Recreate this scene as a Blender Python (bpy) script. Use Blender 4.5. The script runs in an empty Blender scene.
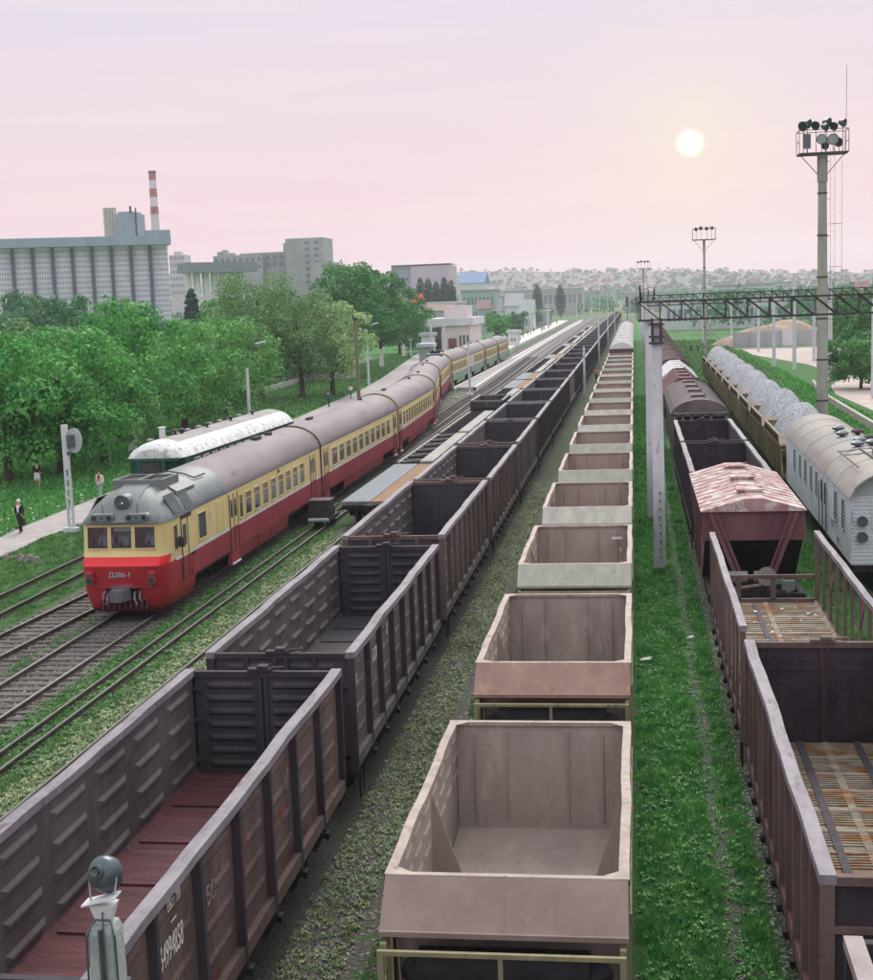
import bpy, math, random
import numpy as np
from mathutils import Vector, Matrix
R = math.radians
random.seed(7)
SC = bpy.context.scene
COL = SC.collection

# ------------------------------------------------------------------ camera
FPX, PITCH, YAW, ROLL, CZ = 1378.4, .1347, -.1458, .0376, 10.75
_F = Vector((math.sin(YAW)*math.cos(PITCH), math.cos(YAW)*math.cos(PITCH), -math.sin(PITCH)))
_R = Vector((math.cos(YAW), -math.sin(YAW), 0)); _D = _F.cross(_R)
_c, _s = math.cos(ROLL), math.sin(ROLL)
_R2 = _R*_c + _D*_s; _D2 = _D*_c - _R*_s
cam = bpy.data.cameras.new('camera'); camo = bpy.data.objects.new('camera', cam); COL.objects.link(camo)
cam.sensor_fit = 'VERTICAL'; cam.sensor_height = 24; cam.lens = 24*FPX/980
cam.clip_start = .1; cam.clip_end = 9000
M = Matrix((( _R2.x, -_D2.x, -_F.x, 0), (_R2.y, -_D2.y, -_F.y, 0), (_R2.z, -_D2.z, -_F.z, CZ), (0, 0, 0, 1)))
camo.matrix_world = M
SC.camera = camo
def _ray(px, py): return _F + _R2*((px-436.5)/FPX) + _D2*((py-490)/FPX)
def up(px, py, z=0.):
    v = _ray(px, py); t = (z-CZ)/v.z; return Vector((v.x*t, v.y*t, z))
def atY(px, py, Y):
    v = _ray(px, py); t = Y/v.y; return Vector((v.x*t, Y, CZ+v.z*t))

# ------------------------------------------------------------------ sky, sun, exposure
SUNV = _ray(690, 143).normalized()
w = bpy.data.worlds.new('World'); SC.world = w; w.use_nodes = True
nt = w.node_tree; nt.nodes.clear()
def N(nt, t, **k):
    n = nt.nodes.new(t)
    for a, b in k.items(): setattr(n, a, b)
    return n
def lin(c): return tuple(((x/255.+.055)/1.055)**2.4 if x > 10 else x/255./12.92 for x in c)+(1,)
tc = N(nt, 'ShaderNodeTexCoord')
sky = N(nt, 'ShaderNodeTexSky', sky_type='NISHITA'); sky.sun_disc = False
sky.sun_elevation = R(38); sky.sun_rotation = R(2.3); sky.air_density = 1.5; sky.dust_density = 4
sep = N(nt, 'ShaderNodeSeparateXYZ'); nt.links.new(tc.outputs['Generated'], sep.inputs[0])
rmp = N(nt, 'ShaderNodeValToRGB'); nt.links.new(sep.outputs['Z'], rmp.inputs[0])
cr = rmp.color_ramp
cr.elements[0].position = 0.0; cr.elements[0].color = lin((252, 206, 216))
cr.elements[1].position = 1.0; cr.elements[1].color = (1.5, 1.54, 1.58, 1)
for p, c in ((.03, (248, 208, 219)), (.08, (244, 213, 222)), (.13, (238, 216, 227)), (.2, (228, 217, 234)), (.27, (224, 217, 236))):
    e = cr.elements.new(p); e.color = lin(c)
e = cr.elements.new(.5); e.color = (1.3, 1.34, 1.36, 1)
def vm(op, a, b=None):
    n = N(nt, 'ShaderNodeVectorMath', operation=op)
    nt.links.new(a, n.inputs[0])
    if b is not None: n.inputs[1].default_value = b
    return n
def ma(nt, op, a, b=None, c=None, clamp=False):
    n = N(nt, 'ShaderNodeMath', operation=op); n.use_clamp = clamp
    for i, x in enumerate((a, b, c)):
        if x is None: continue
        if isinstance(x, (int, float)): n.inputs[i].default_value = x
        else: nt.links.new(x, n.inputs[i])
    return n.outputs[0]
dt = vm('DOT_PRODUCT', tc.outputs['Generated'], tuple(SUNV)).outputs['Value']
ang = ma(nt, 'ARCCOSINE', dt)
disc = N(nt, 'ShaderNodeMapRange', interpolation_type='SMOOTHSTEP'); nt.links.new(ang, disc.inputs[0])
disc.inputs[1].default_value = .0115; disc.inputs[2].default_value = .0045; disc.inputs[3].default_value = 0; disc.inputs[4].default_value = 1
glow = ma(nt, 'POWER', 2.718, ma(nt, 'MULTIPLY', ang, -20.))
# faint streaks of thin cloud
cn = N(nt, 'ShaderNodeTexNoise'); cn.inputs['Scale'].default_value = 4.5; cn.inputs['Detail'].default_value = 5
mp = N(nt, 'ShaderNodeMapping'); mp.inputs['Scale'].default_value = (1, 1, 14)
nt.links.new(tc.outputs['Generated'], mp.inputs[0]); nt.links.new(mp.outputs[0], cn.inputs[0])
def mixc(nt, fac, a, b, mode='MIX'):
    n = N(nt, 'ShaderNodeMix', data_type='RGBA', blend_type=mode)
    for i, x in ((0, fac), (6, a), (7, b)):
        if isinstance(x, (int, float)): n.inputs[i].default_value = x
        elif isinstance(x, tuple): n.inputs[i].default_value = x
        else: nt.links.new(x, n.inputs[i])
    return n.outputs[2]
cl = ma(nt, 'MULTIPLY', ma(nt, 'SUBTRACT', cn.outputs[0], .42, clamp=True), .9, clamp=True)
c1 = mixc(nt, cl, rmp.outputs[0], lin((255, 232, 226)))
c2 = mixc(nt, ma(nt, 'MULTIPLY', glow, .6, clamp=True), c1, lin((255, 242, 208)))
c3 = mixc(nt, disc.outputs[0], c2, (1.4, 1.33, 1.08, 1))
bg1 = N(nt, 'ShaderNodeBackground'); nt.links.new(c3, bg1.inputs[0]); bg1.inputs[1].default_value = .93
bg2 = N(nt, 'ShaderNodeBackground'); nt.links.new(sky.outputs[0], bg2.inputs[0]); bg2.inputs[1].default_value = .05
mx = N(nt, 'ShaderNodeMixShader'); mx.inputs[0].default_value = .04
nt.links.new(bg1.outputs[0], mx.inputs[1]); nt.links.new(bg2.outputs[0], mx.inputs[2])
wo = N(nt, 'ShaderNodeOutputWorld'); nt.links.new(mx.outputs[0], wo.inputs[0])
sl = bpy.data.lights.new('sun', 'SUN'); sl.energy = 2.4; sl.angle = R(30); sl.color = (1, .95, .88)
so = bpy.data.objects.new('sun', sl); COL.objects.link(so)
_sd = Vector((math.sin(R(2.3))*math.cos(R(38)), math.cos(R(2.3))*math.cos(R(38)), math.sin(R(38))))
so.rotation_euler = _sd.to_track_quat('Z', 'Y').to_euler()
vs = SC.view_settings; vs.view_transform = 'Standard'; vs.look = 'None'; vs.exposure = 0.14; vs.gamma = 1; vs.use_curve_mapping = False
SC.cycles.max_bounces = 6; SC.cycles.volume_bounces = 1; SC.cycles.transparent_max_bounces = 8
SC.cycles.use_adaptive_sampling = True; SC.cycles.adaptive_threshold = .02
SC.cycles.use_denoising = True

# ------------------------------------------------------------------ materials
MATS = {}
def mat(name, c1, c2=None, scale=1., stretch=(1, 1, 1), rough=.8, bump=0., bscale=None, c3=None, c3amt=.35, c3scale=3., metal=0., spec=.3, lo=.35, hi=.65, detail=6, island=0., planks=None, streak=None):
    """world-space mottled paint/rust/dirt: c1..c2 by stretched noise, c3 in blotches"""
    if name in MATS: return MATS[name]
    m = bpy.data.materials.new(name); m.use_nodes = True; nt = m.node_tree
    b = nt.nodes['Principled BSDF']; b.inputs['Roughness'].default_value = rough; b.inputs['Metallic'].default_value = metal
    b.inputs['Specular IOR Level'].default_value = spec
    g = N(nt, 'ShaderNodeNewGeometry')
    c1 = lin(c1); col = None
    if c2:
        mp = N(nt, 'ShaderNodeMapping'); mp.inputs['Scale'].default_value = stretch; nt.links.new(g.outputs['Position'], mp.inputs[0])
        n = N(nt, 'ShaderNodeTexNoise'); n.inputs['Scale'].default_value = scale; n.inputs['Detail'].default_value = detail; n.inputs['Roughness'].default_value = .62
        nt.links.new(mp.outputs[0], n.inputs[0])
        mr = N(nt, 'ShaderNodeMapRange'); mr.inputs[1].default_value = lo; mr.inputs[2].default_value = hi; nt.links.new(n.outputs[0], mr.inputs[0])
        col = mixc(nt, mr.outputs[0], c1, lin(c2))
        if c3:
            n3 = N(nt, 'ShaderNodeTexNoise'); n3.inputs['Scale'].default_value = c3scale; n3.inputs['Detail'].default_value = 8; n3.inputs['Roughness'].default_value = .7
            mp3 = N(nt, 'ShaderNodeMapping'); mp3.inputs['Location'].default_value = (13, 7, 3); mp3.inputs['Scale'].default_value = stretch
            nt.links.new(g.outputs['Position'], mp3.inputs[0]); nt.links.new(mp3.outputs[0], n3.inputs[0])
            m3 = N(nt, 'ShaderNodeMapRange'); m3.inputs[1].default_value = .68-c3amt*.45; m3.inputs[2].default_value = .80-c3amt*.45; nt.links.new(n3.outputs[0], m3.inputs[0])
            col = mixc(nt, m3.outputs[0], col, lin(c3))
    if streak:
        ns = N(nt, 'ShaderNodeTexNoise'); ns.inputs['Scale'].default_value = 1.; ns.inputs['Detail'].default_value = 9; ns.inputs['Roughness'].default_value = .72
        ms_ = N(nt, 'ShaderNodeMapping'); ms_.inputs['Scale'].default_value = (5.5, 5.5, .55); nt.links.new(g.outputs['Position'], ms_.inputs[0]); nt.links.new(ms_.outputs[0], ns.inputs[0])
        mk = N(nt, 'ShaderNodeMapRange'); mk.inputs[1].default_value = .5; mk.inputs[2].default_value = .72; nt.links.new(ns.outputs[0], mk.inputs[0])
        col = mixc(nt, ma(nt, 'MULTIPLY', mk.outputs[0], streak[1]), col, lin(streak[0]))
        nf = N(nt, 'ShaderNodeTexNoise'); nf.inputs['Scale'].default_value = 9.; nf.inputs['Detail'].default_value = 10; nf.inputs['Roughness'].default_value = .8; nt.links.new(g.outputs['Position'], nf.inputs[0])
        mf = N(nt, 'ShaderNodeMapRange'); mf.inputs[1].default_value = .58; mf.inputs[2].default_value = .66; nt.links.new(nf.outputs[0], mf.inputs[0])
        col = mixc(nt, ma(nt, 'MULTIPLY', mf.outputs[0], streak[1]*.8), col, lin(streak[2]))
    if island:
        mr2 = N(nt, 'ShaderNodeMapRange'); mr2.inputs[3].default_value = 1-island; mr2.inputs[4].default_value = 1+island
        nt.links.new(g.outputs['Random Per Island'], mr2.inputs[0])
        hs = N(nt, 'ShaderNodeHueSaturation'); nt.links.new(mr2.outputs[0], hs.inputs['Value'])
        if col is not None: nt.links.new(col, hs.inputs['Color'])
        else: hs.inputs['Color'].default_value = c1
        col = hs.outputs[0]
    if col is not None: nt.links.new(col, b.inputs['Base Color'])
    else: b.inputs['Base Color'].default_value = c1
    if bump:
        nb = N(nt, 'ShaderNodeTexNoise'); nb.inputs['Scale'].default_value = bscale or scale*6; nb.inputs['Detail'].default_value = 6
        nt.links.new(g.outputs['Position'], nb.inputs[0])
        bp = N(nt, 'ShaderNodeBump'); bp.inputs['Strength'].default_value = bump; bp.inputs['Distance'].default_value = .05
        nt.links.new(nb.outputs[0], bp.inputs['Height']); nt.links.new(bp.outputs[0], b.inputs['Normal'])
    MATS[name] = m; return m
def leafmat(name, c1, c2, scale=.5, trans=.25, island=.35):
    if name in MATS: return MATS[name]
    m = mat(name, c1, c2, scale=scale, rough=.6, spec=.25, island=island)
    nt = m.node_tree; b = nt.nodes['Principled BSDF']; out = nt.nodes['Material Output']
    t = N(nt, 'ShaderNodeBsdfTranslucent'); mxs = N(nt, 'ShaderNodeMixShader'); mxs.inputs[0].default_value = trans
    src = b.inputs['Base Color'].links[0].from_socket
    nt.links.new(src, t.inputs[0]); nt.links.new(b.outputs[0], mxs.inputs[1]); nt.links.new(t.outputs[0], mxs.inputs[2]); nt.links.new(mxs.outputs[0], out.inputs[0])
    return m

STR = (1, 1, .25)
gon_in = mat('gondola_inner_steel', (70, 64, 68), (98, 90, 93), .9, STR, .75, .25, 12, c3=(78, 62, 62), c3amt=.3, c3scale=2.5, streak=((112, 102, 110), 0.45, (46, 36, 40)))
gon_end = mat('gondola_end_steel', (54, 51, 60), (76, 72, 79), .9, STR, .75, .25, 12, c3=(70, 54, 56), c3amt=.2, c3scale=2, streak=((96, 88, 98), 0.4, (40, 32, 38)))
gon_out = mat('gondola_outer_brown', (82, 66, 64), (108, 90, 86), 1.1, STR, .8, .25, 12, c3=(108, 92, 90), c3amt=.2, c3scale=3, streak=((120, 104, 104), 0.45, (50, 38, 40)))
gon_out2 = mat('gondola_outer_grey', (82, 75, 80), (104, 95, 97), 1.1, STR, .8, .25, 12, c3=(126, 118, 120), c3amt=.25, c3scale=3, streak=((128, 118, 120), 0.5, (56, 46, 50)))
gon_post = mat('gondola_post_dark', (50, 44, 52), (66, 58, 66), 2, STR, .8, .2, 12)
gon_rim = mat('gondola_rim_worn', (104, 100, 108), (134, 128, 136), 1.5, (3, .6, 1), .65, .25, 14, c3=(88, 66, 68), c3amt=.25, c3scale=2, streak=((160, 152, 156), 0.5, (78, 60, 60)))
flr_red = mat('gondola_floor_red', (82, 48, 54), (104, 62, 66), 1.4, (.4, 4, 1), .85, .4, 15, c3=(66, 44, 50), c3amt=.4, c3scale=1.2)
flr_grey = mat('gondola_floor_grey', (62, 58, 66), (84, 78, 84), 1.2, (.4, 4, 1), .85, .4, 15)
flr_rust = mat('floor_rusty_planks', (112, 102, 92), (156, 148, 134), 1.6, (1.2, 2.5, 1), .85, .5, 15, c3=(136, 92, 54), c3amt=.42, c3scale=.9)
black = mat('underframe_black', (26, 24, 28), (44, 40, 44), 3, (1, 1, 1), .8, .2)
wheelm = mat('wheel_steel', (58, 50, 50), (84, 76, 74), 4, (1, 1, 1), .6, metal=.3)
hop_in = mat('hopper_inner_mauve', (134, 122, 118), (156, 142, 136), .8, (1.5, .6, .6), .7, .15, 10, c3=(168, 150, 146), c3amt=.25, c3scale=1.5, streak=((178, 166, 158), 0.35, (112, 92, 86)))
hop_in2 = mat('hopper_inner_rose', (142, 126, 122), (158, 142, 136), .8, (1.5, .6, .6), .7, .15, 10, c3=(150, 124, 118), c3amt=.3, c3scale=1.5, streak=((180, 164, 154), 0.35, (118, 96, 88)))
hop_rim = mat('hopper_rim_pale', (140, 126, 120), (166, 150, 142), 2, (1, 1, 1), .65, .2, 14, c3=(120, 96, 90), c3amt=.25, c3scale=3, streak=((204, 194, 184), 0.4, (112, 88, 80)))
lip_brown = mat('lip_brown', (126, 108, 104), (142, 124, 118), .8, (1, 1, 1), .65, .1, 8, streak=((154, 138, 134), 0.35, (96, 78, 78)))
lip_rust = mat('lip_rust_orange', (136, 106, 98), (152, 122, 112), .9, (2, 1, .5), .7, .1, 8, c3=(178, 146, 116), c3amt=.2, c3scale=2, streak=((176, 146, 124), 0.45, (104, 78, 70)))
lip_green = mat('lip_grey_green', (146, 148, 138), (164, 164, 154), 1.2, (2, 1, .5), .7, .1, 8, c3=(124, 126, 116), c3amt=.25, c3scale=2, streak=((190, 188, 176), 0.4, (110, 104, 92)))
lip_white = mat('lip_grey_white', (160, 156, 150), (182, 178, 170), 1.2, (2, 1, .5), .7, .1, 8, c3=(146, 140, 138), c3amt=.2, c3scale=2, streak=((200, 196, 188), 0.4, (122, 110, 100)))
olive = mat('olive_paint', (120, 116, 92), (146, 140, 108), 1.5, STR, .75, .2, 12, c3=(96, 86, 70), c3amt=.3, c3scale=2)
ochre = mat('ochre_paint', (108, 100, 78), (134, 124, 94), 1.1, STR, .75, .2, 12, c3=(92, 80, 62), c3amt=.35, c3scale=2, streak=((160, 150, 116), 0.4, (82, 68, 50)))
gravelm = mat('gravel_bluegrey', (150, 153, 160), (194, 196, 202), 9, (1, 1, 1), .95, 1., 22, c3=(118, 120, 134), c3amt=.4, c3scale=12, lo=.4, hi=.6)
maroon = mat('maroon_paint', (96, 62, 70), (116, 78, 84), 1, STR, .75, .15, 10, c3=(80, 52, 58), c3amt=.2, streak=((132, 100, 102), 0.4, (60, 42, 46)))
roof_peel = mat('peeling_roof', (146, 106, 112), (172, 138, 142), 1.2, (1, 1, 1), .8, .2, 10, c3=(196, 188, 182), c3amt=.48, c3scale=2.4)
roof_dark = mat('dark_roof', (84, 76, 78), (112, 102, 102), .8, (1, 1, 1), .75, .15, 8)
roof_reef = mat('service_car_roof', (128, 124, 122), (150, 145, 141), .6, (1, .5, 1), .7, .1, 8, c3=(160, 128, 112), c3amt=.25, c3scale=.9)
whitep = mat('white_car_paint', (188, 198, 206), (212, 218, 224), 1, STR, .6, .08, 6, c3=(150, 152, 156), c3amt=.18, c3scale=2, streak=((160, 160, 156), 0.35, (140, 118, 100)))
greyp = mat('grey_end_paint', (150, 160, 166), (176, 184, 188), 1, STR, .6, .08, 6)
concrete = mat('concrete_pole', (188, 191, 200), (208, 210, 216), 2, (1, 1, .4), .85, .15, 20, c3=(140, 144, 150), c3amt=.25, c3scale=4)
conc_green = mat('concrete_greenish', (134, 146, 144), (160, 170, 166), 3, (1, 1, .4), .8, .2, 25, c3=(178, 186, 182), c3amt=.3, c3scale=6)
conc_mast = mat('mast_concrete', (140, 142, 136), (166, 166, 158), 1.5, (1, 1, .3), .85, .15, 20)
darksteel = mat('dark_steel', (54, 50, 56), (74, 68, 72), 3, (1, 1, 1), .7, .15)
lamp_grey = mat('lamp_housing', (70, 80, 88), (92, 102, 110), 3, (1, 1, 1), .35, metal=.3, spec=.6)
glassm = mat('dark_glass', (40, 52, 58), None, rough=.08, spec=.8)
glass_d = mat('train_glass', (52, 60, 68), (74, 80, 86), 1.5, rough=.15, spec=.6)
whitem = mat('white_enamel', (214, 216, 218), (190, 192, 196), 2, rough=.6)
yel = mat('dmu_yellow', (212, 190, 134), (222, 202, 150), .7, (1, .5, .3), .45, .05, 6, c3=(184, 164, 116), c3amt=.15, c3scale=2, spec=.4, streak=((182, 166, 126), 0.3, (150, 132, 98)))
red = mat('dmu_red', (158, 38, 48), (172, 48, 58), .7, (1, .5, .3), .4, .05, 6, c3=(120, 34, 42), c3amt=.15, c3scale=2, spec=.4)
redd = mat('dmu_red_dusty', (134, 44, 58), (152, 60, 72), .8, (1, .5, .3), .55, .05, 6, c3=(118, 50, 60), c3amt=.25, c3scale=1.5, streak=((124, 66, 72), 0.4, (92, 40, 46)))
red_lit = mat('dmu_red_lit', (226, 40, 48), (232, 56, 60), .8, rough=.4, spec=.4)  # lighter red paints in the daylight on the nose's upward-facing band
nose_grey = mat('dmu_nose_grey', (102, 110, 112), (118, 124, 126), .8, (1, 1, 1), .5, .05, 6, c3=(90, 96, 98), c3amt=.25, c3scale=1.5)
roof_dmu = mat('dmu_roof', (114, 106, 110), (134, 124, 128), .6, (1, .4, 1), .7, .08, 6, c3=(98, 92, 96), c3amt=.25, c3scale=1, streak=((140, 132, 134), 0.35, (84, 78, 80)))
greenp = mat('coach_green', (30, 76, 66), (44, 94, 80), 1, STR, .6)
green_t = mat('train_green', (112, 140, 122), (132, 156, 136), 1, STR, .6)
coach_roof = mat('old_coach_roof', (196, 198, 202), (222, 224, 226), 1.4, (1, 1, 1), .75, .1, 6, c3=(150, 142, 140), c3amt=.35, c3scale=3)
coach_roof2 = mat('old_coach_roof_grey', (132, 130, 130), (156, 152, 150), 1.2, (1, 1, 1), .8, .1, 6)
skin = mat('skin', (196, 150, 128), None, rough=.6)
timber = mat('brown_timber', (134, 104, 82), (158, 126, 98), 1, (.4, 6, 1), .85, .3, 12)
greydeck = mat('grey_gravel_deck', (112, 118, 126), (156, 160, 166), 9, (1, 1, 1), .95, .6, 20, lo=.4, hi=.6)

# ------------------------------------------------------------------ mesh helpers
class MB:
    def __init__(s): s.v = []; s.f = []; s.m = []
    def poly(s, pts, mi=0):
        n = len(s.v); s.v += [tuple(p) for p in pts]; s.f.append(tuple(range(n, n+len(pts)))); s.m.append(mi)
    def box(s, x0, x1, y0, y1, z0, z1, mi=0):
        if x0 > x1: x0, x1 = x1, x0
        if y0 > y1: y0, y1 = y1, y0
        if z0 > z1: z0, z1 = z1, z0
        n = len(s.v)
        s.v += [(x0, y0, z0), (x1, y0, z0), (x1, y1, z0), (x0, y1, z0), (x0, y0, z1), (x1, y0, z1), (x1, y1, z1), (x0, y1, z1)]
        for q in ((0, 3, 2, 1), (4, 5, 6, 7), (0, 1, 5, 4), (1, 2, 6, 5), (2, 3, 7, 6), (3, 0, 4, 7)): s.f.append(tuple(n+i for i in q)); s.m.append(mi)
    def hexa(s, p, mi=0):  # 8 points: bottom loop 0-3, top loop 4-7
        n = len(s.v); s.v += [tuple(q) for q in p]
        for q in ((0, 3, 2, 1), (4, 5, 6, 7), (0, 1, 5, 4), (1, 2, 6, 5), (2, 3, 7, 6), (3, 0, 4, 7)): s.f.append(tuple(n+i for i in q)); s.m.append(mi)
    def beam(s, p, q, w_, h_, mi=0, upv=(0, 0, 1)):
        p = Vector(p); q = Vector(q); d = (q-p).normalized(); u = Vector(upv)
        if abs(d.dot(u)) > .95: u = Vector((0, 1, 0))
        a = d.cross(u).normalized(); b = a.cross(d).normalized()
        a *= w_/2; b *= h_/2
        s.hexa([p-a-b, p+a-b, q+a-b, q-a-b, p-a+b, p+a+b, q+a+b, q-a+b], mi)
    def cyl(s, p, q, r, r2=None, n=12, mi=0, caps=True):
        p = Vector(p); q = Vector(q); r2 = r if r2 is None else r2
        d = (q-p).normalized(); u = Vector((0, 0, 1)) if abs(d.z) < .9 else Vector((1, 0, 0))
        a = d.cross(u).normalized(); b = a.cross(d)
        k = len(s.v)
        for i in range(n):
            t = 2*math.pi*i/n; o = a*math.cos(t)+b*math.sin(t)
            s.v.append(tuple(p+o*r)); s.v.append(tuple(q+o*r2))
        for i in range(n):
            j = (i+1) % n; s.f.append((k+2*i, k+2*j, k+2*j+1, k+2*i+1)); s.m.append(mi)
        if caps:
            s.f.append(tuple(k+2*i for i in range(n))[::-1]); s.m.append(mi); s.f.append(tuple(k+2*i+1 for i in range(n))); s.m.append(mi)
    def tube(s, pts, r, n=6, mi=0):
        for a, b in zip(pts[:-1], pts[1:]): s.cyl(a, b, r, r, n, mi)
    def loft(s, secs, mi=0, closed=True, caps=True, mif=None):
        k = len(s.v); m = len(secs[0])
        for c in secs: s.v += [tuple(p) for p in c]
        for i in range(len(secs)-1):
            for j in range(m if closed else m-1):
                a = k+i*m+j; b = k+i*m+(j+1) % m
                s.f.append((a, b, b+m, a+m)); s.m.append(mif(i, j) if mif else mi)
        if caps and closed:
            s.f.append(tuple(range(k, k+m))[::-1]); s.m.append(mi if not mif else mif(0, 0)); s.f.append(tuple(range(k+(len(secs)-1)*m, k+len(secs)*m))); s.m.append(mi if not mif else mif(0, 0))
    def lathe(s, c, prof, n=16, mi=0):  # profile (r,z) about vertical axis through c
        s.loft([[(c[0]+r*math.cos(2*math.pi*i/n), c[1]+r*math.sin(2*math.pi*i/n), c[2]+z) for i in range(n)] for r, z in prof], mi)
    def sphere(s, c, r, n=12, mi=0, sz=1.):
        s.lathe((c[0], c[1], c[2]), [(max(.001, r*math.sin(math.pi*i/8)), -r*sz*math.cos(math.pi*i/8)) for i in range(9)], n, mi)
    def build(s, name, mats, parent=None, smooth=False, wob=None):
        me = bpy.data.meshes.new(name)
        v = s.v
        if wob:
            v = [wob(*p) for p in v]
        me.from_pydata(v, [], s.f)
        if not isinstance(mats, (list, tuple)): mats = [mats]
        for m in mats: me.materials.append(m)
        me.polygons.foreach_set('material_index', s.m)
        if smooth: me.polygons.foreach_set('use_smooth', [True]*len(s.f))
        me.update()
        o = bpy.data.objects.new(name, me); COL.objects.link(o)
        if parent: o.parent = parent
        return o
def smooth_angle(o, deg=40):
    me = o.data
    me.polygons.foreach_set('use_smooth', [True]*len(me.polygons))
    try: me.set_sharp_from_angle(angle=R(deg))
    except Exception: pass
def bevel(o, w_=.02, seg=2):
    m = o.modifiers.new('bevel', 'BEVEL'); m.width = w_; m.segments = seg; m.limit_method = 'ANGLE'; return o
def tag(o, label=None, cat=None, group=None, kind=None):
    if label: o['label'] = label
    if cat: o['category'] = cat
    if group: o['group'] = group
    if kind: o['kind'] = kind
    return o
def thing(name, label, cat, loc=(0, 0, 0), rz=0, group=None, kind=None):
    o = bpy.data.objects.new(name, None); COL.objects.link(o); o.empty_display_size = .3
    o.location = loc; o.rotation_euler = (0, 0, rz)
    return tag(o, label, cat, group, kind)
CH = {}
def children(o): return [c for c in bpy.data.objects if c.parent == o]
def dup(root, loc, rz, label, group=None, parent=None, kids=None):
    if kids is None:
        kids = {}
        for c in bpy.data.objects:
            if c.parent: kids.setdefault(c.parent.name, []).append(c)
        dup.kids = kids
    def cp(o, par):
        c = o.copy(); COL.objects.link(c); c.parent = par
        for k in kids.get(o.name, ()): cp(k, c)
        return c
    r = cp(root, parent); r.location = loc; r.rotation_euler = (0, 0, rz)
    r['label'] = label
    if group: r['group'] = group
    return r
def kidmap():
    k = {}
    for c in bpy.data.objects:
        if c.parent: k.setdefault(c.parent.name, []).append(c)
    return k
def raw_mesh(name, verts, faces, mats, parent=None, mi=None):
    """verts (n,3) numpy, faces (m,k) numpy, all faces same size k"""
    me = bpy.data.meshes.new(name); k = faces.shape[1]
    me.vertices.add(len(verts)); me.vertices.foreach_set('co', verts.astype(np.float32).ravel())
    me.loops.add(faces.size); me.loops.foreach_set('vertex_index', faces.astype(np.int32).ravel())
    me.polygons.add(len(faces)); me.polygons.foreach_set('loop_start', np.arange(0, faces.size, k, dtype=np.int32))
    try: me.polygons.foreach_set('loop_total', np.full(len(faces), k, dtype=np.int32))
    except Exception: pass
    if not isinstance(mats, (list, tuple)): mats = [mats]
    for m in mats: me.materials.append(m)
    if mi is not None: me.polygons.foreach_set('material_index', mi.astype(np.int32))
    me.update(calc_edges=True)
    o = bpy.data.objects.new(name, me); COL.objects.link(o)
    if parent: o.parent = parent
    return o
def text_mesh(name, body, size, mtl, parent, M4, extrude=.004, shear=0., xs=1.):
    cu = bpy.data.curves.new(name, 'FONT'); cu.body = body; cu.size = size; cu.extrude = extrude; cu.align_x = 'LEFT'; cu.shear = shear
    cu.resolution_u = 3
    t = bpy.data.objects.new(name+'_src', cu); COL.objects.link(t)
    dg = bpy.context.evaluated_depsgraph_get(); dg.update()
    me = bpy.data.meshes.new_from_object(t.evaluated_get(dg)); me.name = name
    bpy.data.objects.remove(t)
    me.transform(Matrix.Diagonal((xs, 1, 1, 1))); me.transform(M4)
    me.materials.clear(); me.materials.append(mtl)
    o = bpy.data.objects.new(name, me); COL.objects.link(o)
    if parent: o.parent = parent
    return o
# text on a wall facing +x, reading towards +y ; on a wall facing -y reading towards +x
def onright(x, y, z): return Matrix(((0, 0, 1, x), (1, 0, 0, y), (0, 1, 0, z), (0, 0, 0, 1)))
def onfront(x, y, z): return Matrix(((1, 0, 0, x), (0, 0, -1, y), (0, 1, 0, z), (0, 0, 0, 1)))
def onleft(x, y, z): return Matrix(((0, 0, -1, x), (-1, 0, 0, y), (0, 1, 0, z), (0, 0, 0, 1)))
ORD = 'first second third fourth fifth sixth seventh eighth ninth tenth eleventh twelfth thirteenth fourteenth fifteenth sixteenth seventeenth eighteenth nineteenth twentieth'.split()
def ordn(i):
    if i < 20: return ORD[i]
    tens = {2: 'twenty', 3: 'thirty', 4: 'forty', 5: 'fifty'}[(i+1)//10]
    return tens+'-'+ORD[(i+1) % 10-1] if (i+1) % 10 else {3: 'thirtieth', 4: 'fortieth', 5: 'fiftieth'}[(i+1)//10]

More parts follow.
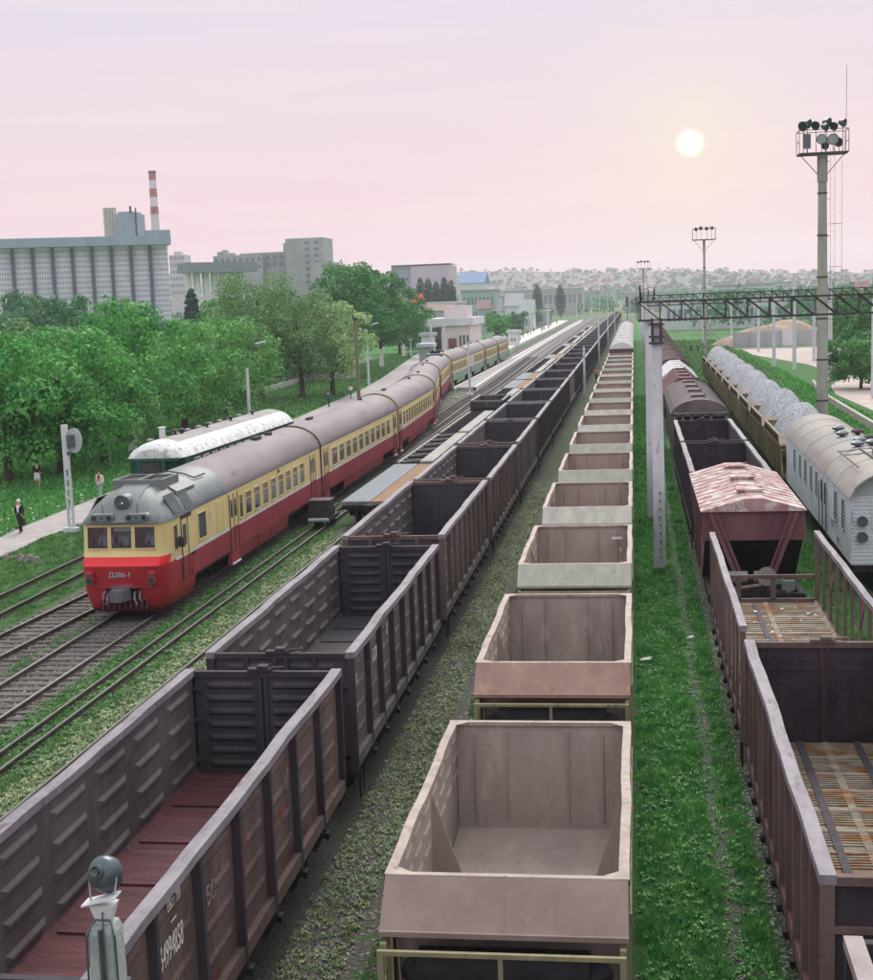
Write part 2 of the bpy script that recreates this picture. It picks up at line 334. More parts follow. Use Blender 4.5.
# ------------------------------------------------------------------ ground
def interp(tab, y):
    if y <= tab[0][0]: return tab[0][1]
    for (a, p), (b, q) in zip(tab[:-1], tab[1:]):
        if y <= b:
            t = (y-a)/(b-a); t2 = t*t*(3-2*t) if (len(tab) < 0) else t; return p+(q-p)*t2
    return tab[-1][1]
def ground_mat():
    m = bpy.data.materials.new('yard_ground'); m.use_nodes = True; nt = m.node_tree; b = nt.nodes['Principled BSDF']
    b.inputs['Roughness'].default_value = .95; b.inputs['Specular IOR Level'].default_value = .1
    g = N(nt, 'ShaderNodeNewGeometry'); sp = N(nt, 'ShaderNodeSeparateXYZ'); nt.links.new(g.outputs['Position'], sp.inputs[0])
    def noise(sc, det=5, rough=.6):
        n = N(nt, 'ShaderNodeTexNoise'); n.inputs['Scale'].default_value = sc; n.inputs['Detail'].default_value = det; n.inputs['Roughness'].default_value = rough
        nt.links.new(g.outputs['Position'], n.inputs[0]); return n.outputs[0]
    def st_(x, a=.34, b=.66):
        n = N(nt, 'ShaderNodeMapRange'); nt.links.new(x, n.inputs[0]); n.inputs[1].default_value = a; n.inputs[2].default_value = b; return n.outputs[0]
    nlow, nmid, nhi = st_(noise(.35, 6)), st_(noise(2.2, 8, .65)), st_(noise(14, 8, .75), .36, .64)
    xj = ma(nt, 'ADD', sp.outputs['X'], ma(nt, 'MULTIPLY', ma(nt, 'SUBTRACT', nmid, .5), .9))
    fx = ma(nt, 'DIVIDE', ma(nt, 'ADD', xj, 36.), 60.)
    def ramp(stops):
        r = N(nt, 'ShaderNodeValToRGB'); nt.links.new(fx, r.inputs[0]); e = r.color_ramp.elements
        r.color_ramp.interpolation = 'LINEAR'
        st = [((x+36)/60., v) for x, v in stops]
        e[0].position = st[0][0]; e[0].color = (st[0][1],)*3+(1,)
        e[1].position = st[-1][0]; e[1].color = (st[-1][1],)*3+(1,)
        for p, v in st[1:-1]:
            q = e.new(p); q.color = (v, v, v, 1)
        return r.outputs[0]
    # share of grass cover across the yard
    cov = ramp([(-36, .95), (-25.5, .9), (-24.6, .72), (-22.6, .66), (-22.2, .82), (-21.6, .5), (-19.6, .3), (-19.1, .6), (-18.7, .35), (-16.7, .4), (-16.2, .85), (-13.9, .62), (-12.6, .3), (-9.2, .12), (-6.2, .08), (-5.5, .45), (-5.0, .6), (-4.85, .15), (-4.55, .15), (-4.35, .85), (-3.5, .85), (-3., .1), (-.8, .1), (-.15, .95), (1.3, .95), (1.42, .2), (1.58, .2), (1.72, .9), (2.5, .5), (5., .35), (6., .85), (13, .97)])
    lush = ramp([(-36, .9), (-26, .7), (-22, .45), (-16, .55), (-12, .2), (-5, .3), (-4.2, .7), (-3.6, .7), (-.3, .9), (1.2, 1.), (2.2, .7), (5, .5), (14, .65), (23.9, .6)])
    gm = N(nt, 'ShaderNodeMapRange'); nt.links.new(ma(nt, 'ADD', ma(nt, 'MULTIPLY', nhi, .5), ma(nt, 'MULTIPLY', nmid, .5)), gm.inputs[0])
    inv = ma(nt, 'SUBTRACT', 1.0, cov)
    nt.links.new(ma(nt, 'SUBTRACT', inv, .08), gm.inputs[1]); nt.links.new(ma(nt, 'ADD', inv, .1), gm.inputs[2])
    tone = ma(nt, 'ADD', ma(nt, 'MULTIPLY', nmid, .5), ma(nt, 'MULTIPLY', nhi, .5))
    grassd = mixc(nt, tone, lin((66, 92, 62)), lin((138, 152, 112)))
    grassl = mixc(nt, tone, lin((32, 96, 52)), lin((100, 164, 92)))
    grass = mixc(nt, lush, grassd, grassl)
    grass = mixc(nt, ma(nt, 'MULTIPLY', nlow, .3), grass, lin((84, 124, 74)))
    dirt = mixc(nt, nhi, lin((90, 86, 84)), lin((172, 167, 160)))
    dark = ramp([(-36, 0), (-13.8, 0), (-12.4, .35), (-9.4, .8), (-6., .9), (-4.9, .2), (-3.6, .2), (-3, .85), (-.9, .85), (-.2, 0), (2.2, 0), (2.7, .8), (4.8, .8), (5.5, .2), (7.5, .2), (8, .6), (10, .6), (11, 0), (23, 0)])
    dirt = mixc(nt, ma(nt, 'MULTIPLY', dark, .42), dirt, lin((44, 44, 48)))
    c = mixc(nt, gm.outputs[0], dirt, grass)
    # far country: muted greens and dry fields
    far = N(nt, 'ShaderNodeMapRange'); nt.links.new(sp.outputs['Y'], far.inputs[0]); far.inputs[1].default_value = 450; far.inputs[2].default_value = 900
    fc = mixc(nt, noise(.012, 4), lin((60, 96, 66)), lin((132, 134, 104)))
    c = mixc(nt, far.outputs[0], c, fc)
    nt.links.new(c, b.inputs['Base Color'])
    bp = N(nt, 'ShaderNodeBump'); bp.inputs['Strength'].default_value = .9; bp.inputs['Distance'].default_value = .08
    nt.links.new(nhi, bp.inputs['Height']); nt.links.new(bp.outputs[0], b.inputs['Normal'])
    return m
g = MB(); g.poly([(-3140, -50, 0), (3140, -50, 0), (3140, 3880, 0), (-3140, 3880, 0)])
tag(g.build('ground', ground_mat()), kind='structure')

def ribbon(name, left, right, ys, z, m, thick=0.):
    mb = MB()
    for a, b in zip(ys[:-1], ys[1:]):
        l0, l1, r0, r1 = interp(left, a), interp(left, b), interp(right, a), interp(right, b)
        if thick: mb.hexa([(l0, a, z-thick), (r0, a, z-thick), (r1, b, z-thick), (l1, b, z-thick), (l0, a, z), (r0, a, z), (r1, b, z), (l1, b, z)])
        else: mb.poly([(l0, a, z), (r0, a, z), (r1, b, z), (l1, b, z)])
    return tag(mb.build(name, m), kind='structure')
asph = mat('asphalt_path', (150, 142, 144), (172, 164, 164), 1.2, (1, 1, 1), .95, .3, 20)
ribbon('footpath', [(20, -30.5), (50, -31), (63, -31.3), (68, -31.7), (74, -31.8), (84, -32.0), (130, -33.0), (157, -34.2), (171, -34.6), (200, -37), (300, -47)],
       [(20, -28.2), (50, -28.6), (61, -28.8), (63.5, -29.1), (67.5, -28.6), (84, -29.3), (142, -31.2), (150, -31.0), (166, -31.3), (200, -33.8), (300, -43)], [20, 40, 50, 57, 61, 63.5, 67.5, 74, 84, 100, 120, 130, 142, 150, 157, 166, 171, 185, 200, 250, 300], .03, asph)
pl_top = mat('platform_paving', (150, 146, 146), (170, 166, 164), .8, (1, 1, 1), .9, .2, 12)
ribbon('platform', [(167, -22.05), (250, -22.05), (400, -23.1), (660, -25.3)], [(167, -19.2), (205, -19.85), (276, -20.6), (408, -21.6), (603, -22.4), (660, -23.4)], [167, 175, 190, 205, 225, 250, 276, 330, 400, 500, 600, 660], .45, pl_top, .45)
pl_edge = mat('platform_edge_white', (208, 206, 204), (226, 224, 222), 2, rough=.8)
for nm, off in (('platform_edge', 0.),):
    ribbon(nm, [(167, -19.45), (205, -20.1), (276, -20.85), (408, -21.85), (603, -22.65)], [(167, -19.18), (205, -19.83), (276, -20.58), (408, -21.58), (603, -22.38)], [167, 175, 190, 205, 225, 250, 276, 330, 400, 500, 600], .47, pl_edge, .5)
    ribbon(nm, [(167, -22.07), (250, -22.07), (400, -23.12), (600, -24.9)], [(167, -21.8), (250, -21.8), (400, -22.85), (600, -24.6)], [167, 190, 225, 250, 330, 400, 500, 600], .472, pl_edge, .5)
pl_pale = mat('platform_pale', (200, 194, 194), (216, 210, 208), .8, rough=.9)
ribbon('platform', [(250, -31.5), (400, -32.5), (650, -35)], [(250, -26.3), (300, -26.6), (400, -27.6), (500, -28.4), (650, -30.4)], [250, 300, 400, 500, 650], .5, pl_pale, .5)

# ------------------------------------------------------------------ tracks
rail_side = mat('rail_rust', (64, 56, 56), (88, 78, 76), 3, rough=.8)
rail_top = mat('rail_top', (142, 136, 134), (162, 156, 152), 2, rough=.4, metal=.4)
rail_dull = mat('rail_top_dull', (98, 96, 92), (116, 112, 106), 2, rough=.6)
sleeper_m = mat('sleeper_grey', (70, 66, 66), (108, 104, 102), 1.6, (.5, 5, 1), .9, .4, 15, island=.2)
DMU = [(0, -17.75), (104, -17.75), (110, -17.95), (117, -18.55), (125, -19.5), (133, -20.5), (141, -21.5), (150, -22.5), (158, -23.2), (166, -23.65), (176, -23.8), (250, -23.85), (330, -24.6), (400, -25.4), (500, -26.3), (660, -28.2), (760, -29.5)]
TR = {
 'far': ([(15, -23.7), (95, -23.75)], 15, 95, True, rail_dull),
 'sid': ([(15, -21.9), (40, -20.85), (47, -20.45), (56, -19.9), (66, -19.2), (80, -18.3), (90, -17.95)], 15, 88, True, rail_top),
 'dmu': (DMU, 15, 760, True, rail_top),
 'st1': ([(95, -17.75), (120, -17.85), (141, -18.15), (170, -17.9), (205, -18.45), (254, -19.15), (330, -19.9), (400, -20.1), (600, -20.9), (760, -22.5)], 96, 760, True, rail_top),
 'st2': ([(60, -15.3), (100, -15.5), (128, -15.6), (205, -15.8), (300, -16.6), (500, -18), (760, -19.5)], 92, 760, True, rail_top),
 'flat': ([(10, -12.78), (120, -12.85), (300, -13.2), (500, -14), (760, -15)], 10, 760, True, rail_dull),
 'gon': ([(5, -7.35), (760, -7.36)], 5, 760, True, rail_dull),
 'hop': ([(5, -1.85), (760, -1.85)], 5, 760, True, rail_dull),
 'r1': ([(2, 3.67), (200, 3.9), (760, 4.5)], 2, 760, True, rail_dull),
 'r2': ([(20, 8.75), (47, 8.75), (170, 9.6), (340, 11.2), (760, 14)], 20, 760, True, rail_dull),
 'r3': ([(60, 13.6), (110, 14.2), (200, 16.8), (355, 19.4), (600, 22)], 60, 600, True, rail_dull)}
def make_track(key):
    tab, y0, y1, sl_, top = TR[key]
    mb = MB(); ys = []
    y = y0
    while y < y1: ys.append(y); y += 2.5 if y < 200 else 10
    ys.append(y1)
    for s in (-.76, .76):
        for a, b in zip(ys[:-1], ys[1:]):
            xa, xb = interp(tab, a)+s, interp(tab, b)+s
            for (w0, w1, z0, z1, mi) in ((.065, .065, .0, .05, 0), (.012, .012, .05, .14, 0), (.036, .034, .14, .178, 0)):
                mb.hexa([(xa-w0, a, z0), (xa+w0, a, z0), (xb+w0, b, z0), (xb-w0, b, z0), (xa-w1, a, z1), (xa+w1, a, z1), (xb+w1, b, z1), (xb-w1, b, z1)], mi)
            mb.hexa([(xa-.034, a, .178), (xa+.034, a, .178), (xb+.034, b, .178), (xb-.034, b, .178), (xa-.028, a, .2), (xa+.028, a, .2), (xb+.028, b, .2), (xb-.028, b, .2)], 1)
    y = y0; rnd = random.Random(len(key)+y1)
    while y < min(y1, 260):
        x = interp(tab, y); j = rnd.uniform(-.05, .05); h = (.055 if key in ('sid', 'dmu', 'st1') else -.012)+rnd.uniform(-.012, .012); a = rnd.uniform(-.03, .03)
        mb.hexa([(x-1.35+j, y-a-.12, -.1), (x+1.35+j, y+a-.12, -.1), (x+1.35+j, y+a+.12, -.1), (x-1.35+j, y-a+.12, -.1), (x-1.35+j, y-a-.11, h), (x+1.35+j, y+a-.11, h), (x+1.35+j, y+a+.11, h), (x-1.35+j, y-a+.11, h)], 2)
        y += .56+rnd.uniform(-.03, .03)
    return tag(mb.build('railway_track', [rail_side, top, sleeper_m]), kind='structure')
for k in TR: make_track(k)
# narrow rails of the wagon-pulling trolley
mb = MB()
for x in (-15.66, -15.06):
    for (hw, z0, z1, mi) in ((.06, 0, .04, 0), (.012, .04, .14, 0), (.036, .14, .18, 0), (.03, .18, .2, 1)):
        for y in range(12, 92, 5): mb.box(x-hw, x+hw, y, y+5, z0, z1, mi)
tag(mb.build('railway_track', [rail_side, rail_dull]), kind='structure')

# dirt under the station tracks
dust = mat('ballast_bed', (96, 92, 92), (140, 134, 132), 10, (1, 1, 1), .95, .6, 18, lo=.38, hi=.62)
dustd = mat('ballast_bed_dark', (70, 70, 74), (104, 102, 104), 10, (1, 1, 1), .95, .6, 18, lo=.38, hi=.62)
def bed(key, hw, y0, y1, m, z=.02):
    tab = TR[key][0]
    ys = [y0+(y1-y0)*i/24 for i in range(25)]
    ribbon('ballast', [(y, interp(tab, y)-hw) for y in ys], [(y, interp(tab, y)+hw) for y in ys], ys, z, m)
bed('st1', 1.5, 118, 760, dust); bed('st2', 1.3, 92, 760, dustd, .024)
bed('dmu', 1.5, 100, 760, dustd, .028); bed('flat', 1.5, 62, 760, dustd, .03)

# ------------------------------------------------------------------ running gear
def add_wheelset(parent, y, zc=.675, hx=.79):
    m = MB()
    m.cyl((-1.0, y, zc), (1.0, y, zc), .08, n=8)
    for s in (-1, 1):
        m.cyl((s*(hx-.065), y, zc), (s*(hx+.065), y, zc), .475, n=20)
        m.cyl((s*(hx-.095), y, zc), (s*(hx-.065), y, zc), .51, n=20)
        m.cyl((s*(hx+.065), y, zc), (s*(hx+.1), y, zc), .18, n=12)
    return m.build('wheelset', wheelm, parent)
def add_bogie(parent, y, m_=None, detail=True, base=.925):
    m = MB()
    for s in (-1, 1):
        x = s*1.02
        # cast side frame: bow from axle box to axle box
        m.hexa([(x-.09, y-.35, .42), (x+.09, y-.35, .42), (x+.09, y+.35, .42), (x-.09, y+.35, .42), (x-.09, y-.55, .62), (x+.09, y-.55, .62), (x+.09, y+.55, .62), (x-.09, y+.55, .62)])
        m.beam((x, y-1.2, .82), (x, y-.5, .95), .16, .15); m.beam((x, y+1.2, .82), (x, y+.5, .95), .16, .15); m.beam((x, y-.55, .95), (x, y+.55, .95), .16, .17)
        m.beam((x, y-1.1, .72), (x, y-.45, .5), .14, .12); m.beam((x, y+1.1, .72), (x, y+.45, .5), .14, .12)
        for e in (-1, 1):
            m.box(x-.14, x+.14, y+e*base-.17, y+e*base+.17, .56, .82); m.cyl((x-.16*s, y+e*base, .675), (x+.19*s, y+e*base, .675), .13, n=10)
        if detail:
            for k in (-.28, 0, .28): m.lathe((x, y+k, .5), [(.09, 0), (.09, .34)], 8)
    m.box(-1.05, 1.05, y-.22, y+.22, .72, 1.02)
    b = m.build('bogie', black, parent)
    for e in (-1, 1): add_wheelset(b, y+e*base)
    return b
def add_coupler(parent, y, d):
    m = MB()
    m.box(-.11, .11, y, y+d*.45, .95, 1.2); m.hexa([(-.2, y+d*.4, .9), (.22, y+d*.4, .9), (.26, y+d*.72, .9), (-.12, y+d*.72, .9), (-.2, y+d*.4, 1.26), (.22, y+d*.4, 1.26), (.26, y+d*.72, 1.26), (-.12, y+d*.72, 1.26)])
    m.tube([(.35, y, 1.2), (.36, y+d*.25, .95), (.3, y+d*.5, .8), (.2, y+d*.65, .85)], .03)
    m.tube([(-.1, y+d*.1, 1.3), (-.7, y+d*.12, 1.25), (-1.1, y+d*.12, 1.05), (-1.1, y+d*.16, .8)], .015)
    return m.build('coupler', black, parent)

# ------------------------------------------------------------------ open gondola wagons
def gondola(name, label, loc, group=None, L=12.55, W=3.13, top=3.75, ribs=True, lod=0, floorm=None, inm=None, endm=None, outm=None, postm=None, rimm=None,
            npost=7, bent=.03, seed=0, openside=False, texts=(), flat_end=False, lowend=False, postd=.12):
    inm = inm or gon_in; endm = endm or gon_end; outm = outm or gon_out; postm = postm or gon_post; rimm = rimm or gon_rim; floorm = floorm or flr_grey
    root = thing(name, label, 'gondola wagon', loc, 0, group)
    rnd = random.Random(seed); ph = [rnd.uniform(0, 6) for _ in range(6)]
    def wob(x, y, z):
        k = max(0., (z-1.9)/1.85); kk = .3*bent*k*min(1., min(y, L-y)/1.5+.15)
        s = 1 if x > 0 else -1
        return (x+kk*(math.sin(1.1*y+ph[0]+s)+.6*math.sin(2.7*y+ph[1]+2*s)), y, z+.45*kk*(math.sin(1.5*y+ph[2]+s*2)+.5*math.sin(3.9*y+ph[3])))
    xo = W/2; xi = xo-postd; fz = 1.62
    bay = (L-.3)/(npost+1)
    ys = [.15+i*bay for i in range(npost+2)]
    for s in (-1, 1):
        m = MB(); nseg = (npost+1)*(2 if lod == 0 else 1)
        yy = [.06+(L-.12)*i/nseg for i in range(nseg+1)]
        if not openside:
            for a, b in zip(yy[:-1], yy[1:]):
                for z0, z1 in (((fz-.1, 2.35), (2.35, 3.0), (3.0, top-.1)) if lod == 0 else ((fz-.1, top-.1),)):
                    i0, i1, o0, o1 = s*(xi-.012), s*(xi-.012), s*xi, s*xi
                    m.poly([(i0, a, z0), (i0, b, z0), (i0, b, z1), (i0, a, z1)][::s], 0)
                    m.poly([(o0, a, z0), (o0, b, z0), (o0, b, z1), (o0, a, z1)][::-s], 1)
            if ribs and lod == 0:
                for i in range(npost+1):
                    a, b = ys[i]+.22, ys[i+1]-.22
                    for k in range(4):
                        z = fz+.28+k*.48; h = .085
                        for (xb, d, mi) in ((s*(xi-.012), -s*.055, 0), (s*xi, s*.03, 1)):
                            p0 = [(xb, a, z-h), (xb, b, z-h), (xb, b, z+h), (xb, a, z+h)]; p1 = [(xb+d, a+.12, z-.025), (xb+d, b-.12, z-.025), (xb+d, b-.12, z+.025), (xb+d, a+.12, z+.025)]
                            m.hexa(p0+p1, mi)
            elif lod == 0:
                for i in range(npost+1):
                    for z in (fz+.55, fz+1.1, fz+1.62):
                        m.box(s*xi, s*(xi+.02), ys[i]+.1, ys[i+1]-.1, z-.02, z+.02, 1)
        else:
            # boards mostly gone: a couple of broken ones
            for (a, b, z) in ((2.2, 3.3, 2.2), (3.4, 4.2, 2.9), (8.6, 9.4, 2.5)) if s > 0 else ((1.0, 2.1, 2.0),):
                m.beam((s*(xi+.02), a, z+.5), (s*(xi+.03), b, z-.3), .03, .3, 1, (0, 0, 1))
            m.box(s*(xi-.02), s*(xi+.02), .06, L-.06, fz-.1, fz+.1, 1)
        m.box(s*(xi-.03), s*(xo-.01), .03, L-.03, 1.28, 1.52, 1)   # side sill
        sw = m.build('side_wall', [inm, outm], root, wob=wob)
        # posts and top rail
        def posts(par):
            for i, y in enumerate(ys):
                if i in (0, npost+1): continue
                p = MB(); wv = .085
                p.hexa([(s*(xi+.002), y-wv, 1.2), (s*xo, y-wv*.6, 1.2), (s*xo, y+wv*.6, 1.2), (s*(xi+.002), y+wv, 1.2), (s*(xi+.002), y-wv, top-.1), (s*xo, y-wv*.6, top-.1), (s*xo, y+wv*.6, top-.1), (s*(xi+.002), y+wv, top-.1)])
                p.build('side_post', postm, par, wob=wob)
        if lod == 0: posts(sw)
        elif lod == 1:
            p = MB()
            for y in ys[1:-1]: p.box(s*(xi+.002), s*xo, y-.08, y+.08, 1.2, top-.1)
            p.build('side_posts', postm, sw)
        r = MB(); ns = 18 if lod == 0 else 6
        xa, xb = s*(xi-.07), s*(xo+.015)
        x0_, x1_ = min(xa, xb), max(xa, xb)
        for i in range(ns):
            a, b = .0+L*i/ns, L*(i+1)/ns
            r.poly([(x0_, a, top), (x1_, a, top), (x1_, b, top), (x0_, b, top)]); r.poly([(x0_, a, top-.13), (x0_, a, top), (x0_, b, top), (x0_, b, top-.13)]); r.poly([(x1_, a, top), (x1_, a, top-.13), (x1_, b, top-.13), (x1_, b, top)])
            r.poly([(x0_, a, top-.13), (x0_, b, top-.13), (x1_, b, top-.13), (x1_, a, top-.13)])
        r.poly([(x0_, 0, top-.13), (x1_, 0, top-.13), (x1_, 0, top), (x0_, 0, top)]); r.poly([(x0_, L, top), (x1_, L, top), (x1_, L, top-.13), (x0_, L, top-.13)])
        r.build('top_rail', rimm, sw, wob=wob)
    # ends
    for e, y in ((0, .06), (1, L-.06)):
        d = 1 if e == 0 else -1    # inward
        m = MB()
        if lowend:
            for z in (fz+.02, 2.35): m.box(-xi, xi, y-.05, y+.05, z, z+.11, 1)
            for x in (-.75, .25): m.box(x-.07, x+.07, y-.05, y+.05, fz+.1, 2.36, 1)
            m.box(-xo, -xi+.04, y-.1, y+.1, 1.2, top-.13, 1); m.box(xi-.04, xo, y-.1, y+.1, 1.2, top-.13, 1)
            m.build('end_frame', [endm, postm], root, wob=wob); add_coupler(root, .03 if e == 0 else L-.03, -d); continue
        for sx in (-1, 1):
            m.box(sx*.02, sx*(xi-.02), y+d*.0, y+d*.02, fz-.05, top-.16, 0)
            if ribs and not flat_end and lod == 0:
                for k in range(7):
                    z = fz+.22+k*.265
                    for (yb, dd) in ((y+d*.02, d*.06), (y, -d*.04)):
                        p0 = [(sx*.16, yb, z-.07), (sx*(xi-.28), yb, z-.07), (sx*(xi-.28), yb, z+.07), (sx*.16, yb, z+.07)]
                        p1 = [(sx*.24, yb+dd, z-.025), (sx*(xi-.38), yb+dd, z-.025), (sx*(xi-.38), yb+dd, z+.025), (sx*.24, yb+dd, z+.025)]
                        m.hexa(p0+p1, 0)
                for z in (fz+.3, fz+1.1, fz+1.75): m.box(sx*(xi-.22), sx*(xi+.0), y+d*.02, y+d*.1, z-.035, z+.035, 0)
            m.box(sx*.025, sx*.09, y+d*.02, y+d*.06, fz, top-.16, 0)
            if flat_end and lod == 0:
                m.box(sx*.2, sx*(xi-.15), y+d*.02, y+d*.04, top-.62, top-.58, 0)
                for k in (.35, .8, 1.15): m.box(sx*(k-.12), sx*(k+.12), y+d*.02, y+d*.045, top-.42, top-.38, 0)
        # outside frame: corner posts, mid posts, ribs, buffer beam
        for sx in (-1, 1):
            m.box(sx*(xi-.05), sx*xo, y-d*.055, y+d*.02, 1.2, top-.13, 1)
            if lod == 0:
                for xx in (.12, .72): m.box(sx*(xx-.05), sx*(xx+.05), y-d*.06, y, 1.25, top-.14, 1)
        m.box(-xo+.1, xo-.1, y-d*.06, y+.0, top-.75, top-.67, 1)
        ew = m.build('end_wall', [endm, postm], root, wob=wob)
        r = MB(); r.box(-xo+.05, xo-.05, y-d*.045, y+d*.07, top-.145, top-.03); r.box(-.035, .035, y-d*.01, y+d*.012, fz-.05, top-.15)
        if lod == 0: r.box(-.28, .2, y-d*.08, y+d*.1, top-.03, top+.03); r.box(-.08, .12, y-d*.09, y+d*.12, top+.03, top+.09); r.beam((.1, y, top+.02), (.45, y+d*.02, top+.05), .05, .04)
        r.build('end_rail', rimm if lod else postm, ew, wob=wob)
        add_coupler(root, .03 if e == 0 else L-.03, -d)
    # floor
    m = MB()
    m.box(-xi, xi, .08, L-.08, fz-.1, fz)
    if lod == 0:
        nb = npost+1
        for i in range(1, nb): m.box(-xi+.02, xi-.02, ys[i]-.04, ys[i]+.04, fz, fz+.035)
        for i in range(1, nb): m.box(-xi+.02, xi-.02, ys[i]+.05, ys[i]+.065, fz, fz+.02)
        m.box(-.07, .07, .1, L-.1, fz, fz+.028)
        for s in (-1, 1): m.hexa([(s*xi, .1, fz), (s*(xi-.12), .1, fz), (s*(xi-.12), L-.1, fz), (s*xi, L-.1, fz), (s*xi, .1, fz+.1), (s*(xi-.02), .1, fz+.1), (s*(xi-.02), L-.1, fz+.1), (s*xi, L-.1, fz+.1)])
    m.build('floor', floorm, root)
    # underframe
    m = MB(); m.box(-.25, .25, .1, L-.1, 1.0, 1.4)
    for y in (.15, L-.15): m.box(-xo+.08, xo-.08, y-.1, y+.1, 1.05, 1.45)
    if lod < 2:
        for i, y in enumerate(ys[1:-1]):
            m.box(-xo+.1, xo-.1, y-.08, y+.08, 1.2, 1.45)
            for s in (-1, 1):
                m.beam((s*(xo-.12), y+.14, 1.25), (s*(xo-.02), y+.2, .95), .06, .05); m.beam((s*(xo-.03), y-.12, 1.22), (s*(xo-.2), y-.3, .92), .05, .12); m.box(s*(xo-.1), s*(xo+.03), y+.1, y+.28, 1.0, 1.1)
        m.cyl((-.9, L*.45, 1.0), (-.9, L*.45+1.2, 1.0), .2, n=10)
        for s in (-1, 1):
            m.beam((s*(xo-.05), .3, 1.2), (s*(xo-.05), .3, .55), .04, .04); m.beam((s*(xo-.05), .7, 1.2), (s*(xo-.05), .7, .55), .04, .04); m.beam((s*(xo-.05), .3, .6), (s*(xo-.05), .7, .6), .04, .04)
    else:
        m.box(-xo+.15, xo-.15, 1, L-1, 1.1, 1.45)
    m.build('underframe', black, root)
    for y in (2.0, L-2.0): add_bogie(root, y, detail=lod == 0)
    for (bd, size, y, z, tint, sh, xs_) in texts:
        text_mesh('lettering', bd, size, tint, root, onright(xi+.036, y, z), .003, sh, xs_)
    return root
paint_w = mat('stencil_white', (206, 204, 198), (150, 142, 138), 6, rough=.8, lo=.45, hi=.75)
paint_p = mat('stencil_faded', (150, 140, 136), (112, 96, 98), 5, rough=.8)
paint_r = mat('stencil_red', (150, 66, 72), (122, 60, 66), 4, rough=.8)
GX = -7.35
GG = 'open gondolas of the long train in the middle tracks'
fr = 'from the footbridge in the gondola train'
g1 = gondola('gondola_wagon', 'empty gondola with reddish brown floor, nearest of its train, numbered 64994858', (GX, 13.15, 0), GG, L=12.5, seed=1, floorm=flr_red, bent=.05, npost=6,
             texts=[('ЕБст 759', .2, 2.45, 3.36, paint_w, .1, .62), ('—', .3, 2.55, 3.12, paint_w, .1, .7), ('64994858', .46, 2.08, 2.74, paint_w, .12, .48), ('56', .34, 2.5, 2.2, paint_p, 0, .7), ('БС', .38, 3.95, 2.75, paint_p, 0, .8), ('✓', .3, 4.6, 2.95, paint_p, 0, .8), ('КР', .34, 5.5, 2.45, paint_r, 0, .8), ('МТЗ', .22, 5.55, 2.85, paint_r, 0, .8), ('СТО', .34, 7.6, 2.4, paint_r, 0, .8), ('1/', .5, 8.2, 2.8, paint_p, 0, .7), ('Ф27', .24, 9.2, 2.5, paint_p, 0, .8)])
# chalked underline
g2 = gondola('gondola_wagon', 'empty gondola with grey floor and ribbed walls, second '+fr, (GX, 26.9, 0), GG, L=12.5, seed=2, outm=gon_out2, bent=.05,
             texts=[('60', .3, .4, 2.95, paint_w, 0, .7), ('57', .3, .4, 2.3, paint_w, 0, .7), ('6359', .42, 2.35, 2.9, paint_w, .1, .62), ('67', .36, 4.1, 3.1, paint_w, 0, .7), ('жд', .26, 2.4, 2.4, paint_p, 0, .8)])
g3 = gondola('gondola_wagon', 'purplish grey gondola with smooth dark end doors, third '+fr, (GX, 40.6, 0), GG, L=12.6, seed=3, flat_end=True, top=3.83, outm=gon_out2, postm=gon_out, npost=8, bent=.035)
g4 = gondola('gondola_wagon', 'grey gondola with slotted end doors, fourth '+fr, (GX, 54.5, 0), GG, L=12.6, seed=4, flat_end=True, outm=gon_out2, postm=gon_out, npost=8, bent=.035)
g5 = gondola('gondola_wagon', 'grey gondola with plain bare inner walls, fifth '+fr, (GX, 68.4, 0), GG, L=12.6, seed=5, flat_end=True, ribs=False, outm=gon_out2, postm=gon_out2, npost=8, bent=.04)
g6 = gondola('gondola_wagon', 'dark blue grey gondola with slotted doors, sixth '+fr, (GX, 82.3, 0), GG, L=12.6, seed=6, flat_end=True, ribs=False, inm=gon_end, outm=gon_out2, npost=8, lod=1)
g7 = gondola('gondola_wagon', 'dull grey gondola with plain walls, seventh '+fr, (GX, 96.2, 0), GG, L=12.6, seed=7, ribs=False, outm=gon_out2, npost=8, lod=1)
g8 = gondola('gondola_wagon', 'dark gondola with pale top rail, eighth '+fr, (GX, 110.1, 0), GG, L=12.6, seed=8, ribs=False, npost=8, lod=1)
gf = gondola('gondola_wagon', 'small distant dark gondola, ninth '+fr, (GX, 124.0, 0), GG, L=12.6, seed=9, ribs=False, npost=8, lod=2, inm=gon_end)
KM = kidmap()
for i in range(9, 46):
    src = (g6, g7, g8)[i % 3] if i < 22 else gf
    dup(src, (GX, 124.0+13.9*(i-8), 0), 0, 'small distant dark gondola, %s ' % ordn(i)+fr, GG, kids=KM)

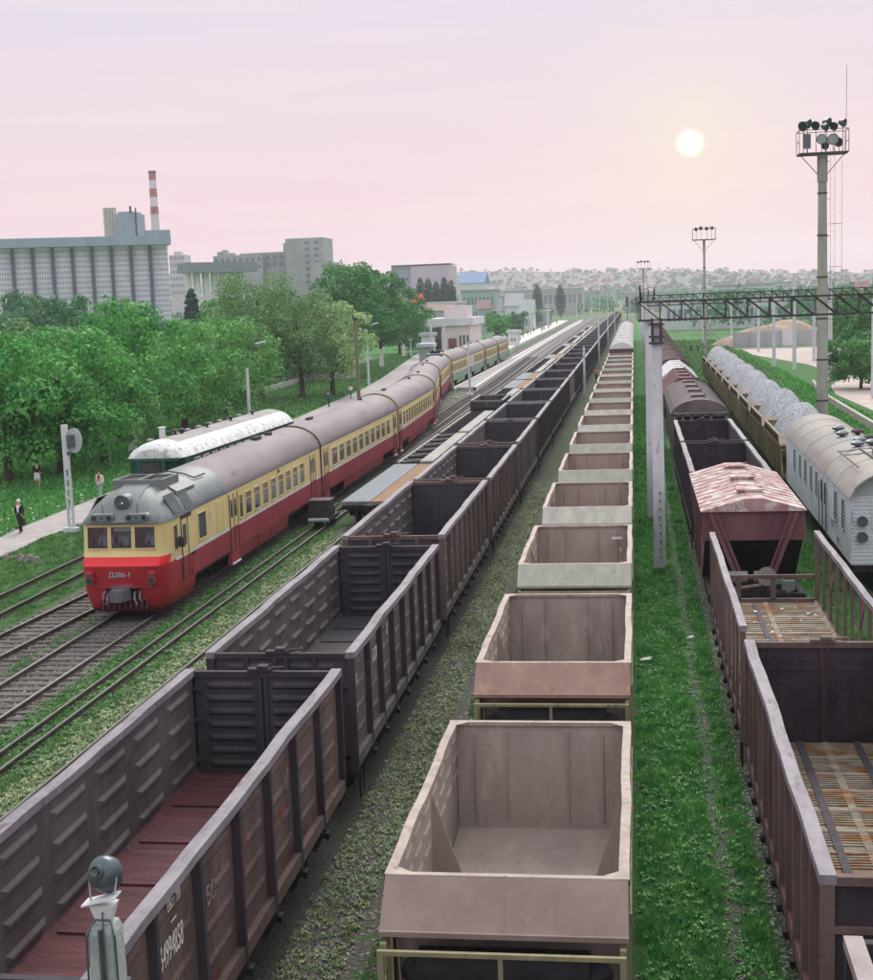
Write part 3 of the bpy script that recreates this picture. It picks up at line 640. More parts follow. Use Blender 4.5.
# ------------------------------------------------------------------ dump hoppers (ballast wagons)
def hopper(name, label, loc, group, lip=None, inm=None, lod=0, load=False, seed=0, side=None, frame=None, rimm=None, L=6.83, W=3.22, top=3.2):
    lip = lip or lip_white; inm = inm or hop_in; side = side or olive; frame = frame or olive; rimm = rimm or hop_rim
    root = thing(name, label, 'hopper wagon', loc, 0, group)
    rnd = random.Random(seed); ph = [rnd.uniform(0, 6) for _ in range(4)]
    def wob(x, y, z):
        k = .011*max(0, (z-1.5)/1.7)*min(1, max(0, min(y, L-y))/1.2)
        s = 1 if x > 0 else -1
        return (x+k*(math.sin(1.6*y+ph[0]+s)+.5*math.sin(3.7*y+ph[1])), y, z+k*.6*math.sin(2.1*y+ph[2]+s*2))
    xo = W/2; xi = xo-.09; zb = 1.25
    for s in (-1, 1):
        m = MB(); n = 8
        for i in range(n):
            a, b = L*i/n, L*(i+1)/n
            for z0, z1 in ((zb, 2.2), (2.2, top-.1)):
                m.poly([(s*xi, a, z0), (s*xi, b, z0), (s*xi, b, z1), (s*xi, a, z1)][::s], 0)
            m.poly([(s*(xi+.03), a, zb), (s*(xi+.03), b, zb), (s*(xi+.03), b, top-.1), (s*(xi+.03), a, top-.1)][::-s], 1)
            if lod == 0:
                for z in (2.95, 2.62, 2.28):     # pressed stiffening waves
                    h = .07
                    m.hexa([(s*xi, a+.08, z-h), (s*xi, b-.08, z-h), (s*xi, b-.08, z+h), (s*xi, a+.08, z+h), (s*(xi-.025), a+.2, z-.02), (s*(xi-.025), b-.2, z-.02), (s*(xi-.025), b-.2, z+.02), (s*(xi-.025), a+.2, z+.02)], 0)
        if load or lod == 0:
            for i in range(9):
                y = .1+(L-.2)*i/8; m.hexa([(s*(xi+.03), y-.09, zb), (s*(xo+.02), y-.05, zb), (s*(xo+.02), y+.05, zb), (s*(xi+.03), y+.09, zb), (s*(xi+.03), y-.09, top-.1), (s*(xo+.02), y-.05, top-.1), (s*(xo+.02), y+.05, top-.1), (s*(xi+.03), y+.09, top-.1)], 1)
            m.box(s*(xi+.03), s*(xo+.04), 0, L, top-.55, top-.47, 1)
            if load:
                for i in range(8):
                    y = .1+(L-.2)*i/8; m.beam((s*(xo+.03), y, top-.12), (s*(xo+.03), y+.4, top-.46), .03, .07, 2); m.beam((s*(xo+.03), y+.8, top-.12), (s*(xo+.03), y+.4, top-.46), .03, .07, 2)
        sw = m.build('side_wall', [inm, side, black], root, wob=wob)
        r = MB(); ns = 12
        x0_, x1_ = sorted((s*(xi-.03), s*(xo+.02)))
        for i in range(ns):
            a, b = L*i/ns, L*(i+1)/ns
            r.poly([(x0_, a, top), (x1_, a, top), (x1_, b, top), (x0_, b, top)]); r.poly([(x0_, a, top-.1), (x0_, a, top), (x0_, b, top), (x0_, b, top-.1)]); r.poly([(x1_, a, top), (x1_, a, top-.1), (x1_, b, top-.1), (x1_, b, top)])
        r.build('top_rail', rimm, sw, wob=wob)
    for e in (0, 1):
        d = 1 if e == 0 else -1; y0 = 0 if e == 0 else L
        # inner end wall: steep upper plate, sloping lower plate
        m = MB(); a, b, c = y0+d*.05, y0+d*.3, y0+d*2.6
        xb = xi-.02
        m.poly([(-xi, a, top-.05), (xi, a, top-.05), (xb, b, 1.3), (-xb, b, 1.3)][::d]); m.poly([(-xb, b, 1.3), (xb, b, 1.3), (xb-.02, c, 1.2), (-xb+.02, c, 1.2)][::d])
        m.poly([(-xi, a-d*.03, top-.05), (xi, a-d*.03, top-.05), (xb, b-d*.03, 1.22), (-xb, b-d*.03, 1.22)][::-d])
        m.box(-xb, xb, b-d*.0, b+d*.03, 1.29, 1.32)
        if lod == 0:
            for x in (-1.17, -.58, .5, 1.12):
                m.hexa([(x-.02, a+d*.03, top-.2), (x+.02, a+d*.03, top-.2), (x+.01, a+d*.06, top-.2), (x-.01, a+d*.06, top-.2), (x-.02, b-d*.01, 1.42), (x+.02, b-d*.01, 1.42), (x+.01, b+d*.02, 1.42), (x-.01, b+d*.02, 1.42)])
        m.build('end_wall', inm, root)
        r = MB(); r.box(-xi, xi, y0, y0+d*.1, top-.07, top)
        for s in (-1, 1): r.poly([(s*xi, y0+d*.1, top-.004), (s*(xi-.25), y0+d*.1, top-.004), (s*xi, y0+d*.3, top-.004)][::1 if s*d > 0 else -1])
        r.build('end_rail', rimm, root)
        m = MB(); yo = y0-d*.62
        m.hexa([(-xo, yo, top-.55), (xo, yo, top-.55), (xo, y0-d*.02, top-.03), (-xo, y0-d*.02, top-.03), (-xo, yo, top-.52), (xo, yo, top-.52), (xo, y0-d*.02, top), (-xo, y0-d*.02, top)] if d > 0 else
               [(-xo, y0-d*.02, top-.03), (xo, y0-d*.02, top-.03), (xo, yo, top-.55), (-xo, yo, top-.55), (-xo, y0-d*.02, top), (xo, y0-d*.02, top), (xo, yo, top-.52), (-xo, yo, top-.52)])
        m.beam((-xo, yo, top-.54), (xo, yo, top-.54), .05, .07)
        if lod == 0: m.beam((.0, yo, top-.512), (.0, y0, top+.008), .03, .012)
        m.build('end_canopy', lip, root)
        m = MB(); ye = y0-d*1.55
        for s in (-1, 1):
            for yy, zt_ in ((y0-d*.5, top-.5), (y0-d*.72, 2.58)): m.box(s*(xo-.11), s*(xo-.03), yy-.04, yy+.04, 1.2, zt_)
            m.box(s*(xo-.11), s*(xo-.03), y0-d*.95-.03, y0-d*.95+.03, 1.2, 2.53)
            m.beam((s*(xo-.08), ye, 1.2), (s*(xo-.08), y0-d*.6, 2.3), .06, .06)
        m.box(-xo+.03, xo-.03, y0-d*.95-.03, y0-d*.95+.03, 2.53, 2.59); m.box(-xo+.1, xo-.1, ye-.08, ye+.08, 1.15, 1.4)
        m.box(-.03, .03, y0-d*.95-.02, y0-d*.95+.02, 1.4, 2.53)
        m.build('end_frame', frame, root)
        if lod < 2:
            m = MB(); m.cyl((-1.15, y0-d*.3, 2.02), (1.1, y0-d*.3, 2.02), .3, n=18)
            for s in (-1, 1): m.sphere((s*1.12, y0-d*.3, 2.02), .29, 12, 0, .6)
            m.build('air_tank', black, root)
            m = MB()
            for x in (-1.2, -.7, -.2, .35, .95): m.tube([(x, y0-d*1.0, 1.45), (x+.1, y0-d*.7, 1.8), (x+.05, y0-d*.5, 1.75)], .03)
            m.tube([(-.9, y0-d*1.2, 1.5), (-.3, y0-d*1.25, 1.62), (.2, y0-d*1.2, 1.5)], .035); m.box(.5, .9, y0-d*1.3, y0-d*1.0, 1.4, 1.6)
            m.build('brake_pipes', wheelm, root)
        add_coupler(root, ye, -d)
    if lod == 0:
        for s in (-1, 1):
            for yg in (L*.52,) if not load else ():
                m = MB(); m.hexa([(s*xi, yg-.015, 3.0), (s*(xi-.02), yg-.015, 3.0), (s*(xi-.02), yg+.015, 3.0), (s*xi, yg+.015, 3.0), (s*xi, yg-.015, 1.2), (s*(xi-.62), yg-.015, 1.2), (s*(xi-.62), yg+.015, 1.2), (s*xi, yg+.015, 1.2)])
                m.build('gusset_plate', inm, root)
    m = MB()
    m.poly([(-xi, .1, 1.19), (xi, .1, 1.19), (xi, L-.1, 1.19), (-xi, L-.1, 1.19)])
    m.hexa([(-xi, L/2-.6, 1.2), (xi, L/2-.6, 1.2), (xi, L/2+.6, 1.2), (-xi, L/2+.6, 1.2), (-xi, L/2-.05, 1.25), (xi, L/2-.05, 1.25), (xi, L/2+.05, 1.25), (-xi, L/2+.05, 1.25)])
    m.build('hopper_floor', inm, root)
    m = MB(); m.box(-.3, .3, -1.6, L+1.6, .95, 1.15); m.box(-xo+.1, xo-.1, -1.5, -.2, 1.15, 1.22); m.box(-xo+.1, xo-.1, L+.2, L+1.5, 1.15, 1.22)
    for s in (-1, 1): m.box(s*(xo-.25), s*(xo-.1), -1.5, L+1.5, .95, 1.17)
    m.build('underframe', black, root)
    for y in (-.2, L+.2): add_bogie(root, y, detail=False)
    return root
HX = -.205-1.61
HG = 'empty dump hoppers in the central train'
fh = 'from the footbridge in the hopper train'
ladder_m = MB()
h1 = hopper('hopper_wagon', 'empty mauve dump hopper with brown end canopy, nearest of the central train', (HX, 17.3, 0), HG, lip=lip_brown, seed=11)
h2 = hopper('hopper_wagon', 'empty dump hopper with rust orange end canopy behind the nearest one', (HX, 28.16, 0), HG, lip=lip_rust, seed=12)
h3 = hopper('hopper_wagon', 'empty dump hopper with grey green end canopy, third '+fh, (HX, 39.02, 0), HG, lip=lip_green, inm=hop_in2, seed=13)
m = MB(); m.box(.95, 1.3, 6.5, 6.58, 2.75, 2.82)
for z in (2.4, 2.0): m.box(1.22, 1.26, 6.5, 6.56, z-.05, z+.05)
m.build('inner_step', whitem, h3)
h4 = hopper('hopper_wagon', 'dump hopper with clean grey white end canopy, fourth '+fh, (HX, 49.88, 0), HG, lip=lip_white, inm=hop_in2, seed=14)
h5 = hopper('hopper_wagon', 'dump hopper with grey green canopy, fifth '+fh, (HX, 60.74, 0), HG, lip=lip_green, inm=hop_in2, seed=15)
h6 = hopper('hopper_wagon', 'dump hopper with spotted grey canopy, sixth '+fh, (HX, 71.6, 0), HG, lip=lip_green, inm=hop_in2, lod=1, seed=16)
KM = kidmap()
hoppers = [h4, h5, h6]
h7 = hopper('hopper_wagon', 'distant dump hopper with pale canopy, seventh '+fh, (HX, 82.46, 0), HG, lip=lip_white, inm=hop_in2, lod=1, seed=17)
KM = kidmap()
for i in range(7, 16):
    dup((h6, h7)[i % 2], (HX, 17.3+10.86*i, 0), 0, 'distant dump hopper with pale canopy, %s ' % ordn(i)+fh, HG, kids=KM)

# covered hoppers with a domed roof (white-roofed ones beyond the open hoppers, grain hoppers on the right track)
def arch(xh, z0, z1, n=10, pw=.5):
    return [(-xh+2*xh*i/n, z0+(z1-z0)*max(0, math.sin(math.pi*i/n))**pw) for i in range(n+1)]
def covered(name, label, cat, loc, group, L, roofm, bodym, endm=None, zs=1.3, ze=3.7, zt=4.3, W=3.2, pw=.7, kind='box', hatches=3, lod=0, trap=False, over=.06):
    root = thing(name, label, cat, loc, 0, group); xh = W/2; endm = endm or bodym
    m = MB()
    if kind == 'box':
        m.box(-xh+.06, xh-.06, .05, L-.05, zs, ze)
    else:   # hopper body: vertical sides, ends sloping in under the eaves
        zm = ze-.95
        prof = [(.1, zm), (.1, ze), (L-.1, ze), (L-.1, zm), (L-2.3, 1.2), (2.3, 1.2)]
        for s in (-1, 1): m.poly([(s*(xh-.06), y, z) for y, z in prof][::-s])
        m.poly([(-xh+.06, .1, zm), (xh-.06, .1, zm), (xh-.06, .1, ze), (-xh+.06, .1, ze)]); m.poly([(-xh+.06, 2.3, 1.2), (xh-.06, 2.3, 1.2), (xh-.06, .1, zm), (-xh+.06, .1, zm)], 1)
        m.poly([(-xh+.06, L-.1, ze), (xh-.06, L-.1, ze), (xh-.06, L-.1, zm), (-xh+.06, L-.1, zm)]); m.poly([(-xh+.06, L-.1, zm), (xh-.06, L-.1, zm), (xh-.06, L-2.3, 1.2), (-xh+.06, L-2.3, 1.2)], 1)
    if lod == 0 and kind != 'box':
        for s in (-1, 1):
            n = 7
            for i in range(n): 
                y = .15+(L-.3)*i/(n-1); m.box(s*(xh-.055), s*(xh+.02), y-.06, y+.06, zs+.1 if 2 < y < L-2 else ze-1., ze-.02)
    m.build('body', [bodym, black], root)
    if lod == 0 and kind != 'box':
        for s in (-1, 1):
            m = MB(); m.beam((s*(xh-.25), .0, ze-.05), (s*.38, -.35, 1.25), .1, .12); m.beam((s*(xh-.42), .0, ze-.05), (s*.22, -.35, 1.25), .03, .1); m.build('brace', bodym, root)
    prof = arch(xh+over, ze, zt, 14, pw) if not trap else [(-xh-over, ze), (-xh-over, ze+.03), (-.55 if roofm is not roof_peel else -.3, zt), (.55 if roofm is not roof_peel else .3, zt), (xh+over, ze+.03), (xh+over, ze)]
    m = MB(); secs = []
    for y in [0-.03+(L+.06)*i/6 for i in range(7)]: secs.append([(x, y, z) for x, z in prof])
    m.loft(secs)
    nr = int(L/.75)
    pr = prof
    for i in range(1, nr):
        y = L*i/nr
        for (a, b) in zip(pr[:-1], pr[1:]):
            if abs(b[0]-a[0]) < .01: continue
            m.hexa([(a[0], y-.025, a[1]-.01), (b[0], y-.025, b[1]-.01), (b[0], y+.025, b[1]-.01), (a[0], y+.025, a[1]-.01), (a[0], y-.02, a[1]+.022), (b[0], y-.02, b[1]+.022), (b[0], y+.02, b[1]+.022), (a[0], y+.02, a[1]+.022)])
    rf = m.build('roof', roofm, root)
    for k in range(hatches):
        y = L*(k+.5)/hatches; m = MB(); m.box(-.38, .38, y-.34, y+.34, zt-.04, zt+.08); m.box(-.44, .44, y-.4, y+.4, zt+.08, zt+.13); m.box(.3, .42, y-.03, y+.03, zt+.13, zt+.2)
        m.build('roof_hatch', [roofm], rf)
    m = MB(); m.box(-.28, .28, -.9, L+.9, .98, 1.2)
    for s in (-1, 1): m.box(s*(xh-.3), s*(xh-.12), -.8 if kind != 'box' else 0, L+(.8 if kind != 'box' else 0), 1.0, 1.28)
    for y in (-.85, L+.85) if kind != 'box' else (.1, L-.1): m.box(-xh+.1, xh-.1, y-.07, y+.07, 1.0, 1.3)
    m.build('underframe', black, root)
    for y in (1.2, L-1.2): add_bogie(root, y, detail=False)
    for y, d in ((-.9, -1), (L+.9, 1)) if kind != 'box' else ((0, -1), (L, 1)): add_coupler(root, y, d)
    return root
roof_white = mat('white_hopper_roof', (206, 206, 208), (228, 228, 228), 1.5, (1, 1, 1), .7, .1, 8, c3=(150, 130, 128), c3amt=.3, c3scale=1.2)
c0 = covered('covered_hopper', 'covered maroon hopper with white domed roof right behind the open hoppers', 'covered hopper', (HX, 191.5, 0), 'white-roofed covered hoppers', 11.5, roof_white, maroon, kind='hop', ze=3.6, zt=4.5, pw=.6, lod=0)
KM = kidmap()
for i in range(1, 11):
    dup(c0, (HX, 191.5+14*i, 0), 0, 'distant white-roofed covered hopper, %s beyond the open dump hoppers' % ordn(i), 'white-roofed covered hoppers', kids=KM)

# ------------------------------------------------------------------ right-hand goods train
RX = 3.67
r0 = gondola('gondola_wagon', 'gondola with pale rolled top rail cut off at the lower right', (RX+.05, 2.3, 0), 'wagons on the right-hand track', L=12.4, seed=20, npost=9, ribs=False, flat_end=True, inm=gon_end, rimm=mat('rim_pale', (124, 112, 114), (150, 138, 138), 2, rough=.6), outm=maroon, floorm=flr_rust)
end_dark = mat('end_black_rust', (44, 38, 50), (64, 54, 64), 1.3, (1, 1, 1), .75, .35, 8, c3=(74, 52, 58), c3amt=.3, c3scale=1.8, streak=((84, 70, 76), 0.4, (34, 26, 32)))
r1 = gondola('gondola_wagon', 'gondola with black end doors and rusty corrugated floor beside the grass strip', (RX, 16.3, 0), 'wagons on the right-hand track', L=11.6, seed=21, npost=11, ribs=False, flat_end=True, inm=gon_out, endm=end_dark, floorm=flr_rust, outm=maroon, postm=gon_out, bent=.04)
m = MB()
for i in range(12):   # floor corrugations
    y0_ = .5+i*.92
    for k in range(7): m.box(-1.4, 1.4, y0_+.1+k*.11, y0_+.15+k*.11, 1.62, 1.645)
m.build('floor_battens', flr_rust, r1)
m = MB()
for x in (-.5, .62): m.box(x-.07, x+.07, .1, 11.5, 1.62, 1.665)
m.build('floor_rails', flr_grey, r1)
r2 = gondola('stake_wagon', 'open stake-sided wagon with rusty plank floor behind the black-doored gondola', (RX, 29.1, 0), 'wagons on the right-hand track', L=11.8, seed=22, npost=8, postd=.075, openside=True, lowend=True, floorm=flr_rust, outm=maroon, postm=gon_out, inm=gon_out, bent=.03)
r2['category'] = 'stake wagon'
m = MB()
for i in range(6):
    for k in range(8): m.box(-1.4, 1.4, .4+i*1.95+k*.22, .46+i*1.95+k*.22, 1.62, 1.64)
m.build('floor_battens', flr_rust, r2)
m = MB(); m.box(-.37, -.25, .1, 11.6, 1.62, 1.66); m.build('floor_rails', flr_grey, r2)
r3 = covered('covered_hopper', 'maroon cement hopper with pink and white peeling gabled roof', 'covered hopper', (RX, 44.5, 0), 'wagons on the right-hand track', 9.6, roof_peel, maroon, kind='hop', ze=3.78, zt=4.2, trap=True, hatches=3, W=3.2)
m = MB()
m.cyl((-1.1, -.55, 1.75), (-.25, -.55, 1.75), .2, n=14); m.cyl((-.05, -.55, 1.75), (.5, -.55, 1.75), .2, n=14); m.box(.8, 1.2, -.75, -.45, 1.35, 1.65)
m.build('brake_tanks', mat('tank_greygreen', (104, 110, 108), (130, 134, 130), 3, rough=.6), r3)
m = MB(); m.cyl((.32, -.95, 1.85), (.32, -.9, 1.85), .3, n=18); m.cyl((.32, -.98, 1.85), (.32, -.88, 1.85), .08, n=8); m.beam((-.7, -.85, 1.45), (.3, -.85, 1.6), .07, .07)
m.build('handbrake_wheel', mat('wheel_greybrown', (128, 118, 116), (150, 140, 136), 3), r3)
r4 = gondola('gondola_wagon', 'dark gondola with pale rails just behind the peeling roofed hopper', (RX, 55.2, 0), 'wagons on the right-hand track', L=11, seed=24, npost=8, ribs=False, flat_end=True, inm=gon_end, endm=end_dark, outm=gon_out, rimm=gon_rim)
r5 = gondola('gondola_wagon', 'gondola with reddish far wall in front of the round-roofed van', (RX, 67, 0), 'wagons on the right-hand track', L=11.3, seed=25, npost=8, ribs=False, flat_end=True, inm=gon_end, endm=end_dark, outm=gon_out, rimm=gon_rim, floorm=flr_red)
r6 = covered('covered_van', 'dark van with rounded grey roof and open end platform', 'van', (RX, 80.6, 0), 'wagons on the right-hand track', 18.5, roof_dark, gon_post, kind='box', ze=3.9, zt=4.7, pw=.55, hatches=4, W=3.2, over=.1)
m = MB()
for x in (-1.45, -1.0, -.5, .1, .6, 1.45): m.box(x-.07, x+.07, -.5, -.4, 1.4, 3.9)
m.box(-1.5, 1.5, -.5, -.4, 2.5, 2.62); m.box(-1.5, 1.5, -.5, -.4, 3.78, 3.9); m.box(-1.5, 1.5, -.55, .1, 3.9, 3.96)
m.box(.65, 1.4, -.5, -.42, 3.0, 3.06)
m.build('end_platform', mat('van_frame_grey', (92, 88, 92), (120, 114, 116), 2), r6)
m = MB(); m.box(-.2, .4, -.1, .03, 1.4, 3.4); m.box(-1.3, -.7, -.1, .03, 2.2, 3.3); m.build('end_windows', glassm, r6)
r7 = covered('covered_hopper', 'maroon hopper with chamfered roof behind the round-roofed van', 'covered hopper', (RX+.1, 106.5, 0), 'wagons on the right-hand track', 14, maroon, maroon, kind='hop', ze=3.2, zt=4.45, hatches=3, trap=True, lod=0)
r8 = covered('covered_hopper', 'hopper with white patched roof on the right-hand track', 'covered hopper', (RX+.15, 123.5, 0), 'wagons on the right-hand track', 14, roof_white, maroon, kind='hop', ze=3.4, zt=4.3, hatches=3, trap=True, lod=0)
r9 = covered('covered_van', 'dark brown boxcar with rounded roof, nearest of the distant boxcars', 'van', (RX+.2, 141, 0), 'distant boxcars on the right-hand track', 14, gon_out, end_dark, kind='box', ze=3.7, zt=4.4, pw=.6, hatches=0)
KM = kidmap()
for i in range(1, 13):
    dup(r9, (RX+.2+.07*i, 141+15.2*i, 0), 0, 'dark boxcar, %s of the distant boxcars on the right-hand track' % ordn(i), 'distant boxcars on the right-hand track', kids=KM)

# ------------------------------------------------------------------ gravel train and white service car
R2a = .0075
def r2x(y): return interp(TR['r2'][0], y)
hn = hopper('hopper_wagon', 'yellowish hopper end with ladder posts and round lamps beside the white service car', (r2x(38)+.1, 35.4, 0), 'yellowish hoppers beside the field', side=ochre, frame=ochre, lip=ochre, seed=30)
m = MB()
for z in (2.75, 2.35): m.cyl((-1.35, 8.6, z), (-1.35, 8.75, z), .17, n=14); m.cyl((-1.35, 8.58, z), (-1.35, 8.6, z), .12, n=12)
m.build('hose_coil', lamp_grey, hn)
m = MB()
for x in (-1.5, -1.2): m.box(x-.04, x+.04, 7.35, 7.43, 1.2, 3.25)
for z in (1.6, 2.0, 2.4, 2.8, 3.15): m.box(-1.5, -1.2, 7.36, 7.42, z-.02, z+.02)
m.build('ladder', ochre, hn)

def service_car():
    L = 22.; root = thing('service_car', 'white ribbed railway service car with grey arched roof and mushroom vents', 'railway car', (r2x(60)-.02, 48.6, 0), -R2a)
    xh = 1.55
    m = MB()
    m.box(-xh+.03, xh-.03, 0, L, 1.2, 3.6)
    z = 1.25
    while z < 3.55:      # horizontal swages on every wall
        m.box(-xh+.012, xh-.012, -.016, L+.016, z, z+.06); z += .135
    for y0 in (.0, L):
        pr = arch(xh-.05, 3.6, 4.42, 14, .55); m.poly([(x, y0-.01 if y0 == 0 else y0+.01, zz) for x, zz in pr][::1 if y0 == 0 else -1], 1)
    m.build('body', [whitep, greyp], root)
    m = MB(); pr = arch(xh+.08, 3.58, 4.55, 16, .55); inn = [(x*.965, zz-.05) for x, zz in pr]
    secs = [[(x, y, zz) for x, zz in pr+inn[::-1]] for y in [-.35+(L+.7)*i/10 for i in range(11)]]
    m.loft(secs); rf = m.build('roof', roof_reef, root); smooth_angle(rf, 35)
    m = MB()
    for y in (3.2, 6.4, 9.6, 12.8, 16, 19.2):
        for a, b in zip(pr[:-1], pr[1:]): m.hexa([(a[0], y-.015, a[1]-.01), (b[0], y-.015, b[1]-.01), (b[0], y+.015, b[1]-.01), (a[0], y+.015, a[1]-.01), (a[0], y-.012, a[1]+.012), (b[0], y-.012, b[1]+.012), (b[0], y+.012, b[1]+.012), (a[0], y+.012, a[1]+.012)])
    m.build('roof_seams', roof_dark, rf)
    for (x, y) in ((-.15, 13.5), (-.3, 11.2), (.45, 12.0), (.05, 8.6), (.6, 9.5), (-.25, 7.2), (.35, 7.6)):
        m = MB(); zt = 4.42; m.lathe((x, y, zt), [(.1, 0), (.1, .14), (.26, .2), (.27, .28), (.12, .36), (.02, .37)], 14); o = m.build('roof_vent', lamp_grey if x < .4 else darksteel, rf)
    m = MB(); m.box(-.1, 1.0, 1.6, 4.6, 4.35, 4.75); m.box(-.18, 1.08, 1.5, 4.7, 4.75, 4.8); m.build('cooling_box', roof_dark, rf)
    m = MB()
    for y in (5.0, 6.3): m.beam((-1.1, y, 4.45), (.9, y, 4.65), .06, .03)
    for x in (-1.1, -.3): m.beam((x, 1.2, 4.47+.1*(x > -1)), (x, 6.5, 4.47+.1*(x > -1)), .06, .03)
    m.build('roof_walkway', darksteel, rf)
    for k, (y, w_, z0, z1) in enumerate(((1.7, .38, 2.2, 3.25), (3.7, .38, 2.2, 3.25), (9.5, .38, 2.35, 3.25), (11.4, .38, 2.35, 3.25), (13.5, .38, 2.35, 3.25), (15.6, .38, 2.35, 3.25), (18.0, .38, 2.35, 3.25))):
        for s in (-1, 1):
            m = MB(); m.box(s*(xh-.01), s*(xh+.02), y-w_/2, y+w_/2, z0, z1); wn = m.build('window', glassm, root)
            m = MB()
            for (a, b, c, d) in ((y-w_/2-.05, y-w_/2, z0-.05, z1+.05), (y+w_/2, y+w_/2+.05, z0-.05, z1+.05)): m.box(s*(xh-.01), s*(xh+.035), a, b, c, d)
            m.box(s*(xh-.01), s*(xh+.033), y-w_/2, y+w_/2, z1, z1+.05); m.box(s*(xh-.01), s*(xh+.05), y-w_/2, y+w_/2, z0-.05, z0)
            m.build('frame', greyp, wn)
    for y, wd in ((6.6, .8), (7.7, .75)):
        m = MB(); m.box(-xh-.02, -xh+.03, y-wd/2, y+wd/2, 1.3, 3.4); dr = m.build('door', whitep, root)
        m = MB(); m.box(-xh-.03, -xh-.018, y-wd*.28, y+wd*.28, 2.35, 3.2); m.build('door_window', glassm, dr)
    m = MB()
    for y in (6.1, 7.15, 8.15): m.beam((-xh-.06, y, 1.35), (-xh-.06, y, 3.1), .03, .03)
    m.build('handrails', darksteel, root)
    m = MB()
    for z in (2.75, 2.2): m.cyl((-1.15, -.02, z), (-1.15, -.2, z), .18, n=14)
    m.build('end_lamps', lamp_grey, root)
    text_mesh('lettering', 'СВПС', .34, mat('stencil_grey', (120, 128, 130)), root, onleft(-xh-.024, 4.9, 1.85), .003)
    text_mesh('lettering', '8701', .26, mat('stencil_grey', (120, 128, 130)), root, onleft(-xh-.024, 3.1, 1.5), .003)
    m = MB(); m.box(-.3, .3, 0, L, .95, 1.2)
    for s in (-1, 1): m.box(s*1.3, s*1.42, .1, L-.1, .98, 1.2)
    m.box(-1.2, 1.2, 8, 13.5, .5, 1.0); m.box(-1.45, 1.45, -.05, .12, .95, 1.2)
    m.build('underframe', black, root)
    for y in (3.2, L-3.2): add_bogie(root, y, base=1.2)
    for y, d in ((0, -1), (L, 1)): add_coupler(root, y, d)
service_car()

def gravel(name, loc, L, W, z0, h, seed, label, rz=0, group=None):
    nx, ny = 44, 90; rs = np.random.RandomState(seed)
    X, Y = np.meshgrid(np.linspace(-1, 1, nx), np.linspace(0, 1, ny), indexing='ij')
    prof = np.clip(1-np.abs(X)**2.6, 0, 1)*np.clip(1-np.abs(2*Y-1)**1.7, 0, 1)
    bumpy = sum(rs.uniform(.005, .015)*np.sin(rs.uniform(1, 4)*X*3+rs.uniform(0, 6))*np.sin(rs.uniform(2, 6)*Y*3+rs.uniform(0, 6)) for _ in range(8))
    Z = z0+h*prof+bumpy*(prof > .02)+rs.uniform(-.01, .01, X.shape)
    v = np.stack([X*W/2, Y*L, Z], -1).reshape(-1, 3); v[:, :2] += rs.uniform(-.012, .012, (len(v), 2))
    i = np.arange(nx-1)[:, None]*ny+np.arange(ny-1)[None, :]; f = np.stack([i, i+ny, i+ny+1, i+1], -1).reshape(-1, 4)
    # loose stones
    k = 900; px = rs.uniform(-.93, .93, k); py = rs.uniform(.03, .97, k); pz = z0+h*np.clip(1-np.abs(px)**2.6, 0, 1)*np.clip(1-np.abs(2*py-1)**1.7, 0, 1)
    c = np.stack([px*W/2, py*L, pz+.015], -1); s = rs.uniform(.02, .04, k)[:, None, None]
    oc = np.array([(1, 0, 0), (0, 1, 0), (-1, 0, 0), (0, -1, 0), (0, 0, .8), (0, 0, -.8)])[None]*s*(1+rs.uniform(-.3, .3, (k, 6, 1)))
    ov = (c[:, None]+oc).reshape(-1, 3); b = len(v)+np.arange(k)[:, None, None]*6
    tri = np.array([(0, 1, 4, 4), (1, 2, 4, 4), (2, 3, 4, 4), (3, 0, 4, 4)]); 
    sf = (b+np.array([(0, 1, 4), (1, 2, 4), (2, 3, 4), (3, 0, 4)])[None]).reshape(-1, 3)
    me = bpy.data.meshes.new(name); me.from_pydata(np.vstack([v, ov]).tolist(), [], f.tolist()+sf.tolist()); me.materials.append(gravelm); me.update()
    o = bpy.data.objects.new(name, me); COL.objects.link(o); o.location = loc; o.rotation_euler = (0, 0, rz)
    return tag(o, label, 'gravel load', group, 'stuff')
y = 73.2
hg = None
for i in range(9):
    lab = 'ochre ribbed hopper heaped with gravel, %s behind the white service car' % ordn(i)
    loc = (r2x(y+4)-.0, y+.4, 0)
    if hg is None:
        hg = hopper('hopper_wagon', lab, loc, 'ochre hoppers heaped with gravel', load=True, side=ochre, frame=ochre, lip=hop_rim, inm=ochre, rimm=ochre, seed=31, L=8.3, top=3.3, W=3.2); hg.rotation_euler.z = -R2a; KM = kidmap()
    else: dup(hg, loc, -R2a, lab, kids=KM)
    gravel('gravel_load', (loc[0], loc[1]+.35, 0), 7.6, 3.05, 2.55, 2.05+.06*math.sin(i*2.3), 40+i, 'blue grey gravel heap in the %s ochre hopper behind the white car' % ordn(i), -R2a, 'gravel heaps in the ochre hoppers')
    y += 10.75

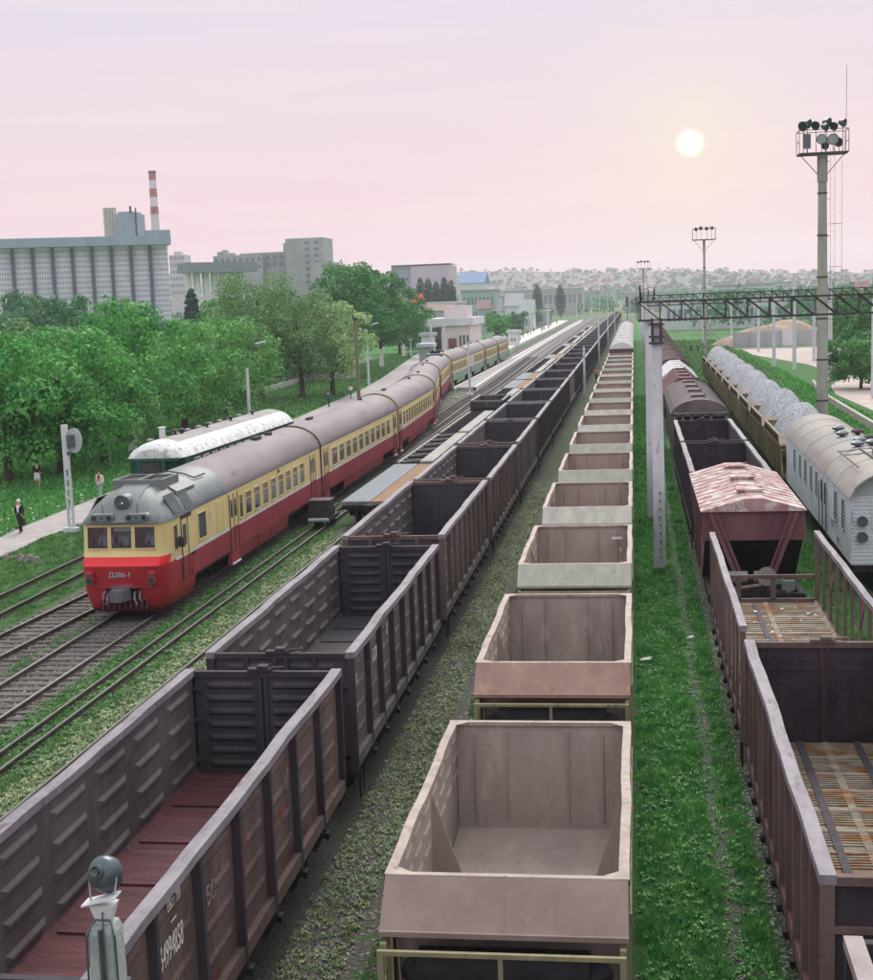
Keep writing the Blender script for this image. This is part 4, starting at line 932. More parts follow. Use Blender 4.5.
# ------------------------------------------------------------------ flat wagons between the diesel train and the gondolas
fx = -12.82
def flat_wagon(name, label, y0, L, style, group='flat wagons between the trains', bog=True):
    x = interp(TR['flat'][0], y0)
    root = thing(name, label, 'flat wagon', (x, y0, 0), 0, group); hw = 1.42
    m = MB()
    if style == 'deck':
        m.box(-hw, hw, 0, L, 1.16, 1.3, 1); m.box(-hw, .0, .05, L, 1.3, 1.36, 0)
        n = int(L/.3)
        for i in range(n): m.box(.03, hw-.02, .02+i*.3, .28+i*.3, 1.3, 1.345, 2)
        m.build('deck', [greydeck, gon_rim, timber], root)
    else:
        wood = mat('pale_deck_plank', (140, 138, 134), (166, 162, 158), 1.5, (1, .4, 1), .8, .2, 10)
        # skeletal container frame: pale side beams, pale centre walkway and dark cross-members
        m.box(-hw, -hw+.16, 0, L, 1.1, 1.38, 0); m.box(hw-.16, hw, 0, L, 1.1, 1.38, 0); m.box(-.05, .75, 0, L, 1.2, 1.39, 0)
        n = int(L/1.5)
        for i in range(n+1):
            yy = .05+(L-.2)*i/n; m.box(-hw+.16, -.05, yy, yy+.14, 1.1, 1.34, 1); m.box(.75, hw-.16, yy, yy+.14, 1.1, 1.34, 1)
        if style == 'skelx':
            for i in range(0, n, 2):
                yy = .1+(L-.2)*i/n; m.beam((-hw+.1, yy, 1.36), (-.05, yy+1.2, 1.36), .1, .06, 0)
        m.build('frame', [wood, gon_post], root)
    m = MB(); m.box(-.22, .22, .05, L-.05, .9, 1.1); m.box(-hw, hw, -.02, .14, .95, 1.16); m.box(-hw, hw, L-.14, L+.02, .95, 1.16)
    for s in (-1, 1): m.box(s*.9, s*1.1, .14, L-.14, .92, 1.1)
    m.build('underframe', black, root)
    for y in (1.8, L-1.8): add_bogie(root, y, detail=False)
    for y, d in ((-.02, -1), (L+.02, 1)): add_coupler(root, y, d)
    return root
flat_wagon('flat_wagon', 'flat wagon decked in brown timber and grey gravel, nearest flat wagon', 65, 15.2, 'deck')
flat_wagon('flat_wagon', 'skeletal flat wagon with pale beams and cross bracing behind the timber deck', 81.2, 17.5, 'skelx')
flat_wagon('flat_wagon', 'second skeletal flat wagon with pale beams beside the gondola train', 99.8, 18.5, 'skel')
ld = gondola('low_wagon', 'low dark sided wagon between the skeletal flat wagons', (interp(TR['flat'][0], 120), 119.6, 0), 'flat wagons between the trains', L=7.5, top=2.2, W=2.9, ribs=False, lod=1, npost=4)
ld['category'] = 'low wagon'
fl = flat_wagon('flat_wagon', 'distant skeletal flat wagon, first beyond the low dark wagon', 128.5, 19, 'skel')
fd = flat_wagon('flat_wagon', 'distant plank decked flat wagon, second beyond the low dark wagon', 149.2, 14, 'deck')
KM = kidmap(); yy = 165
for i in range(2, 18):
    s, ln = ((fl, 19), (fl, 19), (fd, 14))[i % 3]
    dup(s, (interp(TR['flat'][0], yy), yy, 0), 0, 'distant flat wagon, %s beyond the low dark wagon' % ordn(i), kids=KM); yy += ln+1.5
# trolley standing on the narrow rails
t = thing('trolley', 'small dark shunting trolley standing on the narrow rails beside the diesel train', 'trolley', (-15.36, 65.0, 0))
m = MB(); m.box(-.5, .5, 0, 2.2, .35, .55); m.box(-.48, .48, .1, 1.0, .55, 1.35); m.box(-.56, .56, .05, 1.1, 1.35, 1.43); m.box(-.5, -.42, 1.1, 2.1, .9, 1.0); m.box(.42, .5, 1.1, 2.1, .9, 1.0); m.build('frame', darksteel, t)
for y in (.35, 1.8):
    m = MB(); m.cyl((-.42, y, .42), (.42, y, .42), .04, n=8)
    for s in (-1, 1): m.cyl((s*.27, y, .42), (s*.35, y, .42), .22, n=16)
    m.build('wheelset', wheelm, t)
m = MB(); m.cyl((-.3, 1.5, .9), (.3, 1.5, .9), .3, n=16); m.box(-.4, -.32, 1.3, 1.7, .55, 1.1); m.box(.32, .4, 1.3, 1.7, .55, 1.1); m.build('winch_drum', black, t)
m = MB(); m.cyl((-.5, -.25, .5), (.5, -.25, .5), .1, n=12); m.beam((-.3, 0, .5), (-.3, -.25, .5), .08, .08); m.beam((.3, 0, .5), (.3, -.25, .5), .08, .08); m.build('bumper', greyp, t)

# ------------------------------------------------------------------ people
def skinmesh(name, verts, edges, radii, mtl, parent, sub=1):
    me = bpy.data.meshes.new(name+'_skel'); me.from_pydata([tuple(v) for v in verts], edges, [])
    o = bpy.data.objects.new(name+'_skel', me); COL.objects.link(o)
    md = o.modifiers.new('skin', 'SKIN'); md.use_smooth_shade = True
    sb = o.modifiers.new('sub', 'SUBSURF'); sb.levels = sub; sb.render_levels = sub
    lay = me.skin_vertices[0] if me.skin_vertices else None
    if lay is None:
        bpy.context.view_layer.objects.active = o
        try: bpy.ops.mesh.customdata_skin_add()
        except Exception: pass
        lay = me.skin_vertices[0] if me.skin_vertices else None
    if lay:
        for i, r in enumerate(radii):
            lay.data[i].radius = (r, r) if not isinstance(r, tuple) else r
            lay.data[i].use_root = (i == 0)
    dg = bpy.context.evaluated_depsgraph_get(); dg.update()
    m2 = bpy.data.meshes.new_from_object(o.evaluated_get(dg)); m2.name = name
    bpy.data.objects.remove(o)
    m2.materials.clear(); m2.materials.append(mtl)
    for p in m2.polygons: p.use_smooth = True
    r = bpy.data.objects.new(name, m2); COL.objects.link(r)
    if parent: r.parent = parent
    return r
def person(label, loc, rz=0, h=1.72, top=(60, 60, 70), legs=(40, 40, 50), hair=(60, 50, 45), shoes=(30, 28, 28), stride=.22, skirt=False, sit=False, lod=0, arm=0., shirt=None, lean=0., group=None, bag=None):
    root = thing('person', label, 'person', loc, rz, group); k = h/1.75
    cm = lambda c, n: mat('%s_%d_%d_%d' % ((n,)+tuple(c)), c, None, rough=.85)
    tm, lm, hm, sm = cm(top, 'cloth'), cm(legs, 'cloth'), cm(hair, 'hair'), cm(shoes, 'shoe')
    P = lambda x, y, z: (x*k, (y-lean*max(0, z-.9))*k, z*k)
    st = 0 if sit else stride
    if sit: hip = [P(.1, 0, .55), P(.11, -.42, .55), P(.11, -.44, .1), P(.11, -.56, .05)]; hip2 = [P(-.1, 0, .55), P(-.11, -.42, .55), P(-.11, -.44, .1), P(-.11, -.56, .05)]; z0 = -.4
    else: hip = [P(.09, 0, .92), P(.1, -st*.5, .5), P(.1, -st*.9, .09), P(.1, -st*.9-.13, .04)]; hip2 = [P(-.09, 0, .92), P(-.1, st*.45, .5), P(-.1, st*1.0, .11), P(-.1, st*1.0-.12, .04)]; z0 = 0
    Q = lambda x, y, z: P(x, y, z+z0)
    hands = [(.26, -.05-st*.5-arm*.3, .98+arm*.45), (-.26, -.05+st*.4-arm*.25, .98+arm*.4)]
    # one continuous body
    vs_ = [Q(0, 0, .96), Q(0, 0, 1.2), Q(0, 0, 1.42), Q(0, 0, 1.52), Q(0, -.02, 1.62), Q(0, -.015, 1.71)]
    es = [(0, 1), (1, 2), (2, 3), (3, 4), (4, 5)]; rs = [(.15*k, .1*k), (.135*k, .095*k), (.15*k, .1*k), .05*k, (.08*k, .095*k), (.06*k, .075*k)]
    for hp in (hip, hip2):
        b = len(vs_); vs_ += hp; es += [(0, b), (b, b+1), (b+1, b+2), (b+2, b+3)]; rs += [.085*k, .06*k, .04*k, .035*k]
    for s, hd in zip((1, -1), hands):
        b = len(vs_); vs_ += [Q(s*.18, 0, 1.42), Q(s*.25, .02-arm*.1, 1.18), Q(*hd), Q(hd[0]*.98, hd[1]-.03, hd[2]-.09)]; es += [(2, b), (b, b+1), (b+1, b+2), (b+2, b+3)]; rs += [.055*k, .042*k, .03*k, (.035*k, .018*k)]
    body = skinmesh('body', vs_, es, rs, skin, root)
    vs_ = [Q(0, 0, .90), Q(0, 0, 1.05), Q(0, 0, 1.2), Q(0, 0, 1.40), Q(0, 0, 1.47)]; es = [(0, 1), (1, 2), (2, 3), (3, 4)]; rs = [(.165*k, .12*k), (.155*k, .115*k), (.15*k, .115*k), (.165*k, .12*k), (.075*k, .07*k)]
    for s, hd in zip((1, -1), hands):
        b = len(vs_); vs_ += [Q(s*.185, 0, 1.42), Q(s*.25, .02-arm*.1, 1.18), Q(hd[0], hd[1], hd[2]+.02)]; es += [(3, b), (b, b+1), (b+1, b+2)]; rs += [.075*k, .06*k, .048*k]
    skinmesh('jacket', vs_, es, rs, tm, root)
    if shirt:
        m = MB(); m.hexa([Q(-.03, -.13, 1.1), Q(.03, -.13, 1.1), Q(.03, -.05, 1.1), Q(-.03, -.05, 1.1), Q(-.07, -.125, 1.45), Q(.07, -.125, 1.45), Q(.07, -.03, 1.47), Q(-.07, -.03, 1.47)]); m.build('shirt_front', cm(shirt, 'cloth'), root)
    if skirt:
        m = MB(); m.loft([[(a*math.cos(t)*k, a*.8*math.sin(t)*k, z*k) for t in [2*math.pi*i/14 for i in range(14)]] for a, z in ((.24, .42), (.21, .7), (.17, .95), (.16, 1.02))]); m.build('skirt', lm, root, True)
    else:
        vs_ = [P(0, 0, .97+z0)]; es = []; rs = [(.16*k, .115*k)]
        for hp in (hip, hip2):
            b = len(vs_); vs_ += [hp[0], hp[1], hp[2]]; es += [(0, b), (b, b+1), (b+1, b+2)]; rs += [.105*k, .08*k, .06*k]
        skinmesh('trousers', vs_, es, rs, lm, root)
    for hp in (hip, hip2):
        m = MB(); a = hp[2]; m.loft([[(a[0]+r_*math.cos(t), a[1]+.05*k-dy+r2_*math.sin(t), zz) for t in [2*math.pi*i/10 for i in range(10)]] for r_, r2_, dy, zz in ((.045*k, .13*k, .1, a[2]-.09*k), (.05*k, .14*k, .1, a[2]-.05*k), (.04*k, .07*k, .03, a[2]+.0))]); m.build('shoe', sm, root, True)
    m = MB(); c = Q(0, .005, 1.69); m.sphere(c, .107*k, 12, 0, 1.0)
    m.v = [(x, max(y, c[1]-.07*k) if z < c[2]+.03*k else y, max(z, c[2]-.06*k)) for x, y, z in m.v]; m.build('hair', hm, root, True)
    if bag: 
        m = MB(); m.box(.2*k, .32*k, -.2*k-st*.4, .1*k-st*.4, .45*k, .78*k); m.beam((.26*k, -.14*k-st*.4, .78*k), (.26*k, -.05*k-st*.5, .9*k), .02, .02); b_ = bevel(m.build('shoulder_bag', cm(bag, 'cloth'), None)); b_.location = loc; b_.rotation_euler.z = rz
        b_.name = 'hand_bag'; tag(b_, 'dark hand bag carried by the man in the black suit', 'bag')
    return root
person('white haired man in black suit and white shirt walking on the path', up(21, 533), R(-12), 1.7, (32, 34, 42), (30, 32, 40), (226, 224, 220), shirt=(232, 232, 236), bag=(26, 28, 34))
person('person in pale pink coat with dark red scarf walking behind the diesel train', up(101, 499), R(-10), 1.7, (222, 196, 186), (150, 160, 176), (70, 50, 40), shirt=(110, 40, 48))
person('person in dark top and white skirt under the tree by the wall', up(38, 487), R(30), 1.65, (44, 46, 60), (208, 206, 208), (40, 34, 32), skirt=True, lean=.25)
person('walker in blue shirt on the path by the lamp post', up(329, 407), R(160), 1.75, (60, 84, 140), (50, 60, 90), (50, 40, 36))
person('walker in white shirt on the path by the wooden pole', up(351, 399), R(-20), 1.72, (232, 232, 236), (90, 100, 130), (60, 44, 40), arm=.4)
person('dark clad walker on the grass right of the goods train, left of the two', up(691, 353), 0, 1.8, (40, 42, 50), (36, 38, 46), (30, 28, 28))
person('dark clad walker on the grass right of the goods train, right of the two', up(698, 353), 0, 1.75, (46, 46, 56), (50, 50, 60), (34, 30, 28))
person('track worker in orange yellow vest standing between gondolas and hoppers', (-4.9, 178, 0), 0, 1.75, (214, 150, 50), (60, 60, 50), (120, 60, 30), arm=.3)
rp = random.Random(5)
for i, (px, py, n_, sz_, lab) in enumerate(((645, 662, 1, .16, 'scrap of white paper on the grass beside the second hopper'), (690, 640, 1, .1, 'small crumpled white scrap near the trodden trail'))):
    p_ = up(px, py); m = MB(); m.poly([(-sz_, -sz_*.5, .07), (sz_, -sz_*.4, .1), (sz_*.8, sz_*.6, .14), (-sz_*.7, sz_*.5, .09)]); m.poly([(sz_, -sz_*.4, .1), (sz_*1.4, 0, .16), (sz_*.8, sz_*.6, .14)]); o = m.build('paper_scrap', whitem); o.location = p_; tag(o, lab, 'litter')
p_ = up(22, 561); rs__ = random.Random(4); m = MB()
for i in range(26):
    a_ = rs__.uniform(0, 6.3); r_ = rs__.uniform(0, .75); c_ = (r_*math.cos(a_)*1.5, r_*math.sin(a_), rs__.uniform(.02, .16)); q_ = rs__.uniform(.06, .15)
    m.hexa([(c_[0]-q_, c_[1]-q_, 0), (c_[0]+q_, c_[1]-q_*.7, 0), (c_[0]+q_*.8, c_[1]+q_, 0), (c_[0]-q_, c_[1]+q_*.8, 0), (c_[0]-q_*.6, c_[1]-q_*.7, c_[2]+q_), (c_[0]+q_*.7, c_[1]-q_*.4, c_[2]+q_*.8), (c_[0]+q_*.5, c_[1]+q_*.6, c_[2]+q_), (c_[0]-q_*.7, c_[1]+q_*.4, c_[2]+q_*.6)])
o = m.build('rubble', mat('rubble_grey', (104, 100, 98), (150, 144, 138), 5, rough=.95)); o.location = p_; tag(o, 'small heap of grey rubble on the verge beside the path', 'rubble', kind='stuff')
m = MB(); rs__ = random.Random(6)
for i in range(60):
    x_, y_, q_ = rs__.uniform(-1.3, 1.3), rs__.uniform(1, 11), rs__.uniform(.015, .07); m.poly([(x_-q_, y_-q_, 1.668), (x_+q_, y_-q_*.5, 1.69), (x_+q_*.6, y_+q_, 1.67), (x_-q_*.8, y_+q_*.7, 1.7)])
o = m.build('debris', whitem); o.location = (RX, 29.1, 0); tag(o, 'pale scraps scattered on the rusty floor of the stake wagon', 'litter', kind='stuff')
cols = [(60, 64, 80), (150, 60, 64), (214, 212, 214), (70, 96, 130), (40, 42, 48), (120, 100, 90), (200, 190, 170)]
cn_ = ['slate', 'red', 'white', 'blue', 'black', 'brown', 'cream']
for i in range(16):
    yy_ = 318+i*15.5+rp.uniform(-4, 4); ci = i % 7; xx_ = rp.uniform(-29.6, -27.6)-(yy_-300)*.0095
    person('distant passenger in %s top waiting on the far platform, %s from the kiosk' % (cn_[ci], ordn(i)), (xx_, yy_, .5), rp.uniform(0, 6), rp.uniform(1.6, 1.8), cols[ci], cols[(ci+3) % 7], group='passengers on the far platform')

# ------------------------------------------------------------------ diesel train
def pane_both(m, x, y0, y1, z0, z1, mi=0):
    for s in (-1, 1): m.box(s*(x-.005), s*(x+.012), y0, y1, z0, z1, mi)
HW = 1.56
RP = [(-HW, 3.55), (-HW-.02, 3.62), (-1.5, 3.86), (-1.34, 4.12), (-1.1, 4.34), (-.8, 4.52), (-.42, 4.64), (0, 4.68)]
RP = RP+[(-x, z) for x, z in RP[-2::-1]]
def hwz(z):   # half width of the roof outline at height z
    pts = [(-x, zz) for x, zz in RP[:8]]
    if z <= 3.55: return HW
    for (a, za), (b, zb) in zip(pts[:-1], pts[1:]):
        if za <= z <= zb: return a+(b-a)*(z-za)/(zb-za)
    return .0
def car_body(root, y0, L, up_m, low_m, stripe_z=(2.04, 2.14), skirt=.62, bogies=(), stripem=whitem, roofm=None, endcap=True, front_open=False):
    m = MB()
    cuts = sorted({y0, L, *[v for b in bogies for v in b]})
    for s in (-1, 1):
        m.poly([(s*HW, y0, stripe_z[1]), (s*HW, L, stripe_z[1]), (s*HW, L, 3.55), (s*HW, y0, 3.55)][::s], 0)
        m.poly([(s*(HW+.006), y0, stripe_z[0]), (s*(HW+.006), L, stripe_z[0]), (s*(HW+.006), L, stripe_z[1]), (s*(HW+.006), y0, stripe_z[1])][::s], 2)
        m.poly([(s*HW, y0, stripe_z[1]), (s*(HW+.006), y0, stripe_z[1]), (s*(HW+.006), L, stripe_z[1]), (s*HW, L, stripe_z[1])], 2)
        for a, b in zip(cuts[:-1], cuts[1:]):
            zb = 1.12 if any(p <= a and b <= q for p, q in bogies) else skirt
            m.poly([(s*(HW-.0), a, 1.2), (s*(HW-.0), b, 1.2), (s*(HW-.0), b, stripe_z[0]), (s*(HW-.0), a, stripe_z[0])][::s], 1)
            m.poly([(s*(HW-.1), a, zb), (s*(HW-.1), b, zb), (s*HW, b, 1.2), (s*HW, a, 1.2)][::s], 1)
    m.poly([(-HW, y0, 1.12), (HW, y0, 1.12), (HW, L, 1.12), (-HW, L, 1.12)], 3)
    if endcap:
        for y in ((L,) if front_open else (y0, L)):
            m.poly([(-HW, y, 1.0), (HW, y, 1.0), (HW, y, 3.55)]+[(x, y, z) for x, z in RP[::-1]]+[(-HW, y, 3.55)], 0)
    m.build('body', [up_m, low_m, stripem, black], root)
    m = MB(); n = 8
    m.loft([[(x, y0+(L-y0)*i/n, z) for x, z in RP] for i in range(n+1)], closed=False)
    rf = m.build('roof', roofm or roof_dmu, root); smooth_angle(rf, 50)
    return rf
def side_door(root, y, w_, up_m, low_m, z0=.64, z1=3.45, sides=(-1, 1)):
    for s in sides:
        m = MB(); x = HW+.014
        m.box(s*(HW-.01), s*x, y, y+w_/2-.015, 2.09, z1, 0); m.box(s*(HW-.01), s*x, y+w_/2+.015, y+w_, 2.09, z1, 0)
        m.box(s*(HW-.01), s*x, y, y+w_/2-.015, z0+.45, 2.085, 1); m.box(s*(HW-.01), s*x, y+w_/2+.015, y+w_, z0+.45, 2.085, 1)
        m.box(s*(HW-.1), s*x, y-.05, y+w_+.05, z0, z0+.45, 1)
        for yy in (y-.03, y+w_/2-.015, y+w_): m.box(s*(HW-.01), s*(x+.02), yy+.005, yy+.025, z0+.4, z1, 2)
        dr = m.build('door', [up_m, low_m, darksteel], root)
        m = MB(); 
        for yy in (y+w_*.12, y+w_*.62): m.box(s*x, s*(x+.008), yy, yy+w_*.26, 2.5, 3.2)
        m.build('door_window', glass_d, dr)
        m = MB(); m.box(s*(HW-.1), s*(x+.06), y-.02, y+w_+.02, z0-.03, z0+.02); m.build('step', whitem, dr)
def windows(root, ys, w_=.8, z0=2.3, z1=3.22, frame=yel):
    for y in ys:
        ww = w_ if not isinstance(y, tuple) else y[1]; y = y if not isinstance(y, tuple) else y[0]
        for s in (-1, 1):
            m = MB(); m.box(s*(HW-.01), s*(HW+.01), y, y+ww, z0, z1); wn = m.build('window', glass_d, root)
            m = MB(); m.box(s*(HW+.0), s*(HW+.03), y-.04, y, z0-.04, z1+.04); m.box(s*(HW+.0), s*(HW+.03), y+ww, y+ww+.04, z0-.04, z1+.04); m.box(s*HW, s*(HW+.028), y, y+ww, z1, z1+.04); m.box(s*HW, s*(HW+.04), y, y+ww, z0-.04, z0)
            if ww > .5: m.box(s*HW, s*(HW+.02), y, y+ww, z1-.28, z1-.25)
            m.build('frame', frame, wn)
def emu_bogie(root, y):
    b = add_bogie(root, y, base=1.05); return b
def head_car():
    L = 24.3
    root = thing('diesel_railcar', 'red and yellow diesel railcar head with grey domed nose leading the train', 'railcar', (-17.75, 45.0, 0))
    # nose: plan outlines stacked by height
    def outline(z, yf, hw, fw, ys=2.2, yb=3.4):
        # right half: from centre front to side, mirrored. includes window column stops
        xs = [(0, 0), (.37, .0), (.49, .005), (fw, .03)]
        r_ = [(x, yf+dy) for x, dy in xs]
        cx, cy = hw, yf+.95*(hw-fw)/.3*.9 if hw > fw else yf
        cy = yf+max(.25, (hw-fw)*2.2)
        for t in (.25, .5, .75, 1.):
            a = t*math.pi/2; r_.append((fw+(hw-fw)*math.sin(a), yf+.03+(cy-yf)*(1-math.cos(a))))
        for y in (max(cy+.05, ys*.6), ys, yb): r_.append((hw, max(y, r_[-1][1]+.02)))
        l_ = [(-x, y) for x, y in r_[::-1]][:-1]
        return [(x, y, z) for x, y in l_+r_]
    lev = [(.46, .34, 1.28, 1.0), (.62, .18, 1.42, 1.12), (1.15, .02, 1.53, 1.22), (1.95, -.06, HW, 1.24), (2.12, -.10, HW, 1.25), (2.42, .07, HW, 1.24), (2.72, .12, HW, 1.22), (3.46, .2, HW, 1.22), (3.56, .2, HW, 1.24)]
    secs = [outline(z, yf, hw, fw) for z, yf, hw, fw in lev]
    n = len(secs[0]); c = n//2
    # columns: index c is centre. windows between stops 0-.37 , .49-fw (both sides) on level 6-7
    m = MB(); k = len(m.v)
    for s_ in secs: m.v += s_
    def mi(i): return 1 if i < 4 else (4 if i == 4 else 0)
    holes = {c-3, c-1, c, c+2}
    for i in range(len(secs)-1):
        for j in range(n-1):
            if i == 6 and j in holes: continue
            a = k+i*n+j; m.f.append((a, a+1, a+1+n, a+n)); mm = mi(i)
            if i <= 4 and (j < 5 or j > n-7) and i == 4: mm = 0 if (j < 3 or j > n-5) else 4
            if i < 4 and False: mm = 1
            m.m.append(mm)
    m.poly([p for p in secs[0]][::-1], 3)
    nose = m.build('nose', [yel, red, whitem, black, red_lit], root); smooth_angle(nose, 32)
    # dome above the windscreen
    dl = [(3.56, .1, 1.60, 1.2), (3.64, .06, 1.60, 1.1), (3.86, .22, 1.50, .9), (4.12, .48, 1.36, .7), (4.36, .86, 1.12, .5), (4.56, 1.38, .82, .36), (4.70, 2.0, .5, .2), (4.78, 2.7, .2, .08)]
    m = MB(); ss = []
    for z, yf, hw, fw in dl: 
        o_ = outline(z, yf, hw, fw, 2.2+max(0, z-4)*1.0, 3.4); ss.append(o_)
    m.loft(ss, closed=False); m.poly(ss[-1])
    m.poly(ss[0][::-1])
    dome = m.build('nose_dome', nose_grey, root); smooth_angle(dome, 60)
    # cab interior
    m = MB(); m.box(-1.45, 1.45, 1.7, 1.75, 1.2, 3.5); m.box(-1.4, 1.4, .35, .75, 2.3, 2.62, 1); m.box(-1.45, 1.45, .4, 1.7, 1.2, 1.3); m.build('cab_bulkhead', [mat('cab_green', (44, 96, 80), (34, 76, 64), 2), darksteel], root)
    gl = bpy.data.materials.new('windscreen'); gl.use_nodes = True; gn = gl.node_tree; bs = gn.nodes['Principled BSDF']; out = gn.nodes['Material Output']
    tr = N(gn, 'ShaderNodeBsdfTransparent'); tr.inputs[0].default_value = (.75, .82, .82, 1); gsy = N(gn, 'ShaderNodeBsdfGlossy'); gsy.inputs['Roughness'].default_value = .06; ms = N(gn, 'ShaderNodeMixShader'); fr_ = N(gn, 'ShaderNodeFresnel')
    fr_.inputs[0].default_value = 1.5; gn.links.new(fr_.outputs[0], ms.inputs[0]); gn.links.new(tr.outputs[0], ms.inputs[1]); gn.links.new(gsy.outputs[0], ms.inputs[2]); gn.links.new(ms.outputs[0], out.inputs[0])
    for x0, x1 in ((-1.22, -.49), (-.37, .37), (.49, 1.22)):
        m = MB(); m.hexa([(x0, .155, 2.72), (x1, .155, 2.72), (x1, .17, 2.72), (x0, .17, 2.72), (x0, .23, 3.46), (x1, .23, 3.46), (x1, .245, 3.46), (x0, .245, 3.46)]); wn = m.build('windscreen', gl, root)
        m = MB(); t_ = .035
        for (a, b, z0, z1) in ((x0-t_, x0, 2.69, 3.49), (x1, x1+t_, 2.69, 3.49)): m.hexa([(a, .10, z0), (b, .10, z0), (b, .17, z0), (a, .17, z0), (a, .185, z1), (b, .185, z1), (b, .25, z1), (a, .25, z1)])
        m.box(x0, x1, .09, .16, 2.68, 2.72); m.box(x0, x1, .18, .25, 3.46, 3.49); m.build('frame', yel, wn)
        m = MB(); m.beam(((x0+x1)/2+.05, .1, 2.68), ((x0+x1)/2-.22, .17, 3.1), .012, .012); m.build('wiper', black, wn)
    m = MB(); m.box(-.28, .36, .26, .3, 3.3, 3.42); m.build('route_board', whitem, root)
    # headlight and marker pods
    m = MB(); m.cyl((0, .46, 4.28), (0, 1.0, 4.28), .27, .27, 24); m.build('headlight', nose_grey, root)
    m = MB()
    m.loft([[(.27*math.cos(t)*q, yy, 4.28+.27*math.sin(t)*q) for t in [2*math.pi*i/24 for i in range(24)]] for q, yy in ((1.0, .4), (.98, .38), (.8, .38), (.72, .44), (.3, .5))]); m.build('headlight_rim', lamp_grey, root)
    m = MB(); m.cyl((0, .46, 4.28), (0, .44, 4.28), .2, n=20); m.build('headlight_lens', glassm, root)
    m = MB(); m.sphere((0.02, .42, 4.26), .045, 8); m.build('headlight_bulb', mat('bulb_white', (240, 240, 240), None, rough=.3), root)
    for s in (-1, 1):
        m = MB(); x = s*.63; mm_ = []
        m.loft([[(x+sx*.3*q+.14*q*math.cos(t), yy, 3.8+.14*q*math.sin(t)) for sx, t in [(1 if -math.pi/2 <= t <= math.pi/2 else -1, t) for t in [-math.pi/2+2*math.pi*i/20 for i in range(20)]]] for q, yy in ((1.0, .5), (1.0, .09), (.86, .05))])
        pd = m.build('lamp_pod', nose_grey, root)
        m = MB()
        for dx, rr in ((-.27, .085), (0, .04), (.27, .085)): m.cyl((x+dx, .05, 3.8), (x+dx, .03, 3.8), rr, n=14)
        m.build('lamp_lens', glassm, pd)
        m = MB(); m.cyl((x, .25, 3.86), (x, .2, 4.25), .012, n=6); m.build('whisker', black, pd)
        # buffer-beam lamps
        m = MB(); x = s*1.13; m.box(x-.13, x+.13, -.2, .15, 1.5, 1.95); lb = bevel(m.build('buffer_lamp', red, root), .05)
        m = MB(); m.cyl((x, -.18, 1.64), (x, -.24, 1.64), .125, n=18); m.cyl((x, -.18, 1.85), (x, -.22, 1.85), .06, n=12); m.build('lens', lamp_grey, lb)
        m = MB(); m.cyl((x, -.24, 1.64), (x, -.246, 1.64), .09, n=18); m.build('glass', glassm, lb)
    text_mesh('number_plate', 'Д386-1', .25, mat('chrome_letters', (214, 214, 220), (170, 170, 180), 8, rough=.35, metal=.4), root, onfront(-.46, -.085, 1.74), .02, 0, 1.05)
    # sill line, coupler recess, coupler, hoses, cow-catcher grille
    m = MB(); m.box(-1.1, 1.1, -.075, .0, 1.36, 1.4); m.hexa([(-.55, -.12, 1.36), (.55, -.12, 1.36), (.55, 0, 1.36), (-.55, 0, 1.36), (-.35, -.1, 1.5), (.35, -.1, 1.5), (.35, 0, 1.5), (-.35, 0, 1.5)]); m.build('front_ledge', redd, root)
    m = MB(); m.box(-.62, .62, -.015, .3, .98, 1.34); m.box(-.85, .85, .08, .3, .55, .92); m.build('coupler_recess', black, root)
    m = MB(); 
    for i in range(9): m.hexa([(-.82+i*.2, .04, .56), (-.77+i*.2, .04, .56), (-.77+i*.2, .1, .56), (-.82+i*.2, .1, .56), (-.76+i*.2, -.03, .92), (-.71+i*.2, -.03, .92), (-.71+i*.2, .06, .92), (-.76+i*.2, .06, .92)])
    m.box(-.88, .88, .0, .1, .92, .96); m.build('grille', redd, root)
    m = MB(); m.box(-.14, .14, -.35, .3, 1.02, 1.26); m.hexa([(-.26, -.62, .96), (.2, -.62, .96), (.3, -.3, .96), (-.22, -.3, .96), (-.26, -.62, 1.36), (.2, -.62, 1.36), (.3, -.3, 1.36), (-.22, -.3, 1.36)]); m.box(-.3, .34, -.3, -.12, .98, 1.42)
    m.build('coupler', mat('coupler_grey', (84, 84, 92), (112, 110, 116), 3), root)
    m = MB()
    for s in (-1, 1):
        m.tube([(s*.45, 0, 1.2), (s*.48, -.2, 1.15), (s*.5, -.26, .95), (s*.56, -.2, .8)], .035, 8); m.tube([(s*.62, 0, 1.22), (s*.66, -.16, 1.18), (s*.66, -.2, 1.0), (s*.7, -.1, .85)], .03, 8)
    m.build('brake_hoses', mat('hose_grey', (150, 150, 158), (110, 108, 112), 5), root)
    m = MB(); m.loft([[(x, y, .44) for x, y in ((-1.3, .5), (-1.05, .3), (1.05, .3), (1.3, .5), (1.3, 1.3), (-1.3, 1.3))], [(x, y, .62) for x, y in ((-1.4, .5), (-1.1, .17), (1.1, .17), (1.4, .5), (1.42, 1.3), (-1.42, 1.3))]]); m.build('snow_plough', mat('grimy_red', (70, 34, 38), (100, 44, 48), 3), root)
    # body behind the nose
    rf = car_body(root, 3.4, L, yel, redd, bogies=((3.0, 7.6), (17.3, 21.6)), front_open=True)
